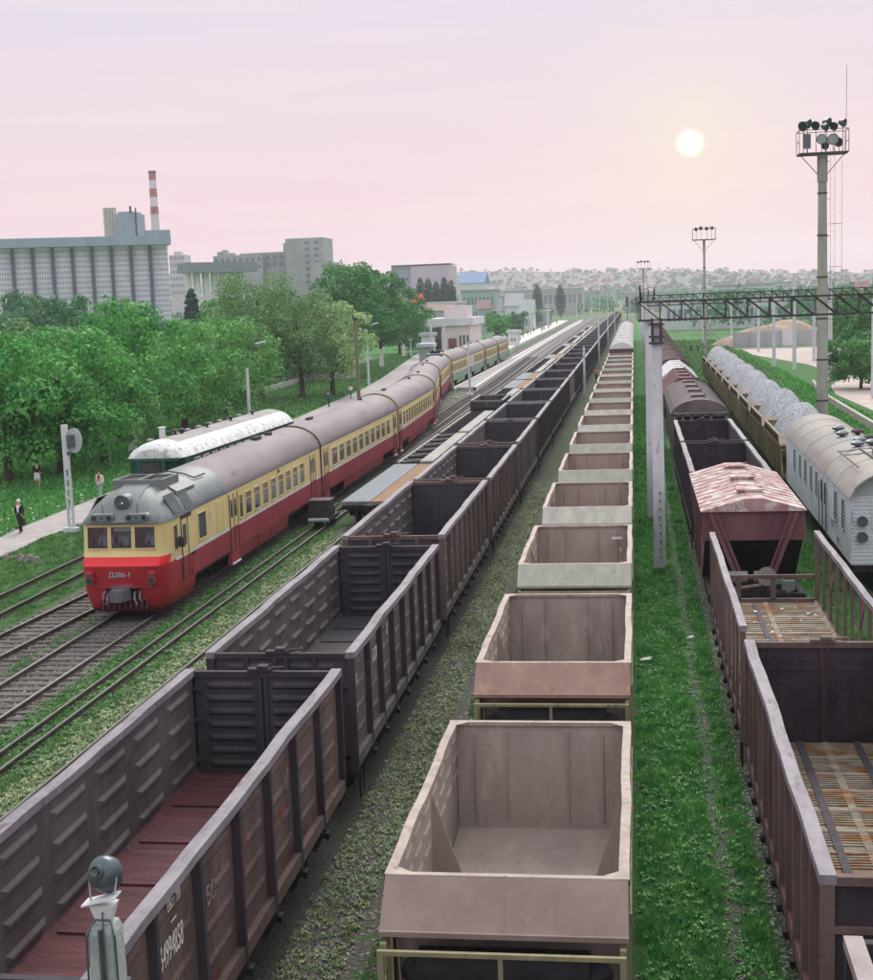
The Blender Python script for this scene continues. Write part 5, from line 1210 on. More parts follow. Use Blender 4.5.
    # nose-side colours: white V stripe
    for s in (-1, 1):
        m = MB(); x = HW+.008
        pts = [(.85, 2.42), (1.25, 2.06), (3.4, 2.04), (3.4, 2.14), (1.35, 2.16), (1.0, 2.48)]
        m.poly([(s*x, y, z) for y, z in pts][::s]); m.build('white_stripe', whitem, root)
        # cab door, small cab window, louvre, square window
        m = MB(); m.box(s*(HW-.01), s*(HW+.014), 1.95, 2.6, 1.25, 3.38, 0); m.box(s*(HW-.01), s*(HW+.03), 1.9, 1.95, 1.2, 3.4, 1); m.box(s*(HW-.01), s*(HW+.03), 2.6, 2.65, 1.2, 3.4, 1)
        m.box(s*(HW-.01), s*(HW+.018), 1.95, 2.6, 1.25, 2.05, 2); cd = m.build('cab_door', [yel, darksteel, redd], root)
        m = MB(); m.box(s*(HW+.01), s*(HW+.02), 2.08, 2.46, 2.45, 3.2); m.build('door_window', glass_d, cd)
        m = MB(); m.box(s*(HW-.01), s*(HW+.012), 1.1, 1.5, 2.45, 3.3); wn = m.build('window', glass_d, root)
        m = MB(); m.box(s*HW, s*(HW+.03), 1.05, 1.1, 2.4, 3.35); m.box(s*HW, s*(HW+.03), 1.5, 1.55, 2.4, 3.35); m.build('frame', yel, wn)
        m = MB(); m.box(s*(HW+.02), s*(HW+.24), 1.5, 1.58, 2.5, 2.85); m.beam((s*HW, 1.54, 2.9), (s*(HW+.2), 1.54, 2.84), .02, .02); m.build('mirror', darksteel, root)
        m = MB()
        for zz in (3.44, 3.5): m.box(s*(HW-.01), s*(HW+.025), 1.9, 3.1, zz, zz+.03)
        m.box(s*(HW-.01), s*(HW+.012), 1.9, 3.1, 3.4, 3.55); m.build('side_louvre', darksteel, root)
        m = MB(); m.box(s*(HW-.01), s*(HW+.012), 3.9, 4.8, 2.35, 3.3); wn = m.build('window', glass_d, root)
        m = MB(); m.box(s*HW, s*(HW+.03), 3.85, 3.9, 2.3, 3.35); m.box(s*HW, s*(HW+.03), 4.8, 4.85, 2.3, 3.35); m.box(s*HW, s*(HW+.03), 3.9, 4.8, 3.3, 3.35); m.box(s*HW, s*(HW+.04), 3.9, 4.8, 2.3, 2.35); m.build('frame', yel, wn)
        m = MB(); m.box(s*(HW-.01), s*(HW+.018), 6.2, 7.15, 2.2, 3.4); m.build('hatch_panel', mat('dmu_yellow_dull', (196, 180, 122), (206, 190, 134), 1), root)
        # curved roof grilles
        for a, b in ((.95, 1.95), (2.2, 3.2)):
            m = MB(); nn = 9
            m.poly([(s*1.575, a+.3, 3.7), (s*1.575, b+.3, 3.7), (s*1.19, b+.3, 4.34), (s*1.19, a+.3, 4.34)][::s], 1)
            for i in range(nn):
                yy = a+.3+(b-a)*(i+.2)/nn
                m.hexa([(s*1.585, yy, 3.7), (s*1.62, yy, 3.72), (s*1.62, yy+.045, 3.72), (s*1.585, yy+.045, 3.7), (s*1.18, yy, 4.36), (s*1.22, yy, 4.38), (s*1.22, yy+.045, 4.38), (s*1.18, yy+.045, 4.36)], 0)
            m.build('roof_grille', [nose_grey, black], root)
    side_door(root, 7.9, 1.1, yel, redd); side_door(root, 22.0, 1.0, yel, redd)
    windows(root, [(9.35, .42)]+[10.25+1.36*i for i in range(8)], .82)
    for s in (-1, 1): 
        m = MB(); m.box(s*(HW-.01), s*(HW+.01), 15.6, 16.0, 3.34, 3.5); m.build('vent_grille', maroon, root)
        for y in (12, 14.2): 
            m = MB(); m.hexa([(s*(HW-.09), y, .66), (s*(HW-.07), y, .66), (s*(HW-.07), y+1.6, .66), (s*(HW-.09), y+1.6, .66), (s*(HW+.0), y, 1.15), (s*(HW+.02), y, 1.15), (s*(HW+.02), y+1.6, 1.15), (s*(HW), y+1.6, 1.15)]); m.build('skirt_hatch', redd, root)
    # roof furniture: raised engine cover with open frames, pipe, grey front half
    m = MB(); m.loft([[(x*1.004, y, z+.006) for x, z in RP] for y in (3.38, 5, 7.4, 7.8)], closed=False); gr = m.build('roof_grey_section', nose_grey, root); smooth_angle(gr, 50)
    m = MB()
    m.box(-.95, .95, 2.1, 2.2, 4.5, 4.86); m.box(-.95, .95, 3.7, 3.8, 4.5, 4.86); m.box(-.95, -.85, 2.2, 3.7, 4.45, 4.86); m.box(.85, .95, 2.2, 3.7, 4.45, 4.86); m.box(-.05, .05, 2.2, 3.7, 4.6, 4.86)
    m.build('engine_cover', nose_grey, root)
    m = MB(); m.box(-.85, -.05, 2.2, 3.7, 4.6, 4.78); m.box(.05, .85, 2.2, 3.7, 4.6, 4.78); m.build('radiator_grille', black, root)
    m = MB(); m.hexa([(1.0, 2.6, 4.3), (1.25, 2.6, 4.15), (1.25, 4.6, 4.15), (1.0, 4.6, 4.3), (.95, 2.6, 4.55), (1.28, 2.6, 4.35), (1.28, 4.6, 4.35), (.95, 4.6, 4.55)]); m.build('roof_box', nose_grey, root)
    m = MB()
    m.tube([(-1.2, 5.4, 4.33), (-.6, 5.4, 4.66), (0, 5.4, 4.76), (.6, 5.4, 4.66), (1.0, 5.4, 4.5), (1.05, 6.6, 4.5)], .03, 6); m.cyl((-1.0, 5.2, 4.4), (-1.0, 5.2, 4.75), .04, n=8)
    m.build('roof_pipe', darksteel, root)
    for y in (17.6, 18.1, 20.0): 
        m = MB(); m.box(-.15, .15, y, y+.3, 4.62, 4.82); m.build('roof_vent', darksteel, root)
    for y in (5.2, 19.5): emu_bogie(root, y)
    m = MB(); m.box(-1.2, 1.2, 8.2, 16.6, .55, 1.1); m.build('engine_case', black, root)
    return root
head = head_car()
for x, lab in ((-.86, 'train driver in pale blue shirt behind the left windscreen'), (-.15, 'man in pale blue shirt behind the middle windscreen'), (.9, 'train driver in light blue shirt behind the right windscreen')):
    p = person(lab, (-17.75+x, 45+.95 if x != -.15 else 46.0, 2.06), 0, 1.72, (196, 214, 240), (50, 56, 80), (60, 50, 46), sit=True, arm=.5 if x > 0 else .2)
    
def seam(root, y):
    m = MB(); m.loft([[(x*1.012, yy, z+.03) for x, z in [(-HW, 1.1)]+RP+[(HW, 1.1)]] for yy in (y-.04, y+.04)], closed=False)
    m.tube([(x*1.02, y-.25, z+.06) for x, z in RP]+[(HW+.05, y-.25, 1.0)], .03, 6)
    m.build('end_cable', black, root)
def trailer(label, L=23.6, up_m=yel, low_m=redd, cab_end=False, wnd=10, group=None, rm=None, z=None):
    root = thing('passenger_railcar', label, 'railcar', (0, 0, 0), 0, group)
    car_body(root, 0.15, L-.15, up_m, low_m, bogies=((1.6, 5.6), (L-5.6, L-1.6)), roofm=rm, skirt=.66)
    side_door(root, .7, 1.0, up_m, low_m); side_door(root, L-1.7, 1.0, up_m, low_m)
    windows(root, [2.5+(L-5.2)/wnd*i+.2 for i in range(wnd)], (L-5.2)/wnd-.6, frame=up_m)
    m = MB(); m.box(-.7, .7, -.15, .15, 1.2, 3.4); m.build('gangway', black, root)
    seam(root, .12)
    for y in (4, 4.6, L-5): 
        m = MB(); m.box(-.12, .12, y, y+.25, 4.64, 4.8); m.build('roof_vent', darksteel, root)
    for y in (3.6, L-3.6): add_bogie(root, y, detail=False, base=1.05)
    m = MB(); m.box(-1.2, 1.2, 8, L-8, .6, 1.1); m.build('under_box', black, root)
    if cab_end:
        m = MB(); m.box(-.9, .9, L-4.6, L-2.2, 4.4, 4.88); m.build('engine_cover', nose_grey, root)
        m = MB(); m.cyl((-.3, L-3, 4.8), (-.3, L-3, 5.25), .12, n=10); m.box(-.6, .6, L-3.6, L-3.2, 4.88, 5.15); m.build('exhaust', black, root)
        m = MB(); m.loft([[(x*1.01, y, z_+.01) for x, z_ in RP] for y in (L-7.5, L-5, L-2, L-.1)], closed=False); m.build('roof_grey_section', nose_grey, root)
    return root
def place_car(o, a, b):
    xa, xb = interp(DMU, a), interp(DMU, b)
    o.location = (xa, a, 0); o.rotation_euler = (0, 0, math.atan2(-(xb-xa), b-a))
TG = 'coaches of the red and yellow diesel train'
t2 = trailer('red and yellow railcar coupled behind the diesel head car', group=TG); place_car(t2, 69.4, 93)
t3 = trailer('red and yellow railcar, third of the diesel train, before the bend', group=TG, wnd=12); place_car(t3, 93.2, 117)
KM = kidmap()
t4 = dup(t3, (0, 0, 0), 0, 'red and yellow railcar turning into the bend, fourth of the diesel train', TG, kids=KM); place_car(t4, 117.2, 141)
t5 = trailer('rear railcar of the red and yellow diesel train with grey engine roof', cab_end=True, group=TG); place_car(t5, 141.4, 165.2)
GGR = 'coaches of the green and yellow train'
lightstripe = whitem
v1 = trailer('green and yellow railcar just behind the red and yellow train', L=20, up_m=yel, low_m=green_t, group=GGR, wnd=8); place_car(v1, 166.8, 186.7)
KM = kidmap()
v2 = dup(v1, (0, 0, 0), 0, 'second green and yellow railcar beside the platform', GGR, kids=KM); place_car(v2, 187.0, 206.9)
v3 = dup(v1, (0, 0, 0), 0, 'third green and yellow railcar beside the platform', GGR, kids=KM); place_car(v3, 207.2, 227.1)
v4 = trailer('last green and yellow railcar with dark exhaust on its roof', L=20, up_m=yel, low_m=green_t, group=GGR, wnd=8, cab_end=True); place_car(v4, 227.4, 247.3)

# old green coach with whitish clerestory-less roof
def old_coach():
    L = 21.2; root = thing('old_coach', 'old green coach with patchy white rounded roof standing behind the diesel train', 'railway coach', (-24.3, 66.8, 0), R(-1.6))
    xh = 1.5
    m = MB(); m.box(-xh, xh, .7, L, 1.1, 3.45); m.box(-1.05, 1.05, 0, .7, 1.1, 3.5); m.build('body', greenp, root)
    A = arch(xh+.08, 3.45, 4.3, 16, .62)
    m = MB()
    def sec(y, k, dz=0): return [(x*k, y, 3.45+(z-3.45)*(k if k < 1 else 1)+dz) for x, z in A]
    secs = [sec(-.25, .6), sec(-.05, .8), sec(.35, .92), sec(.9, .985), sec(1.6, 1)]+[sec(1.6+(L-1.9)*i/6, 1) for i in range(1, 6)]+[sec(L-.4, .99), sec(L-.1, .95), sec(L+.1, .85)]
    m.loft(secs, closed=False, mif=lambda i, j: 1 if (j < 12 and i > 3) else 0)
    m.poly([p for p in secs[0]]); m.poly([p for p in secs[-1]][::-1])
    rf = m.build('roof', [coach_roof, coach_roof2], root); smooth_angle(rf, 50)
    for i, (x, y) in enumerate(((-.3, 4.2), (-.1, 4.7), (.1, 8.2), (.1, 12.5), (.1, 16.8))+tuple((-1.05, 2.5+1.9*j) for j in range(9))):
        m = MB(); zt = 4.27 if x > -1 else 3.95; m.lathe((x, y, zt), [(.09, 0), (.08, .16), (.2, .2), (.2, .25), (.03, .32)], 10); m.build('roof_vent', coach_roof2 if x < -1 else darksteel, rf)
    m = MB(); m.cyl((-.6, 3.1, 4.2), (-.6, 3.1, 4.75), .16, n=12); m.cyl((-.6, 3.1, 4.75), (-.6, 3.1, 4.8), .22, n=12); m.build('chimney', whitem, rf)
    m = MB(); m.box(-1.35, 1.35, -.3, .1, 3.35, 3.5); m.box(-.75, -.55, -.3, -.1, 1.1, 3.4); m.box(.55, .75, -.3, -.1, 1.1, 3.4); m.build('vestibule_frame', greenp, root)
    m = MB(); m.box(-.5, .5, -.35, .05, 1.2, 3.3); m.build('gangway_bellows', darksteel, root)
    for s in (-1, 1):
        for i in range(13):
            y = 2.0+i*1.42; m = MB(); m.box(s*(xh-.01), s*(xh+.012), y, y+.8, 2.5, 3.2); wn = m.build('window', glass_d if i % 3 else black, root)
            m = MB(); m.box(s*(xh), s*(xh+.03), y-.06, y, 2.44, 3.26); m.box(s*xh, s*(xh+.03), y+.8, y+.86, 2.44, 3.26); m.box(s*xh, s*(xh+.028), y, y+.8, 3.2, 3.26); m.build('frame', coach_roof, wn)
    m = MB(); m.box(-1.4, 1.4, .3, L, .95, 1.1); m.build('underframe', black, root)
    for y in (3.5, L-3.5): add_bogie(root, y, detail=False, base=1.2)
old_coach()

# ------------------------------------------------------------------ trees
leafA = leafmat('leaf_fresh', (46, 130, 60), (122, 184, 102), .6, .24)
leafB = leafmat('leaf_pale', (66, 136, 68), (136, 186, 110), .5, .24)
leafC = leafmat('leaf_deep', (46, 110, 62), (106, 162, 92), .4, .22)
leafD = leafmat('leaf_grey', (80, 124, 80), (136, 170, 112), .4, .22)
leafE = leafmat('leaf_blossom', (104, 156, 92), (206, 222, 168), 1.2, .3)
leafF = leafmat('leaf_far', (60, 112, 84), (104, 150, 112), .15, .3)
leafG = leafmat('leaf_cypress', (26, 62, 58), (44, 84, 74), .3)
bark = mat('bark', (58, 48, 44), (88, 76, 68), 3, (1, 1, .2), .9, .4, 12)
bark_w = mat('bark_whitewashed', (200, 198, 194), (222, 220, 216), 4, rough=.9)
def leaves(name, centers, radii, n, size, m, parent, seed, squash=1., fill=.35):
    rs = np.random.RandomState(seed); centers = np.array(centers); radii = np.array(radii)
    wts = radii**2; wts = wts/wts.sum(); idx = rs.choice(len(radii), n, p=wts)
    d = rs.normal(size=(n, 3)); d /= np.linalg.norm(d, axis=1)[:, None]; d[:, 2] = np.where(d[:, 2] < -.5, -d[:, 2], d[:, 2])
    rr = radii[idx]*np.where(rs.rand(n) < fill, rs.uniform(.3, .95, n), rs.uniform(.86, 1.1, n))*(1+.16*np.sin(d[:, 0]*9+idx)*np.sin(d[:, 2]*8+idx*2))
    c = centers[idx]+d*rr[:, None]*np.array([1, 1, squash])
    nrm = d*.8+rs.normal(size=(n, 3))*.45; nrm /= np.linalg.norm(nrm, axis=1)[:, None]
    t = np.cross(nrm, rs.normal(size=(n, 3))); t /= np.linalg.norm(t, axis=1)[:, None]; b = np.cross(nrm, t)
    s = size*rs.uniform(.55, 1.3, n)[:, None]
    v = np.stack([c-t*s*.55, c-b*s*.32+nrm*s*.08, c+t*s*.6, c+b*s*.32+nrm*s*.08], 1).reshape(-1, 3)
    f = np.arange(n*4).reshape(-1, 4)
    return raw_mesh(name, v, f, m, parent)
def tree(name, label, x, y, h, r, m, seed, n=7000, size=.3, low=.22, trunk_r=.2, white=False, group=None, squash=.85, nb=16, cat='tree', core=.34, lean=0):
    rs = random.Random(seed); root = thing(name, label, cat, (x, y, 0), 0, group)
    cen, rad = [], []
    zc = h*(low+1)/2; rz = h*(1-low)/2
    for i in range(nb):
        t = i/nb; a = i*2.4+rs.uniform(-.5, .5); zz = -1+2*(t*.92+.04); q = math.sqrt(max(.05, 1-zz*zz*.9))*(1.08 if zz < 0 else 1)
        rr = r*q*rs.uniform(.45, 1.02); br = r*rs.uniform(.15, .34)
        cen.append((rr*math.cos(a)+lean*zz, rr*math.sin(a), zc+zz*rz*.78)); rad.append(br)
    cen.append((0, 0, zc)); rad.append(r*.6); cen.append((0, 0, zc-rz*.45)); rad.append(r*.5)
    leaves('crown', cen, rad, n, size, m, root, seed, squash, core)
    mb = MB(); pts = [(0, 0, -.1), (rs.uniform(-.1, .1), rs.uniform(-.1, .1), h*.18), (rs.uniform(-.25, .25), rs.uniform(-.2, .2), h*.42), (rs.uniform(-.4, .4)+lean*.3, 0, h*.75)]
    rd = [trunk_r*1.25, trunk_r*.9, trunk_r*.6, trunk_r*.25]
    for i in range(3): mb.cyl(pts[i], pts[i+1], rd[i], rd[i+1], 9, 0 if not (white and i == 0) else 1, False)
    for j in range(0, nb, 2):
        c = Vector(cen[j]); b0 = Vector(pts[1]).lerp(Vector(pts[2]), rs.uniform(0, 1)); mid = b0.lerp(c, .5)+Vector((0, 0, .25))
        mb.cyl(b0, mid, trunk_r*.4, trunk_r*.22, 6, 0, False); mb.cyl(mid, c, trunk_r*.22, trunk_r*.07, 5, 0, False)
    mb.build('trunk', [bark, bark_w], root)
    return root
TGp = 'trees along the path'
T = [ # px base, py base, height, radius, leaf, label
 (10, 482, 10.6, 6.0, leafA, 'leafy tree cut off by the left edge beside the low wall', 8000, .34, .12),
 (62, 474, 10.4, 5.4, leafA, 'broad fresh green tree behind the white haired man', 9000, .32, .1),
 (133, 452, 12.4, 5.6, leafA, 'round bright tree right behind the near end of the green coach', 9000, .32, .1),
 (104, 462, 9.0, 4.2, leafB, 'lower yellowish tree between the two broad bright trees', 5000, .3, .12),
 (186, 436, 10.6, 5.4, leafB, 'pale green tree above the white coach roof', 8000, .32, .1),
 (226, 424, 10.6, 5.4, leafB, 'pale green tree left of the street lamp', 8000, .32, .1),
 (262, 404, 15.8, 6.4, leafD, 'tall greyish tree with visible dark limbs above the street lamp', 8000, .3, .14),
 (303, 400, 14.3, 5.0, leafD, 'slender greyish tree left of the wooden pole', 7000, .3, .1),
 (333, 396, 12.0, 4.6, leafE, 'tree with creamy blossom just behind the wooden pole', 8000, .3, .12),
 (352, 378, 18.6, 6.5, leafC, 'tallest dark green tree behind the wooden pole', 9000, .42, .16),
 (382, 368, 18.4, 6.0, leafC, 'tall dark tree with whitewashed trunk left of the round signal board', 9000, .42, .18),
 (404, 358, 15.5, 5.0, leafC, 'dark tree leaning over the station lane beside the round signal board', 6000, .42, .2),
 (286, 385, 13.5, 6.0, leafC, 'deep green tree filling the gap behind the slender greyish tree', 6000, .42, .12)]
for i, (px, py, h, r, m, lab, n, sz, low) in enumerate(T):
    p = up(px, py); tree('broadleaf_tree', lab, p.x, p.y, h, r, m, 100+i, int(n*1.8), sz*.92, low*(.3 if i < 6 or i == 12 else .8), .2+h*.008, white=(i in (9, 10, 11, 2)), group=TGp, nb=36)
TB = [ # behind: px, top py, Y
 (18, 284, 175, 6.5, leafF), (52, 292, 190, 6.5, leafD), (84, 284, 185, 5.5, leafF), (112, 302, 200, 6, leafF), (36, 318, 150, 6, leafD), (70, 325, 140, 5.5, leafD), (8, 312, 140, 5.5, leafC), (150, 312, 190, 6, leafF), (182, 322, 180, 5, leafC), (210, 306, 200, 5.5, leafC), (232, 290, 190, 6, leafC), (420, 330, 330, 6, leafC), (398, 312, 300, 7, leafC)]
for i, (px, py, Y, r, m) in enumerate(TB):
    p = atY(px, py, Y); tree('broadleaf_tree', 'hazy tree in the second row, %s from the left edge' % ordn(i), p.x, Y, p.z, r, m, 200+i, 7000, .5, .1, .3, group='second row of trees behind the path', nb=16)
for i, (px, py, Y) in enumerate(((191, 292, 260), (126, 302, 290), (420, 280, 560), (428, 280, 565), (436, 283, 570), (444, 279, 560), (451, 282, 565), (537, 286, 760), (560, 287, 800))):
    p = atY(px, py, Y); w_ = 3.0 if i < 2 else (4.2 if i < 7 else 5)
    root = thing('poplar_tree', ('narrow dark poplar beside the white silo', 'small dark poplar in front of the ribbed silo', 'leftmost poplar of the row before the lilac building', 'second poplar of the row before the lilac building', 'short middle poplar of the row before the lilac building', 'tallest poplar of the row before the lilac building', 'rightmost poplar of the row before the lilac building', 'dark cone shaped tree left of the railway horizon', 'dark cone shaped tree nearer the railway horizon')[i], 'tree', (p.x, Y, 0), 0, 'poplars')
    h = p.z; cen = [(0, 0, h*(.12+.86*k/9)) for k in range(10)]; rad = [w_*.5*(math.sin(math.pi*(.14+.8*k/9))**.7+.12) for k in range(10)]
    leaves('crown', cen, rad, 1800, .8, leafG, root, 300+i, 1.3, .2)
    mb = MB(); mb.cyl((0, 0, 0), (0, 0, h*.8), .35, .1, 8); mb.build('trunk', bark, root)
p = up(855, 389); tree('bushy_tree', 'bushy low tree on the sandy lot beside the tall mast', p.x+.6, p.y, 6.2, 4.1, leafC, 401, 15000, .26, .03, .16, nb=20)
for i, (px, py, Y, r) in enumerate(((868, 286, 215, 6.5), (851, 300, 235, 5), (880, 298, 190, 6))):
    p = atY(px, py, Y); tree('broadleaf_tree', ('large dark tree at the right edge behind the bushy low tree', 'dark tree just left of the large edge tree', 'dark tree cut off by the right edge')[i], p.x, Y, p.z, r, leafC, 410+i, 8000, .5, .08, .3)
# bushes on bank left of far platform
for i in range(12):
    Y = 380+i*28; px = 530+i*4.2; p = atY(px, 320, Y); rs_ = random.Random(i)
    tree('bushy_tree', 'bright bushy tree on the bank beyond the far platform, %s from the kiosk' % ordn(i), -38-i*.4+rs_.uniform(-3, 3), Y, rs_.uniform(5, 8.5), rs_.uniform(3.2, 4.6), (leafA, leafB, leafF)[i % 3], 500+i, 2600, .6, .08, .2, group='bushy trees on the bank beyond the far platform', nb=10)

# ------------------------------------------------------------------ far woods and hillside
rs = np.random.RandomState(3)
def wood(name, label, n, fx, fy, hh, m, size, seed, k=70):
    rs = np.random.RandomState(seed); cen = []; rad = []
    for i in range(n):
        y = fy(rs); x = fx(rs, y); h = hh*rs.uniform(.6, 1.25); z0 = hill_z(x, y)
        cen.append((x, y, z0+h*.5)); rad.append(h*.62)
    o = leaves(name, cen, rad, n*k, size, m, None, seed, .9, .15)
    return tag(o, label, 'woodland', kind='stuff')
def hill_z(x, y):
    if y < 1500: return 0.
    t = min(1., (y-1500)/1300.); t = t**1.5
    return t*(57-.036*max(-900, min(900, x))+2.5*math.sin(x*.0061+2)+2*math.sin(x*.013))+1.5*t*math.sin(x*.01+y*.008)
hv, hf = [], []
NX, NY = 150, 34
for j in range(NY):
    y = 1480+j*70
    for i in range(NX): x = -2600+i*5200/(NX-1); hv.append((x, y, hill_z(x, y)-.3+(.0 if j else -2)))
for j in range(NY-1):
    for i in range(NX-1): a = j*NX+i; hf.append((a, a+1, a+1+NX, a+NX))
hillm = mat('hillside', (70, 92, 80), (122, 108, 108), .012, (1, 1, 1), .95, c3=(96, 110, 84), c3amt=.4, c3scale=.02)
o = raw_mesh('hills', np.array(hv), np.array(hf), hillm); tag(o, kind='structure')
corr = lambda x, y: abs(x+8) < 48
def fxw(a, b):
    def f(rs, y):
        while True:
            x = rs.uniform(a, b)*y
            if y > 860 or abs(x+12) > 46+.01*y: return x
    return f
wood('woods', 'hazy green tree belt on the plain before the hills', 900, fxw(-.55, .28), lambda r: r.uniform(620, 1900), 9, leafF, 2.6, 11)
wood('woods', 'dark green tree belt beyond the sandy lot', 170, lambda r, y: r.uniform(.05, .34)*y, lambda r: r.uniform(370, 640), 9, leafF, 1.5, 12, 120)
wood('woods', 'scattered trees among the hillside houses', 2200, fxw(-.5, .3), lambda r: r.uniform(1700, 2850), 6.5, leafG, 3.2, 13, 22)
# houses on the hillside
wallms = [mat('far_wall_pink', (206, 172, 164), None, rough=.9), mat('far_wall_white', (222, 214, 210), None, rough=.9), mat('far_wall_brick', (158, 118, 108), None, rough=.9)]
roofms = [mat('far_roof_red', (160, 118, 116), None, rough=.9), mat('far_roof_grey', (150, 146, 150), None, rough=.9), mat('far_roof_rose', (190, 150, 146), None, rough=.9)]
def house_mesh(w_, d, h, rh, wm, rm):
    root = bpy.data.objects.new('house', None)
    m = MB(); m.box(-w_/2, w_/2, 0, d, -4, h)
    w0 = m.build('wall', wm, None)
    m = MB(); m.loft([[(-w_/2-.5, y, h), (0, y, h+rh), (w_/2+.5, y, h)] for y in (-.5, d+.5)]); r0 = m.build('roof', rm, None)
    m = MB()
    for x in (-w_*.28, w_*.28): m.box(x-.7, x+.7, -.06, 0, h*.35, h*.7)
    m.build('window', glassm, w0)
    COL.objects.link(root); w0.parent = root; r0.parent = root
    return root
protos = [house_mesh(9+4*(i % 3), 10, 4.+1.5*(i % 2), 2.6+.5*(i % 3), wallms[i % 3], roofms[(i*2+i//3) % 3]) for i in range(7)]
KM = kidmap(); rnd = random.Random(9)
nh = 0; first = True
for i in range(290):
    y = 1850+950*(i/290)**.7; x = rnd.uniform(-.36, .24)*y
    if abs(x+10) < 40 and y < 1500: x += 120
    z = hill_z(x, y)
    pr_ = protos[i % 7]
    if i < 7: o = pr_; o.location = (x, y, z); o['label'] = 'small hazy house with pitched roof among many on the far hillside'
    else: o = dup(pr_, (x, y, z), rnd.uniform(-.5, .5), 'small hazy house with pitched roof among many on the far hillside', kids=KM)
    o['category'] = 'house'; o['group'] = 'houses on the far hillside'

# ------------------------------------------------------------------ buildings
silo_m = mat('silo_panels', (190, 188, 204), (208, 205, 218), .3, (1, 1, 1), .85)
silo_blue = mat('silo_blue_grey', (128, 146, 164), (146, 162, 178), .2, (1, 1, .3), .8)
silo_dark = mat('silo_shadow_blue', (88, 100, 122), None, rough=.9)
P0 = atY(-9, 239, 480); P1 = atY(168, 236, 505)
t = thing('ribbed_silo', 'huge grain silo of eleven gridded cylinders under a blue grey gallery', 'silo', (0, 0, 0))
ncy = 9; top = atY(80, 247, 492).z; gt = atY(80, 238, 492).z
for i in range(ncy):
    a = (i+.5)/ncy; x = P0.x+(P1.x-P0.x)*a; y = P0.y+(P1.y-P0.y)*a; r_ = (P1.x-P0.x)/ncy/2*.93
    m = MB(); n = 22; secs = []
    m.cyl((x, y, 0), (x, y, top), r_, n=n, mi=0)
    zz = 1.5
    while zz < top-.5:
        for k in range(n):
            an = 2*math.pi*(k+.5)/n
            if math.sin(an) > .3: continue
            cx, cy = x+(r_+.02)*math.cos(an), y+(r_+.02)*math.sin(an); tx, ty = -math.sin(an), math.cos(an)
            hw_ = r_*math.pi/n*.5
            m.poly([(cx-tx*hw_, cy-ty*hw_, zz+.2), (cx+tx*hw_, cy+ty*hw_, zz+.2), (cx+tx*hw_, cy+ty*hw_, zz+1.25), (cx-tx*hw_, cy-ty*hw_, zz+1.25)], 1)
        zz += 1.9
    c = m.build('cylinder', [silo_m, mat('silo_grid_dark', (142, 140, 160), None, rough=.9)], t); smooth_angle(c, 40)
d_ = (P1-P0).normalized(); 
m = MB(); m.beam((P0.x, P0.y, (top+gt)/2), (P1.x+.5, P1.y, (top+gt)/2), 13, gt-top)
q0 = P0.lerp(P1, .86); m.beam((q0.x, q0.y, gt+.8), (P1.x+.5, P1.y, gt+.8), 13.2, 2.2)
for i in range(1, 14):
    q = P0.lerp(P1, i/14); m.box(q.x-.15, q.x+.15, q.y-6.7, q.y-6.55, top, gt)
m.build('gallery', silo_blue, t)
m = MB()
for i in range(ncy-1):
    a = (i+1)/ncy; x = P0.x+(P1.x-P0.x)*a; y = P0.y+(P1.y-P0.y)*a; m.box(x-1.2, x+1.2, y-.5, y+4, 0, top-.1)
m.build('gap_wall', silo_dark, t)  # infill between cylinders, its dark blue painted as the shade of the creases
def blk(root, name, px0, px1, pyt, Y, depth, m, pyb=None):
    a = atY(px0, pyt, Y); b = atY(px1, pyt, Y); z0 = 0 if pyb is None else atY(px0, pyb, Y).z
    mb = MB(); mb.box(a.x, b.x, Y, Y+depth, z0, (a.z+b.z)/2); return mb.build(name, m, root)
t = thing('elevator_tower', 'tall elevator tower, beige fluted half and blue grey half, above the ribbed silo', 'tower', (0, 0, 0))
a = atY(102, 208, 530); b = atY(115, 208, 530); c = atY(136, 210, 530)
m = MB()
for k in range(4): xx = a.x+(b.x-a.x)*(k+.5)/4; m.cyl((xx, 531, 0), (xx, 531, a.z), (b.x-a.x)/8*1.05, n=12)
m.build('fluted_wall', mat('beige_concrete', (170, 166, 160), (188, 184, 178), .4, rough=.9), t)
m = MB(); m.box(b.x, c.x-.6, 529, 541, 0, c.z-1.2); m.box(b.x+1, c.x-1.5, 530, 540, c.z-1.2, c.z-.4); m.build('blue_wall', silo_blue, t)
m = MB(); m.cyl((c.x-2.3, 530, 30), (c.x-2.3, 530, c.z+1.6), .45, n=8); m.cyl((c.x-.2, 530, 30), (c.x-.2, 530, c.z+.8), .3, n=8); m.build('exhaust_pipe', darksteel, t)
cb = atY(155, 236, 560); ct = atY(152, 171, 560)
t = thing('chimney', 'tall white factory chimney with brick red bands behind the silo', 'chimney', (ct.x, 560, 0))
m = MB(); H = ct.z; n = 22; zs_ = [H*k/n for k in range(n+1)]
for k in range(n):
    r0_, r1_ = 2.5-1.15*zs_[k]/H, 2.5-1.15*zs_[k+1]/H
    m.cyl((0, 0, zs_[k]), (0, 0, zs_[k+1]), r0_, r1_, 16, 0, False)
m.build('shaft', mat('chimney_white', (214, 206, 212), (196, 180, 188), .4, rough=.9), t)
m = MB(); 
for z0, z1 in ((H-3.6, H-.9), (H-10.5, H-7.2), (H-17.5, H-14.5)): m.cyl((0, 0, z0), (0, 0, z1), 2.56-1.15*z0/H, 2.56-1.15*z1/H, 16, 0, False)
m.build('red_band', mat('chimney_band', (150, 84, 88), (178, 128, 130), .8, rough=.9), t)
m = MB(); m.cyl((0, 0, H-1), (0, 0, H), 1.6, 1.6, 16, 0, True); m.build('cap_ring', mat('chimney_cap', (112, 92, 98), None), t)
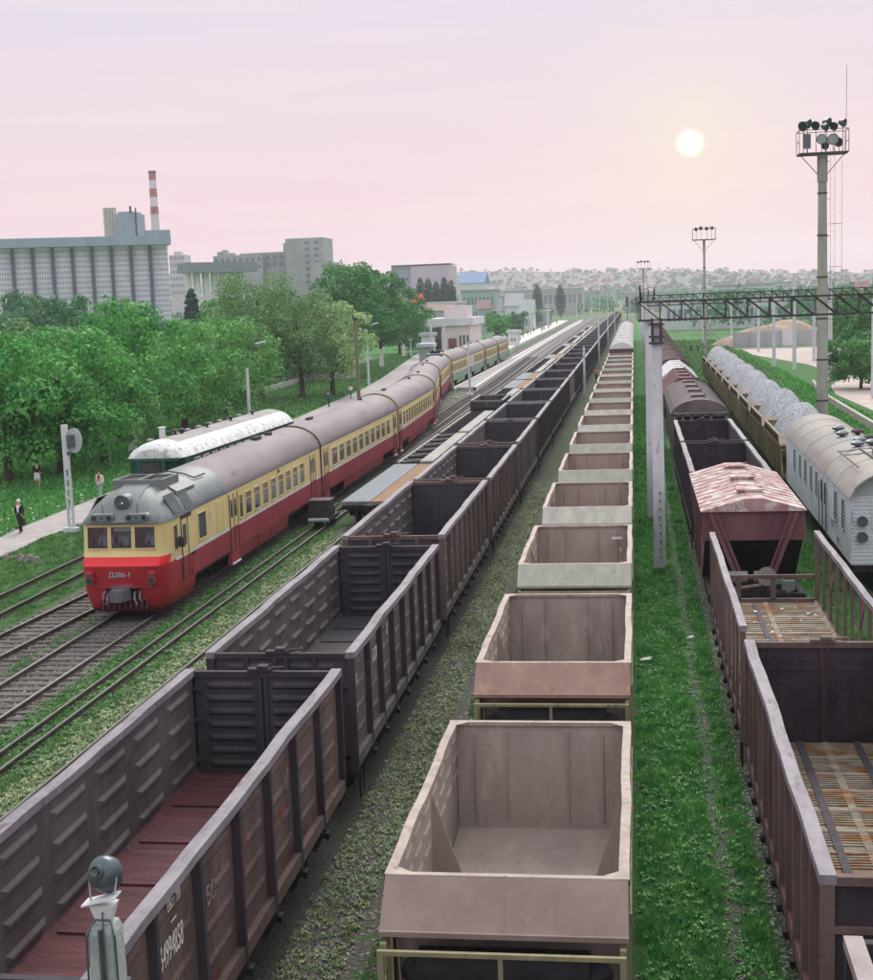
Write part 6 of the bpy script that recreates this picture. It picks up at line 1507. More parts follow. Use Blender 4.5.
def grid_windows(root, x0, x1, y, z0, z1, nx, nz, wf=.55, hf=.5, m=glassm):
    mb = MB()
    for i in range(nx):
        for j in range(nz):
            cx = x0+(x1-x0)*(i+.5)/nx; cz = z0+(z1-z0)*(j+.5)/nz; hw_ = (x1-x0)/nx*wf/2; hh_ = (z1-z0)/nz*hf/2
            w_ = MB(); w_.box(cx-hw_, cx+hw_, y-.08, y+.02, cz-hh_, cz+hh_); w_.build('window', m, root)
pale_w = mat('pale_facade', (176, 172, 182), (194, 188, 196), .2, rough=.9)
win_far = mat('far_window', (112, 120, 138), None, rough=.4)
t = thing('apartment_block', 'pale grey apartment block between the ribbed silo and the white silo', 'building', (0, 0, 0))
o = blk(t, 'wall', 169, 184, 255, 900, 14, pale_w); a = atY(169, 255, 900); b = atY(184, 255, 900); grid_windows(o, a.x, b.x, 900, 22, a.z, 6, 6, m=win_far)
blk(t, 'roof_box', 174, 180, 251.5, 902, 6, pale_w, 255)
t = thing('white_silo', 'lower white silo of smooth cylinders with dark grey top gallery', 'silo', (0, 0, 0))
a = atY(183, 273, 430); b = atY(245, 273, 445); zt = a.z
for k in range(7):
    x = a.x+(b.x-a.x)*(k+.5)/7; m = MB(); m.cyl((x, 431+2*k, 0), (x, 431+2*k, zt), (b.x-a.x)/14*.97, n=20); o = m.build('cylinder', mat('white_silo_wall', (206, 208, 206), (190, 194, 194), .3, rough=.85), t); smooth_angle(o, 40)
m = MB(); m.beam((a.x, 430, zt+1.5), (b.x+2, 446, zt+1.5), 9, 3.2); m.build('gallery', mat('dark_gallery', (116, 124, 134), (132, 138, 146), .4), t)
t = thing('mill_complex', 'grey flour mill with long stepped block and tall windowed tower', 'building', (0, 0, 0))
mg = mat('mill_grey', (146, 148, 154), (166, 166, 170), .15, rough=.9)
Y = 560
for nm, x0, x1, yt, dy in (('long_wall', 213, 262, 255, 8), ('middle_wall', 240, 290, 252.5, 12), ('tower', 285, 323, 238, 0), ('low_wall', 310, 330, 262, -4), ('side_wing', 323, 345, 266, 6), ('lift_house', 283, 292, 243, 6)):
    o = blk(t, nm, x0, x1, yt, Y+dy, 18, mg)
    a = atY(x0, yt, Y+dy); b = atY(x1, yt, Y+dy)
    if nm == 'tower': grid_windows(o, a.x+(b.x-a.x)*.45, b.x-1, Y, 20, a.z-1, 2, 7, .5, .45, m=win_far)
    elif nm in ('long_wall', 'middle_wall'): grid_windows(o, a.x, b.x, Y+dy, a.z-7, a.z-1, 8, 2, .5, .5, m=win_far)
for i, (px, py) in enumerate(((217, 252), (222, 250), (229, 253))): blk(t, 'roof_unit', px, px+4, py, Y+9, 4, mg, 256)
t = thing('lilac_building', 'long pale lilac factory block right of the tall dark trees', 'building', (0, 0, 0))
lw = mat('lilac_wall', (176, 164, 180), (188, 176, 190), .1, rough=.9); lb = mat('lilac_wall_blue', (156, 160, 176), None, rough=.9)
o = blk(t, 'wall', 410, 449, 265.5, 700, 30, lw); o2 = blk(t, 'side_wing', 391, 410, 265, 702, 30, lb)
a = atY(391, 265, 702); b = atY(410, 265, 702)
for k in range(4): m = MB(); z = 4+k*(a.z-6)/4; m.box(a.x+1, b.x-1, 701.85, 702, z, z+1.6); m.build('window_band', win_far, o2)
blk(t, 'roof_edge', 390.5, 449.5, 264.5, 699.5, 31, mg, 265.6)
def simple(name, label, px0, px1, pyt, Y, depth, wm, rm=None, rh=0, cat='building', wins=None, group=None, pyb=None):
    t = thing(name, label, cat, (0, 0, 0), 0, group); a = atY(px0, pyt, Y); b = atY(px1, pyt, Y); zt = (a.z+b.z)/2
    m = MB(); m.box(a.x, b.x, Y, Y+depth, 0, zt); o = m.build('wall', wm, t)
    if rm:
        m = MB()
        if rh: m.loft([[(a.x-.4, Y-.4, zt), (a.x-.4, Y+depth/2, zt+rh), (a.x-.4, Y+depth+.4, zt)], [(b.x+.4, Y-.4, zt), (b.x+.4, Y+depth/2, zt+rh), (b.x+.4, Y+depth+.4, zt)]])
        else: m.box(a.x-.4, b.x+.4, Y-.4, Y+depth+.4, zt, zt+.6)
        m.build('roof', rm, t)
    if wins: grid_windows(o, a.x+.5, b.x-.5, Y, wins[2], zt-wins[3], wins[0], wins[1], m=win_far)
    return t
wht = mat('far_white', (206, 208, 212), (190, 194, 200), .3, rough=.9); gry = mat('far_grey', (150, 156, 158), (166, 170, 172), .3, rough=.9); blu = mat('far_blue_roof', (110, 134, 168), None, rough=.8)
brn = mat('far_brown_roof', (150, 128, 124), (130, 114, 112), .3, rough=.9); grn = mat('far_green_wall', (140, 166, 154), (156, 178, 168), .2, rough=.9); redr = mat('red_roof', (206, 72, 66), None, rough=.8); org = mat('brick_far', (170, 110, 96), (150, 96, 86), .5, rough=.9)
simple('warehouse', 'warehouse with blue roof right of the poplars', 459, 484, 283, 640, 24, wht, blu, 5, wins=(6, 1, 2, 1))
simple('warehouse', 'grey green block below the blue roofed warehouse', 461, 495, 291, 520, 20, grn, gry, 0, wins=(8, 2, 3, 1))
simple('warehouse', 'long low white shed in front of the poplars', 424, 460, 303.5, 470, 16, wht, wht, 0)
simple('warehouse', 'long brown roofed shed behind the station building', 412, 452, 311, 420, 14, gry, brn, 2)
simple('small_house', 'small building with bright red roof beyond the dark trees', 413, 420, 304, 400, 7, wht, redr, 3, cat='house')
simple('warehouse', 'long white viaduct-like shed on the horizon left of the tracks', 503, 583, 289.5, 900, 20, gry, wht, 0, wins=(16, 1, 5, 1))
simple('warehouse', 'low white shed on the horizon just right of the hopper train', 625, 664, 292, 900, 20, gry, wht, 0)
simple('warehouse', 'long pale depot with dark columns seen through the crossbars', 664, 790, 299, 420, 22, mat('depot_wall', (186, 192, 198), (200, 204, 208), .2, rough=.9), gry, 0, wins=(22, 1, 1, .8))
simple('warehouse', 'two storey white and blue hall behind the depot', 716, 775, 285.5, 620, 26, wht, gry, 0, wins=(14, 2, 8, 1))
simple('warehouse', 'white office with window rows behind the round tree', 766, 800, 283, 700, 20, wht, gry, 0, wins=(8, 2, 12, 1))
simple('brick_house', 'red brick house near the right edge below the hills', 857, 871, 290, 520, 12, org, mat('dark_red_roof', (132, 90, 92), None), 3, cat='house', wins=(3, 2, 6, 1))
simple('warehouse', 'long grey shed behind the sand heaps at the right', 818, 848, 297, 420, 20, gry, wht, 0)
simple('warehouse', 'low brown shed on the grass beyond the far platform', 477, 489, 309, 460, 9, gry, brn, 3)
for i, (px0, px1, py) in enumerate(((487, 500, 311), (496, 510, 308), (505, 522, 306), (515, 530, 309), (520, 533, 313))):
    simple('grey_house', 'grey roofed house, %s from the left in the cluster beyond the grass bank' % ordn(i), px0, px1, py, 520-12*i+(i % 2)*25, 12, wht, brn if i % 2 else gry, 4.5, cat='house', group='grey roofed houses beyond the grass bank', wins=(3, 1, 1, 1))
rnd = random.Random(77); pal = [wht, gry, pale_w, wht, grn]; rfs = [gry, brn, wht, mat('far_rose_roof', (176, 150, 148), None, rough=.9)]
pk = []
for i in range(64):
    y = 520+i*19+rnd.uniform(-8, 8)
    x = (rnd.uniform(-.42, -.075) if i % 5 < 3 else rnd.uniform(.05, .3))*y; w_ = rnd.uniform(9, 42); h = rnd.uniform(3.5, 8)
    t = thing('shed', 'low pale shed or house in the hazy plain before the hills', 'shed', (x, y, 0), rnd.uniform(-.2, .2), 'low buildings in the hazy plain'); m = MB(); m.box(-w_/2, w_/2, 0, 12, 0, h); o = m.build('wall', pal[i % 5], t)
    m = MB(); rh = rnd.choice((.5, 2.5, 3.5)); m.loft([[(-w_/2-.4, -.4, h), (-w_/2-.4, 6, h+rh), (-w_/2-.4, 12.4, h)], [(w_/2+.4, -.4, h), (w_/2+.4, 6, h+rh), (w_/2+.4, 12.4, h)]]); m.build('roof', rfs[i % 4], t)
    grid_windows(o, -w_/2+1, w_/2-1, 0, 1, h-.8, max(2, int(w_/6)), 1, .5, .5, m=win_far)
# station building
t = thing('station_building', 'pinkish station building with flat white roof and brown door', 'building', (0, 0, 0))
pw = mat('station_wall', (206, 190, 194), (218, 204, 206), .6, rough=.9)
Y = 300; a = atY(441, 326, Y); b = atY(470, 326, Y); m = MB(); m.box(a.x, b.x, Y, Y+22, 0, a.z); o = m.build('wall', pw, t)
m = MB(); m.box(a.x-4.0, b.x+.7, Y-.7, Y+23, a.z, a.z+1.6); m.build('roof', wht, t)
m = MB(); m.box(a.x+1.5, a.x+3.3, Y-.1, Y, 0, 3.0); m.build('door', mat('brown_door', (120, 72, 72), None), o)
a2 = atY(426, 330, Y+5); m = MB(); m.box(a2.x, a.x, Y+5, Y+20, 0, a.z-.6); o2 = m.build('wing', mat('wing_blue', (164, 168, 186), (180, 182, 196), .6, rough=.9), t)
m = MB(); m.box(a2.x+.8, a.x-.8, Y+4.9, Y+5, .6, 2.8); m.build('window', glassm, o2)
for k in range(3): m = MB(); m.box(b.x-2.4+k*.8, b.x-2.0+k*.8, Y-.08, Y, 1.2, 3.6); m.build('window', glassm, o)
m = MB(); m.box(a.x+.2, b.x-1, Y+4, Y+14, a.z+1.6, a.z+4.2); m.build('roof_room', pw, t)
simple('kiosk', 'white platform kiosk with dark opening behind the last green railcar', 508, 518, 333, 318, 4, mat('kiosk_white', (222, 222, 222), None), wht, 0, cat='kiosk', wins=(2, 1, 1, .8))
simple('hut', 'small white hut left of the railway bend', 421, 432, 336, 268, 4, wht, gry, 0, cat='hut')
simple('hut', 'low stone box shed beside the railway bend', 419, 431, 347, 240, 4, gry, wht, 0, cat='hut')
# low wall beneath the trees
t = thing('garden_wall', 'pale low wall behind the trees along the path', 'wall', (0, 0, 0)); m = MB(); m.beam((-52, 84, .9), (-46, 150, .9), .3, 1.8, upv=(0, 0, 1)); m.beam((-46, 150, .45), (-50, 262, .45), .3, .9); m.build('wall', mat('garden_wall_plaster', (158, 158, 158), (178, 176, 174), 1, rough=.9), t)
t = thing('long_house', 'long low beige house with dark windows half hidden behind the pole and trees', 'house', (-55.5, 196, 0), R(8)); m = MB(); m.box(0, 15, 0, 8, 0, 3.6); o = m.build('wall', mat('house_beige', (168, 156, 146), (184, 172, 160), .8, rough=.9), t); m = MB(); m.loft([[(-.5, -.5, 3.6), (-.5, 4, 5.6), (-.5, 8.5, 3.6)], [(15.5, -.5, 3.6), (15.5, 4, 5.6), (15.5, 8.5, 3.6)]]); m.build('roof', gry, t); grid_windows(o, .5, 14.5, 0, .8, 3.1, 6, 1, .35, .75)
# sand lot
ribbon('sandy_lot', [(112, 23.2), (125, 20.5), (145, 20.2), (158, 21.5), (175, 25.5), (205, 24.5), (240, 20), (268, 18)], [(112, 90), (268, 90)], [112, 125, 145, 158, 175, 190, 205, 240, 268], .03, mat('sandy_ground', (168, 154, 150), (192, 178, 172), .5, (1, 1, 1), .95, .3, 4, c3=(110, 128, 92), c3amt=.2, c3scale=.25))
rs = np.random.RandomState(8)
def heap(name, label, cx, cy, rx, ry, h, m, seed):
    r2_ = np.random.RandomState(seed); n1, n2 = 60, 30
    X, Yg = np.meshgrid(np.linspace(-1, 1, n1), np.linspace(-1, 1, n2), indexing='ij'); rr = np.sqrt(X**2+Yg**2)
    Z = h*np.clip(1-rr**2.6, 0, 1)*(.85+.12*np.sin(X*5+seed)+.1*np.sin(X*11+Yg*6))+r2_.uniform(-.05, .05, X.shape)*(rr < .98)
    v = np.stack([cx+X*rx, cy+Yg*ry, Z], -1).reshape(-1, 3); i = np.arange(n1-1)[:, None]*n2+np.arange(n2-1)[None]
    f = np.stack([i, i+n2, i+n2+1, i+1], -1).reshape(-1, 4); o = raw_mesh(name, v, f, m); smooth_angle(o, 60)
    return tag(o, label, 'sand heap', 'sand heaps behind the concrete wall', 'stuff')
sand = mat('sand', (142, 126, 112), (172, 154, 138), .3, (1, 1, 1), .95, .3, 3, c3=(120, 116, 84), c3amt=.2, c3scale=.5)
heap('sand_heap', 'large sand heap behind the left half of the concrete wall', 29, 284, 14, 8, 4.6, sand, 1)
heap('sand_heap', 'long sand heap reaching the right edge', 52, 285, 22, 9, 4.2, sand, 2)
heap('sand_heap', 'flat sand heap at the far right', 76, 278, 18, 8, 5.2, sand, 4)
t = thing('panel_wall', 'grey concrete panel wall with red panel in front of the sand heaps', 'wall', (0, 0, 0))
for i in range(16):
    x0_ = 18.6+i*2.95; m = MB(); m.box(x0_, x0_+2.9, 268, 268.15, .3, 3.1); m.box(x0_+.15, x0_+2.75, 267.93, 268, .6, 2.8)
    m.build('panel', (gry if i not in (6, 7) else mat('red_panel', (112, 62, 70), (96, 54, 62), 1)) if i != 3 else wht, t)
    m = MB(); m.box(x0_-.15, x0_+.1, 267.85, 268.2, 0, 3.2); m.build('post', gry, t)
t = thing('kerb_wall', 'low concrete edging wall along the sandy lot beside the tall mast', 'low wall', (0, 0, 0)); m = MB()
pts = [(19.6, 158), (19.0, 150), (18.2, 140), (17.9, 125), (17.6, 105), (17.3, 85)]
for p_, q_ in zip(pts[:-1], pts[1:]): m.beam((p_[0], p_[1], .35), (q_[0], q_[1], .35), .3, .7)
m.build('wall', mat('edging_concrete', (160, 156, 150), (176, 172, 166), .8, (1, 1, 1), .9), t)

# ------------------------------------------------------------------ poles, masts, gantries
def taper_pole(root, name, h, r0, r1, m, holes=False, n=4, tilt=0):
    mb = MB(); a = math.pi/4 if n == 4 else 0
    k = 1.3 if n == 4 else 1
    mb.loft([[(r*k*math.cos(a+2*math.pi*i/n), r*k*math.sin(a+2*math.pi*i/n), z) for i in range(n)] for r, z in ((r0, -.3), (r0+(r1-r0)*.5, h*.5), (r1, h))]); o = mb.build(name, m, root)
    if n > 6: smooth_angle(o, 40)
    return o
t = thing('catenary_pole', 'nearest tall concrete pole with dark insulator bracket between hoppers and gondolas', 'pole', (.85, 54.5, 0), 0, 'concrete poles between hoppers and goods train')
taper_pole(t, 'shaft', 9.75, .27, .2, concrete)
m = MB()
for k in range(9): m.cyl((.04, -.37, .5+k*.32), (.04, -.2, .5+k*.32), .03, n=6)
m.build('bolt_holes', black, t)
m = MB()
for x in (-.16, .16): m.box(x-.05, x+.05, -.34, -.25, 8.85, 9.85)
for z in (8.9, 9.15, 9.62): m.box(-.3, .3, -.36, -.22, z-.04, z+.04)
m.build('bracket', darksteel, t)
def gantry(y, x0, x1, zb, zt, label, nseg):
    t = thing('gantry_crossbar', label, 'gantry', (0, y, 0)); m = MB()
    for dy in (-.3, .3):
        m.beam((x0, dy, zb), (x1, dy, zb), .09, .09); m.beam((x0, dy, zt), (x1, dy, zt), .09, .09)
        for i in range(nseg+1):
            x = x0+(x1-x0)*i/nseg; m.beam((x, dy, zb), (x, dy, zt), .05, .05)
            if i < nseg: m.beam((x, dy, zt), (x+(x1-x0)/nseg, dy, zb), .06, .06)
    for i in range(0, nseg+1): x = x0+(x1-x0)*i/nseg; m.beam((x, -.3, zt), (x, .3, zt), .05, .05); m.beam((x, -.3, zb), (x, .3, zb), .05, .05)
    m.build('truss', darksteel, t)
    m = MB()
    for i in range(2):
        x = x0+.15+i*.6; m.cyl((x, 0, zt+.04), (x, 0, zt+.5+.1*(i % 2)), .03, n=6); m.cyl((x, 0, zt+.12), (x, 0, zt+.2), .08, n=8)
    m.cyl((x0+.1, 0, zb), (x0+.1, 0, zt+.8), .04, n=6)
    m.build('insulators', black, t)
    for x in (x0+.5, x1-.2):
        p_ = taper_pole(t, 'support_pole', zb-.04, .25, .2, concrete); p_.location = (x, 0, 0)
    return t
gantry(67.2, .2, 17.6, 9.55, 10.42, 'nearest dark lattice gantry crossing over the right-hand tracks', 17)
gantry(138, 1.3, 23, 9.7, 10.7, 'second lattice gantry behind the nearest one', 20)
gantry(215, 1.4, 27, 9.7, 10.7, 'third lattice gantry in the distance', 20)
for i, (x, y) in enumerate(((1.0, 101), (1.6, 175), (1.6, 255), (1.7, 306), (1.8, 380), (1.9, 460))):
    t = thing('catenary_pole', 'plain concrete pole, %s behind the bracketed pole right of the hopper train' % ordn(i), 'pole', (x, y, 0), 0, 'concrete poles between hoppers and goods train'); taper_pole(t, 'shaft', 9.6, .24, .18, concrete)
for i, y in enumerate((149.6, 214, 289, 393)):
    t = thing('yard_post', 'slim concrete post beside the gondola train, %s from the footbridge' % ordn(i), 'post', (-5.4, y, 0), 0, 'slim posts beside the gondola train'); taper_pole(t, 'shaft', 5.3 if i == 0 else 6.8, .16, .12, concrete)
    m = MB(); m.cyl((0, 0, 5.3 if i == 0 else 6.8), (0, 0, 5.55 if i == 0 else 7.05), .12, .06, 8); m.build('cap', concrete, t)
for i, (x, y, h) in enumerate(((19.25, 198, 10), (21.3, 191.5, 12.6), (21.9, 253, 9.5), (14.5, 300, 9.5), (22.4, 330, 9.5), (22.8, 168, 11.6))):
    t = thing('lot_pole', 'pale concrete pole on the right by the sandy lot, %s by distance to the mast' % ordn(i), 'pole', (x, y, 0), 0, 'pale poles by the sandy lot'); taper_pole(t, 'shaft', h, .26, .2, concrete)
# floodlight masts
def mast(x, y, h, label, sc=1., lamps=True, ladder=True):
    t = thing('floodlight_mast', label, 'floodlight mast', (x, y, 0))
    o = taper_pole(t, 'shaft', h, .5*sc, .33*sc, conc_mast, n=12)
    m = MB()
    for z in np.arange(1.5, h-.5, 3.4): r_ = .52*sc-.17*sc*z/h; m.cyl((0, 0, z-.06), (0, 0, z+.06), r_+.03, n=12)
    m.build('steel_bands', darksteel, t)
    m = MB(); m.cyl((0, 0, h-2.2), (0, 0, h), .42*sc, n=12); m.build('collar', conc_mast, t)
    m = MB(); W_ = 1.95; D_ = 1.0
    m.box(-W_, W_, -D_, D_, h, h+.12); 
    for s in (-1, 1):
        m.beam((s*.35, 0, h-1.6), (s*(W_-.2), 0, h), .06, .06)
        for yy in (-D_, D_): m.beam((s*W_, yy, h+.1), (s*W_, yy, h+1.9), .05, .05)
        m.beam((s*W_, -D_, h+1.9), (s*W_, D_, h+1.9), .05, .05); m.beam((s*W_, -D_, h+1.0), (s*W_, D_, h+1.0), .04, .04)
    for yy in (-D_, D_): m.beam((-W_, yy, h+1.9), (W_, yy, h+1.9), .05, .05)
    m.build('platform_cage', darksteel, t)
    pos = [(-1.6, -.9, 2.25, .42, 0), (-1.15, .2, 2.55, .4, 1), (-.55, -.5, 2.3, .38, 0), (.35, -.2, 2.5, .44, 1), (.12, -.9, 2.1, .34, 1), (1.0, .2, 2.25, .36, 0), (1.55, -.5, 2.4, .36, 1), (-1.35, -1.05, 1.05, .4, 2), (-.2, -1.1, 1.15, .42, 3), (.7, -1.1, 1.1, .46, 3), (1.25, -.6, .9, .4, 0), (.35, .6, .8, .36, 0)] if lamps else [(-1.3, -.6, 1.9, .34, 0), (-.5, -.5, 2.05, .34, 0), (.5, -.5, 1.95, .34, 0), (1.3, -.6, 2.0, .34, 1)]
    for (lx, ly, lz, lr, tp) in pos:
        m = MB(); az = {0: -.6, 1: .9, 2: 0, 3: -.15}[tp]; dv = Vector((math.sin(az), -math.cos(az), -.3)).normalized(); c = Vector((lx, ly, h+lz))
        if tp == 2: m.box(lx-.3, lx+.3, ly, ly+.3, h+lz-.6, h+lz+.55)
        else: m.cyl(c-dv*.35, c+dv*.15, lr*.45, lr, 16)
        m.beam((lx, ly+.1, h+.1), (lx, ly+.1, h+lz), .05, .05)
        lo = m.build('floodlight', lamp_grey, t)
        m = MB()
        if tp != 2: m.cyl(c+dv*.152, c+dv*.17, lr*.85, n=16); m.build('lens', glassm if tp != 3 else greyp, lo)
    if ladder:
        m = MB(); lx = .6
        for xx in (lx, lx+.35): m.beam((xx, -.3, 1), (xx, -.3, h+.5), .02, .02)
        for z in np.arange(1, h, .6): m.beam((lx, -.3, z), (lx+.35, -.3, z), .012, .012)
        for z in np.arange(3, h, 3.): m.beam((.3, -.3, z), (lx, -.3, z), .04, .04)
        m.build('ladder', darksteel, t)
        m = MB(); m.cyl((1.9, .2, h), (1.95, .2, h+7), .02, n=5); m.build('lightning_rod', lamp_grey, t)
        m = MB(); m.cyl((1.55, .2, 6), (1.6, .2, h-.5), .014, n=5)
        for z in (8.2, 9.6, 12.5, 16.0): m.beam((.5, .1, z), (1.6, .2, z), .035, .035)
        m.build('cable_rack', darksteel, t)
mast(15.47, 118.7, 21.6, 'tall concrete floodlight mast with caged lamp cluster at the right')
mast(12.2, 246, 19.8, 'second floodlight mast, slimmer and farther, left of the tall one', .55, False, False)
mast(2.8, 400, 18.2, 'third and farthest floodlight mast above the pole row', .5, False, False)
# street lamps and signal boards on the left
def street_lamp(p, h, label, arm=1.6):
    t = thing('street_lamp', label, 'street lamp', p); taper_pole(t, 'shaft', h*.8, .17, .12, concrete, n=8)
    m = MB(); pts = [(0, 0, h*.72), (0, 0, h*.9), (.12, 0, h*.97), (.5, 0, h), (arm, 0, h+.35)]; m.tube(pts, .045, 8); m.build('arm', lamp_grey, t)
    m = MB(); m.hexa([(arm-.1, -.12, h+.28), (arm+.75, -.14, h+.45), (arm+.75, .14, h+.45), (arm-.1, .12, h+.28), (arm-.1, -.1, h+.4), (arm+.75, -.1, h+.6), (arm+.75, .1, h+.6), (arm-.1, .1, h+.4)]); bevel(m.build('lamp_head', whitem, t), .04)
street_lamp(Vector((-30.9, 108, 0)), 7.7, 'concrete street lamp with short curved arm above the white coach roof', .9)
street_lamp(up(369, 386), 7.9, 'street lamp with dark base right of the wooden pole', .9)
p = up(359, 402); t = thing('wooden_pole', 'tall bare wooden pole beside the curving train', 'pole', p); taper_pole(t, 'shaft', 9.4, .22, .18, mat('pole_wood', (112, 104, 92), (140, 130, 116), 3, (1, 1, .2), .9, .3, 15), n=10)
m = MB(); m.box(-.25, .25, -.25, .25, 9.2, 9.45); m.build('cap', darksteel, t)
p2 = up(411, 357); q = up(385, 400)
p = up(72, 533); t = thing('signal_board', 'round grey board seen from behind on a latticed concrete post by the path', 'signal board', p)
m = MB()
for s in (-1, 1): m.beam((s*.13, 0, -.1), (s*.1, 0, 3.9), .09, .16)
for k in range(8): m.box(-.12, .12, -.06, .06, .2+k*.5, .32+k*.5)
m.build('post', concrete, t)
m = MB(); m.box(-.14, .14, -.1, .1, 3.2, 5.45); m.build('upper_post', concrete, t)
m = MB(); m.loft([[(.45+sx*q_, yy, 4.65+sz*q_) for sx, sz in [(.42*max(-.7, math.cos(a_)), .62*math.sin(a_)) for a_ in [2*math.pi*i/24 for i in range(24)]]] for q_, yy in ((1, .0), (1, .06), (.9, .08))]); m.build('board', greyp, t)
m = MB(); m.box(.16, .5, -.22, 0, 4.35, 4.95); m.box(.1, .3, -.15, 0, 3.95, 4.1); m.build('lamp_box', lamp_grey, t)
m = MB(); m.box(-.35, .35, -.2, .25, 0, .28); m.build('base', concrete, t)
p = up(411, 357); t = thing('signal_board', 'white oblong signal board on a post left of the curving train', 'signal board', p)
taper_pole(t, 'post', 3.2, .2, .16, concrete); m = MB(); m.loft([[(sx*q_, yy, 4.6+sz*q_) for sx, sz in [(.75*math.cos(a_), 1.5*max(-.85, min(.85, math.sin(a_)))) for a_ in [2*math.pi*i/16 for i in range(16)]]] for q_, yy in ((1, -.1), (1, .1), (.9, .15))]); m.build('board', whitem, t)
p = up(470, 396); t = thing('platform_post', 'thin tall platform post with small pale box beside the platform end', 'post', p); taper_pole(t, 'shaft', 6.2, .13, .1, concrete, n=8)
m = MB(); m.box(-.1, .6, -.25, -.1, 3.4, 4.6); m.build('box', whitem, t); m = MB(); m.box(-.35, .35, -.3, .3, 0, .3); m.build('base', whitem, t)
p = up(455, 398); t = thing('marker_lamp', 'small white ground signal between the tracks near the platform', 'ground signal', p); m = MB(); m.box(-.4, .4, -.2, .2, 0, .15); m.build('base', whitem, t); m = MB(); m.cyl((0, 0, .15), (0, 0, .9), .08, n=10); m.build('stem', whitem, t); m = MB(); m.sphere((0, 0, 1.05), .2, 12); m.build('head', whitem, t)
for i, (px, pyb, h) in enumerate(((577, 322, 12), (584, 320, 12), (592, 318, 12), (600, 316, 12), (608, 316, 11), (548, 330, 9), (531, 336, 8), (445, 360, 7), (432, 362, 7))):
    p = up(px, pyb); p.y = min(p.y, 900); t = thing('distant_pole', 'thin pale pole by the far tracks, %s in its row from the horizon side' % ordn(i), 'pole', (p.x, p.y, 0), 0, 'thin poles by the far tracks'); taper_pole(t, 'shaft', h, .25, .18, concrete)
p = atY(630, 296, 640)
for i, px in enumerate((627, 636)):
    q_ = atY(px, 300, 640); t = thing('signal_post', 'dark distant signal post near the horizon, %s of two' % ('left one', 'right one')[i], 'signal', (q_.x, 640, 0)); taper_pole(t, 'shaft', q_.z, .2, .15, darksteel); m = MB(); m.box(-.6, .6, -.3, .3, q_.z-3, q_.z+1.5); m.build('head', black, t)
# near post with a lamp seen from above
t = thing('lamp_post', 'greenish concrete post topped by a grey round hooded floodlight in the lower left corner', 'lamp post', (-4.5, 10.5, 0)); t.scale = (.82, .82, .945)
m = MB(); m.loft([[(x*k, y*k, z) for x, y in ((-.12, -.14), (.12, -.14), (.14, -.12), (.14, .12), (.12, .14), (-.12, .14), (-.14, .12), (-.14, -.12))] for k, z in ((1.25, 0), (1.02, 5.6), (.98, 5.95), (.8, 6.02))]); m.build('shaft', conc_green, t)
m = MB()
for z in (5.42,): m.tube([(-.16, -.16, z), (.16, -.16, z), (.16, .16, z), (-.16, .16, z), (-.16, -.16, z)], .012, 6)
m.tube([(-.16, -.15, 5.4), (-.15, -.15, 5.95), (-.08, -.06, 6.06), (.08, -.06, 6.06), (.15, -.15, 5.95), (.16, -.15, 5.4)], .012, 6); m.tube([(0, -.16, 5.4), (0, -.15, 6.0)], .022, 6); m.tube([(.03, -.16, 5.3), (.04, -.17, 5.9), (.02, -.1, 6.15)], .01, 6)
m.build('wire_strap', lamp_grey, t)
m = MB(); m.hexa([(-.07, -.05, 6.02), (.07, -.05, 6.02), (.07, .05, 6.02), (-.07, .05, 6.02), (-.13, -.09, 6.2), (.13, -.09, 6.2), (.13, .09, 6.2), (-.13, .09, 6.2)]); m.beam((-.2, -.02, 6.2), (.16, -.02, 6.28), .2, .015); m.build('bracket_plate', whitem, t)
m = MB(); c = Vector((.0, .03, 6.46)); dv = Vector((.05, .75, -.35)).normalized(); 
a_ = dv.cross(Vector((0, 0, 1))).normalized(); b_ = a_.cross(dv)
m.loft([[tuple(c+dv*d_+a_*r_*math.cos(tt)+b_*r_*math.sin(tt)) for tt in [2*math.pi*i/24 for i in range(24)]] for d_, r_ in ((-.17, .03), (-.16, .06), (-.11, .07), (-.09, .12), (-.03, .155), (.06, .165), (.13, .165), (.13, .15))]); o = m.build('lamp_shade', lamp_grey, t); smooth_angle(o, 50)
m = MB(); m.loft([[tuple(c+dv*d_+a_*r_*math.cos(tt)+b_*r_*math.sin(tt)) for tt in [2*math.pi*i/18 for i in range(18)]] for d_, r_ in ((-.2, .02), (-.21, .045), (-.175, .05))]); m.build('end_cap', glassm, t)
m = MB(); m.tube([(-.13, -.02, 6.22), (-.14, 0, 6.4), (-.12, .02, 6.46)], .01, 6); m.tube([(.13, -.02, 6.28), (.15, 0, 6.42), (.13, .02, 6.5)], .01, 6); m.build('yoke', greyp, t)
# overhead cable
m = MB(); A_ = Vector((-36.0, 186, 5.2)); B_ = Vector((-46.8, 291, 5.5)); pts = [A_.lerp(B_, i/12)-Vector((0, 0, 6*(i/12)*(1-i/12)*.55)) for i in range(13)]; m.tube(pts, .04, 5); tag(m.build('cable', black), 'sagging dark cable between street lamp and white signal board', 'cable')

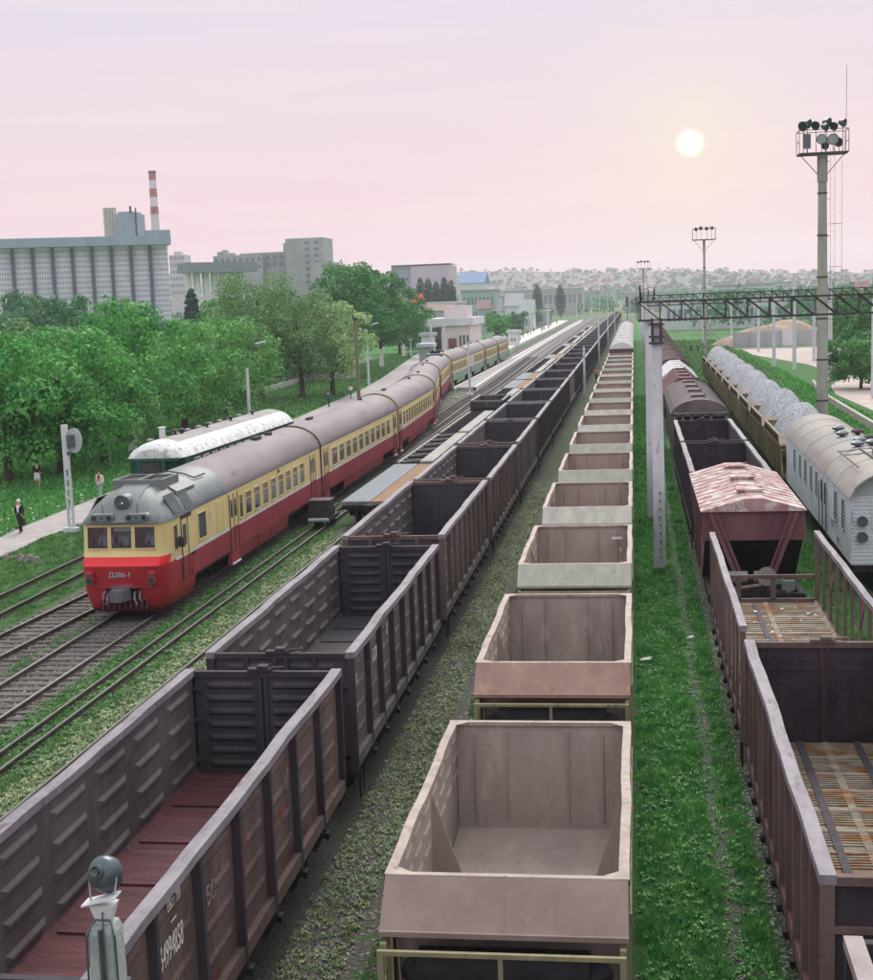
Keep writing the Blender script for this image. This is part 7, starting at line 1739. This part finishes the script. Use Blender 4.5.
# ------------------------------------------------------------------ grass and weeds
def grass_patch(name, label, x0, x1, y0, y1, n, h, w_, m, seed, mask=None, bias=1.):
    rs = np.random.RandomState(seed)
    u = rs.rand(n)**bias; y = y0+(y1-y0)*u; x = rs.uniform(0, 1, n)
    xa = np.array([x0(v) if callable(x0) else x0 for v in y]); xb = np.array([x1(v) if callable(x1) else x1 for v in y]); x = xa+(xb-xa)*x
    cl = np.sin(x*3.1+seed)*np.sin(y*1.7+seed)+.6*np.sin(x*7+y*2.3)+.5*np.sin(y*5.1-x*4)
    k = rs.rand(n) < np.clip(.55+.35*cl, .08, 1)
    if mask is not None: k &= mask(x, y, rs)
    x, y, cl = x[k], y[k], cl[k]; n = len(x); a = rs.uniform(0, 2*np.pi, n); hh = h*rs.uniform(.4, 1.3, n)*(1+.35*cl); sc = (1+.012*np.maximum(0, y-20)); ww = w_*rs.uniform(.7, 1.4, n)*sc
    dx, dy = np.cos(a), np.sin(a); lx, ly = rs.normal(0, .4, n)*hh, rs.normal(0, .4, n)*hh
    v = np.zeros((n, 3, 3)); v[:, 0] = np.stack([x-dx*ww/2, y-dy*ww/2, np.full(n, -.01)], 1); v[:, 1] = np.stack([x+dx*ww/2, y+dy*ww/2, np.full(n, -.01)], 1); v[:, 2] = np.stack([x+lx, y+ly, hh], 1)
    return tag(raw_mesh(name, v.reshape(-1, 3), np.arange(n*3).reshape(-1, 3), m), label, 'grass', kind='stuff')
gl1 = leafmat('blade_lush', (46, 124, 60), (122, 178, 98), 2.5, .25, .45); gl4 = leafmat('blade_middling', (54, 108, 56), (120, 160, 98), 2.5, .25, .45); gl2 = leafmat('blade_dull', (84, 112, 72), (148, 160, 118), 2.5, .2, .4)
trail = lambda x, y, rs: np.abs(x-1.5+.06*np.sin(y*.7)) > .1+.08*rs.rand(len(x))
grass_patch('grass', 'lush green grass strip right of the hopper train', -.12, 2.1, 14, 60, 90000, .13, .022, gl1, 1, trail, 1.5)
grass_patch('grass', 'lush green grass strip right of the hopper train, farther on', -.12, 2.1, 58, 150, 26000, .15, .05, gl1, 2, trail, 1.3)
t1 = lambda x, y, rs: np.abs(x+4.75) > .2
grass_patch('grass', 'thin grass between gondolas and hoppers', -5.9, -3.35, 17, 75, 80000, .07, .02, gl2, 3, t1, 1.5)
grass_patch('grass', 'green verge of the trodden trail beside the hoppers', -4.5, -3.3, 17, 70, 60000, .1, .022, gl4, 4, t1, 1.5)
grass_patch('grass', 'dull weeds beside the left side of the gondola train', -15.0, -10.2, 24, 66, 60000, .1, .025, gl2, 5, None, 1.3)
grass_patch('grass', 'green weeds on the narrow trolley track', -16.6, -14.4, 26, 64, 42000, .1, .022, gl4, 6, None, 1.2)
grass_patch('grass', 'green weeds between the left-hand tracks', -19.4, -18.6, 34, 46, 5000, .1, .025, gl4, 7)
grass_patch('grass', 'grass verge between the path and the old siding', lambda y: interp([(20, -28.2), (61, -28.8), (84, -29.2)], y), lambda y: -24.6, 40, 78, 70000, .12, .035, gl4, 8)
grass_patch('grass', 'grass between the siding rails on the left', -24.4, -22.1, 36, 64, 40000, .07, .03, gl4, 9)
grass_patch('grass', 'lush lawn under the trees beyond the path', lambda y: -48, lambda y: interp([(50, -31.1), (62, -31.4), (74, -31.9), (84, -32.1), (150, -34)], y), 52, 130, 90000, .22, .07, gl1, 10, None, 1.2)
grass_patch('grass', 'grass between the gravel train and the sandy lot', lambda y: 11.5+(y-60)*.01, lambda y: 19.5, 60, 260, 60000, .25, .1, gl1, 12, None, 1.)
grass_patch('grass', 'rough lawn around the tall trees beyond the path', -50, lambda y: interp([(110, -33), (150, -34.2), (200, -37.2), (290, -46.5)], y), 112, 280, 90000, .3, .13, gl4, 13)
grass_patch('grass', 'rough grass between the right-hand train and the gravel train', 5.4, 7.2, 30, 120, 24000, .15, .05, gl1, 14, None, 1.3)
grass_patch('grass', 'green meadow along the right-hand track in the distance', 6.5, 18, 170, 320, 40000, .3, .16, gl4, 15)
# broad leaved weeds
def weeds(name, label, x0, x1, y0, y1, n, s, m, seed, bias=1.4, cat='weeds'):
    rs = np.random.RandomState(seed); cx = rs.uniform(x0, x1, n); cy = y0+(y1-y0)*rs.rand(n)**bias
    kx = 6; N_ = n*kx; a = rs.uniform(0, 2*np.pi, N_); r_ = s*rs.uniform(.5, 1.4, N_); px = np.repeat(cx, kx); py = np.repeat(cy, kx); dx, dy = np.cos(a), np.sin(a)
    z = rs.uniform(.02, .1, N_)
    v = np.stack([np.stack([px, py, np.full(N_, .01)], 1), np.stack([px+dx*r_*.6-dy*r_*.35, py+dy*r_*.6+dx*r_*.35, z], 1), np.stack([px+dx*r_*1.1, py+dy*r_*1.1, z*.7], 1), np.stack([px+dx*r_*.6+dy*r_*.35, py+dy*r_*.6-dx*r_*.35, z], 1)], 1)
    return tag(raw_mesh(name, v.reshape(-1, 3), np.arange(N_*4).reshape(-1, 4), m), label, cat, kind='stuff')
gl3 = leafmat('weed_pale', (112, 140, 96), (170, 180, 140), 2, .2, .35)
weeds('weeds', 'pale low weeds and litter between gondola train and hopper train', -6.0, -4.9, 17, 80, 4200, .05, gl3, 21)
weeds('weeds', 'pale yellowish weeds left of the gondola train', -14.6, -10.5, 24, 64, 9000, .065, gl3, 22)
weeds('weeds', 'broad leaved green weeds in the lush strip right of the hoppers', -.1, 2.1, 15, 60, 2600, .06, gl1, 23)
weeds('weeds', 'broad leaved weeds along the trolley track', -16.6, -14.6, 26, 60, 3000, .07, gl4, 24)
weeds('weeds', 'white flowers dotted over the lawn beyond the path', -44, -31, 56, 110, 700, .1, mat('petal_white', (220, 224, 214), None, rough=.8), 25)
# ballast stones
def stones(name, label, x0, x1, y0, y1, n, s, m, seed, bias=1.4):
    rs = np.random.RandomState(seed); c = np.stack([rs.uniform(x0, x1, n), y0+(y1-y0)*rs.rand(n)**bias, rs.uniform(.0, .02, n)], 1); sz = s*rs.uniform(.4, 1.5, n)[:, None, None]
    oc = np.array([(1, 0, 0), (0, 1, 0), (-1, 0, 0), (0, -1, 0), (0, 0, .7), (0, 0, -.6)])[None]*sz*(1+rs.uniform(-.35, .35, (n, 6, 1))); a = rs.uniform(0, 6.28, n); R_ = np.stack([np.cos(a), -np.sin(a), np.sin(a), np.cos(a)], 1).reshape(n, 2, 2)
    oc[:, :, :2] = np.einsum('nij,nkj->nki', R_, oc[:, :, :2]); v = (c[:, None]+oc).reshape(-1, 3); f = (np.arange(n)[:, None, None]*6+np.array([(0, 1, 4), (1, 2, 4), (2, 3, 4), (3, 0, 4)])[None]).reshape(-1, 3)
    return tag(raw_mesh(name, v, f, m), label, 'gravel', kind='stuff')
st1 = mat('stone_grey', (92, 90, 92), (170, 164, 160), 7, rough=.95, island=.4, lo=.3, hi=.7); st2 = mat('stone_dark', (62, 60, 62), (124, 118, 116), 7, rough=.95, island=.4, lo=.3, hi=.7)
stones('gravel', 'oily ballast beside the right wheels of the gondola train', -6.0, -5.2, 16, 80, 24000, .035, st2, 31)
stones('gravel', 'lighter stones scattered between gondolas and hoppers', -5.5, -3.5, 17, 70, 5000, .03, st1, 32)
stones('gravel', 'ballast between the rails of the two left-hand tracks', -21.8, -16.4, 30, 66, 34000, .038, mat('stone_brownish', (78, 74, 72), (138, 132, 126), 7, rough=.95, island=.4, lo=.3, hi=.7), 33, 1.2)
stones('gravel', 'ballast left of the gondola train', -13.8, -9.2, 22, 70, 30000, .035, st1, 34)
stones('gravel', 'earthy ballast under the edge of the right-hand train', 2.15, 2.65, 14, 60, 5000, .026, st1, 35)
stones('gravel', 'bare grit of the trodden trail in the grass strip', 1.36, 1.64, 15, 60, 2200, .016, st1, 36)

# ------------------------------------------------------------------ haze
hz = MB(); hz.box(-3150, 3150, -55, 3900, -1, 115)
ho = hz.build('haze', []) if False else None
me = bpy.data.meshes.new('haze'); me.from_pydata(hz.v, [], hz.f); ho = bpy.data.objects.new('haze', me); COL.objects.link(ho)
hm_ = bpy.data.materials.new('haze'); hm_.use_nodes = True; ht = hm_.node_tree; ht.nodes.clear()
pv = N(ht, 'ShaderNodeVolumePrincipled'); pv.inputs['Color'].default_value = (.90, .95, 1., 1); pv.inputs['Density'].default_value = .00019; pv.inputs['Anisotropy'].default_value = .2
oo = N(ht, 'ShaderNodeOutputMaterial'); ht.links.new(pv.outputs[0], oo.inputs['Volume']); me.materials.append(hm_)
tag(ho, 'thin pale haze over the rail yard', 'haze', kind='stuff')
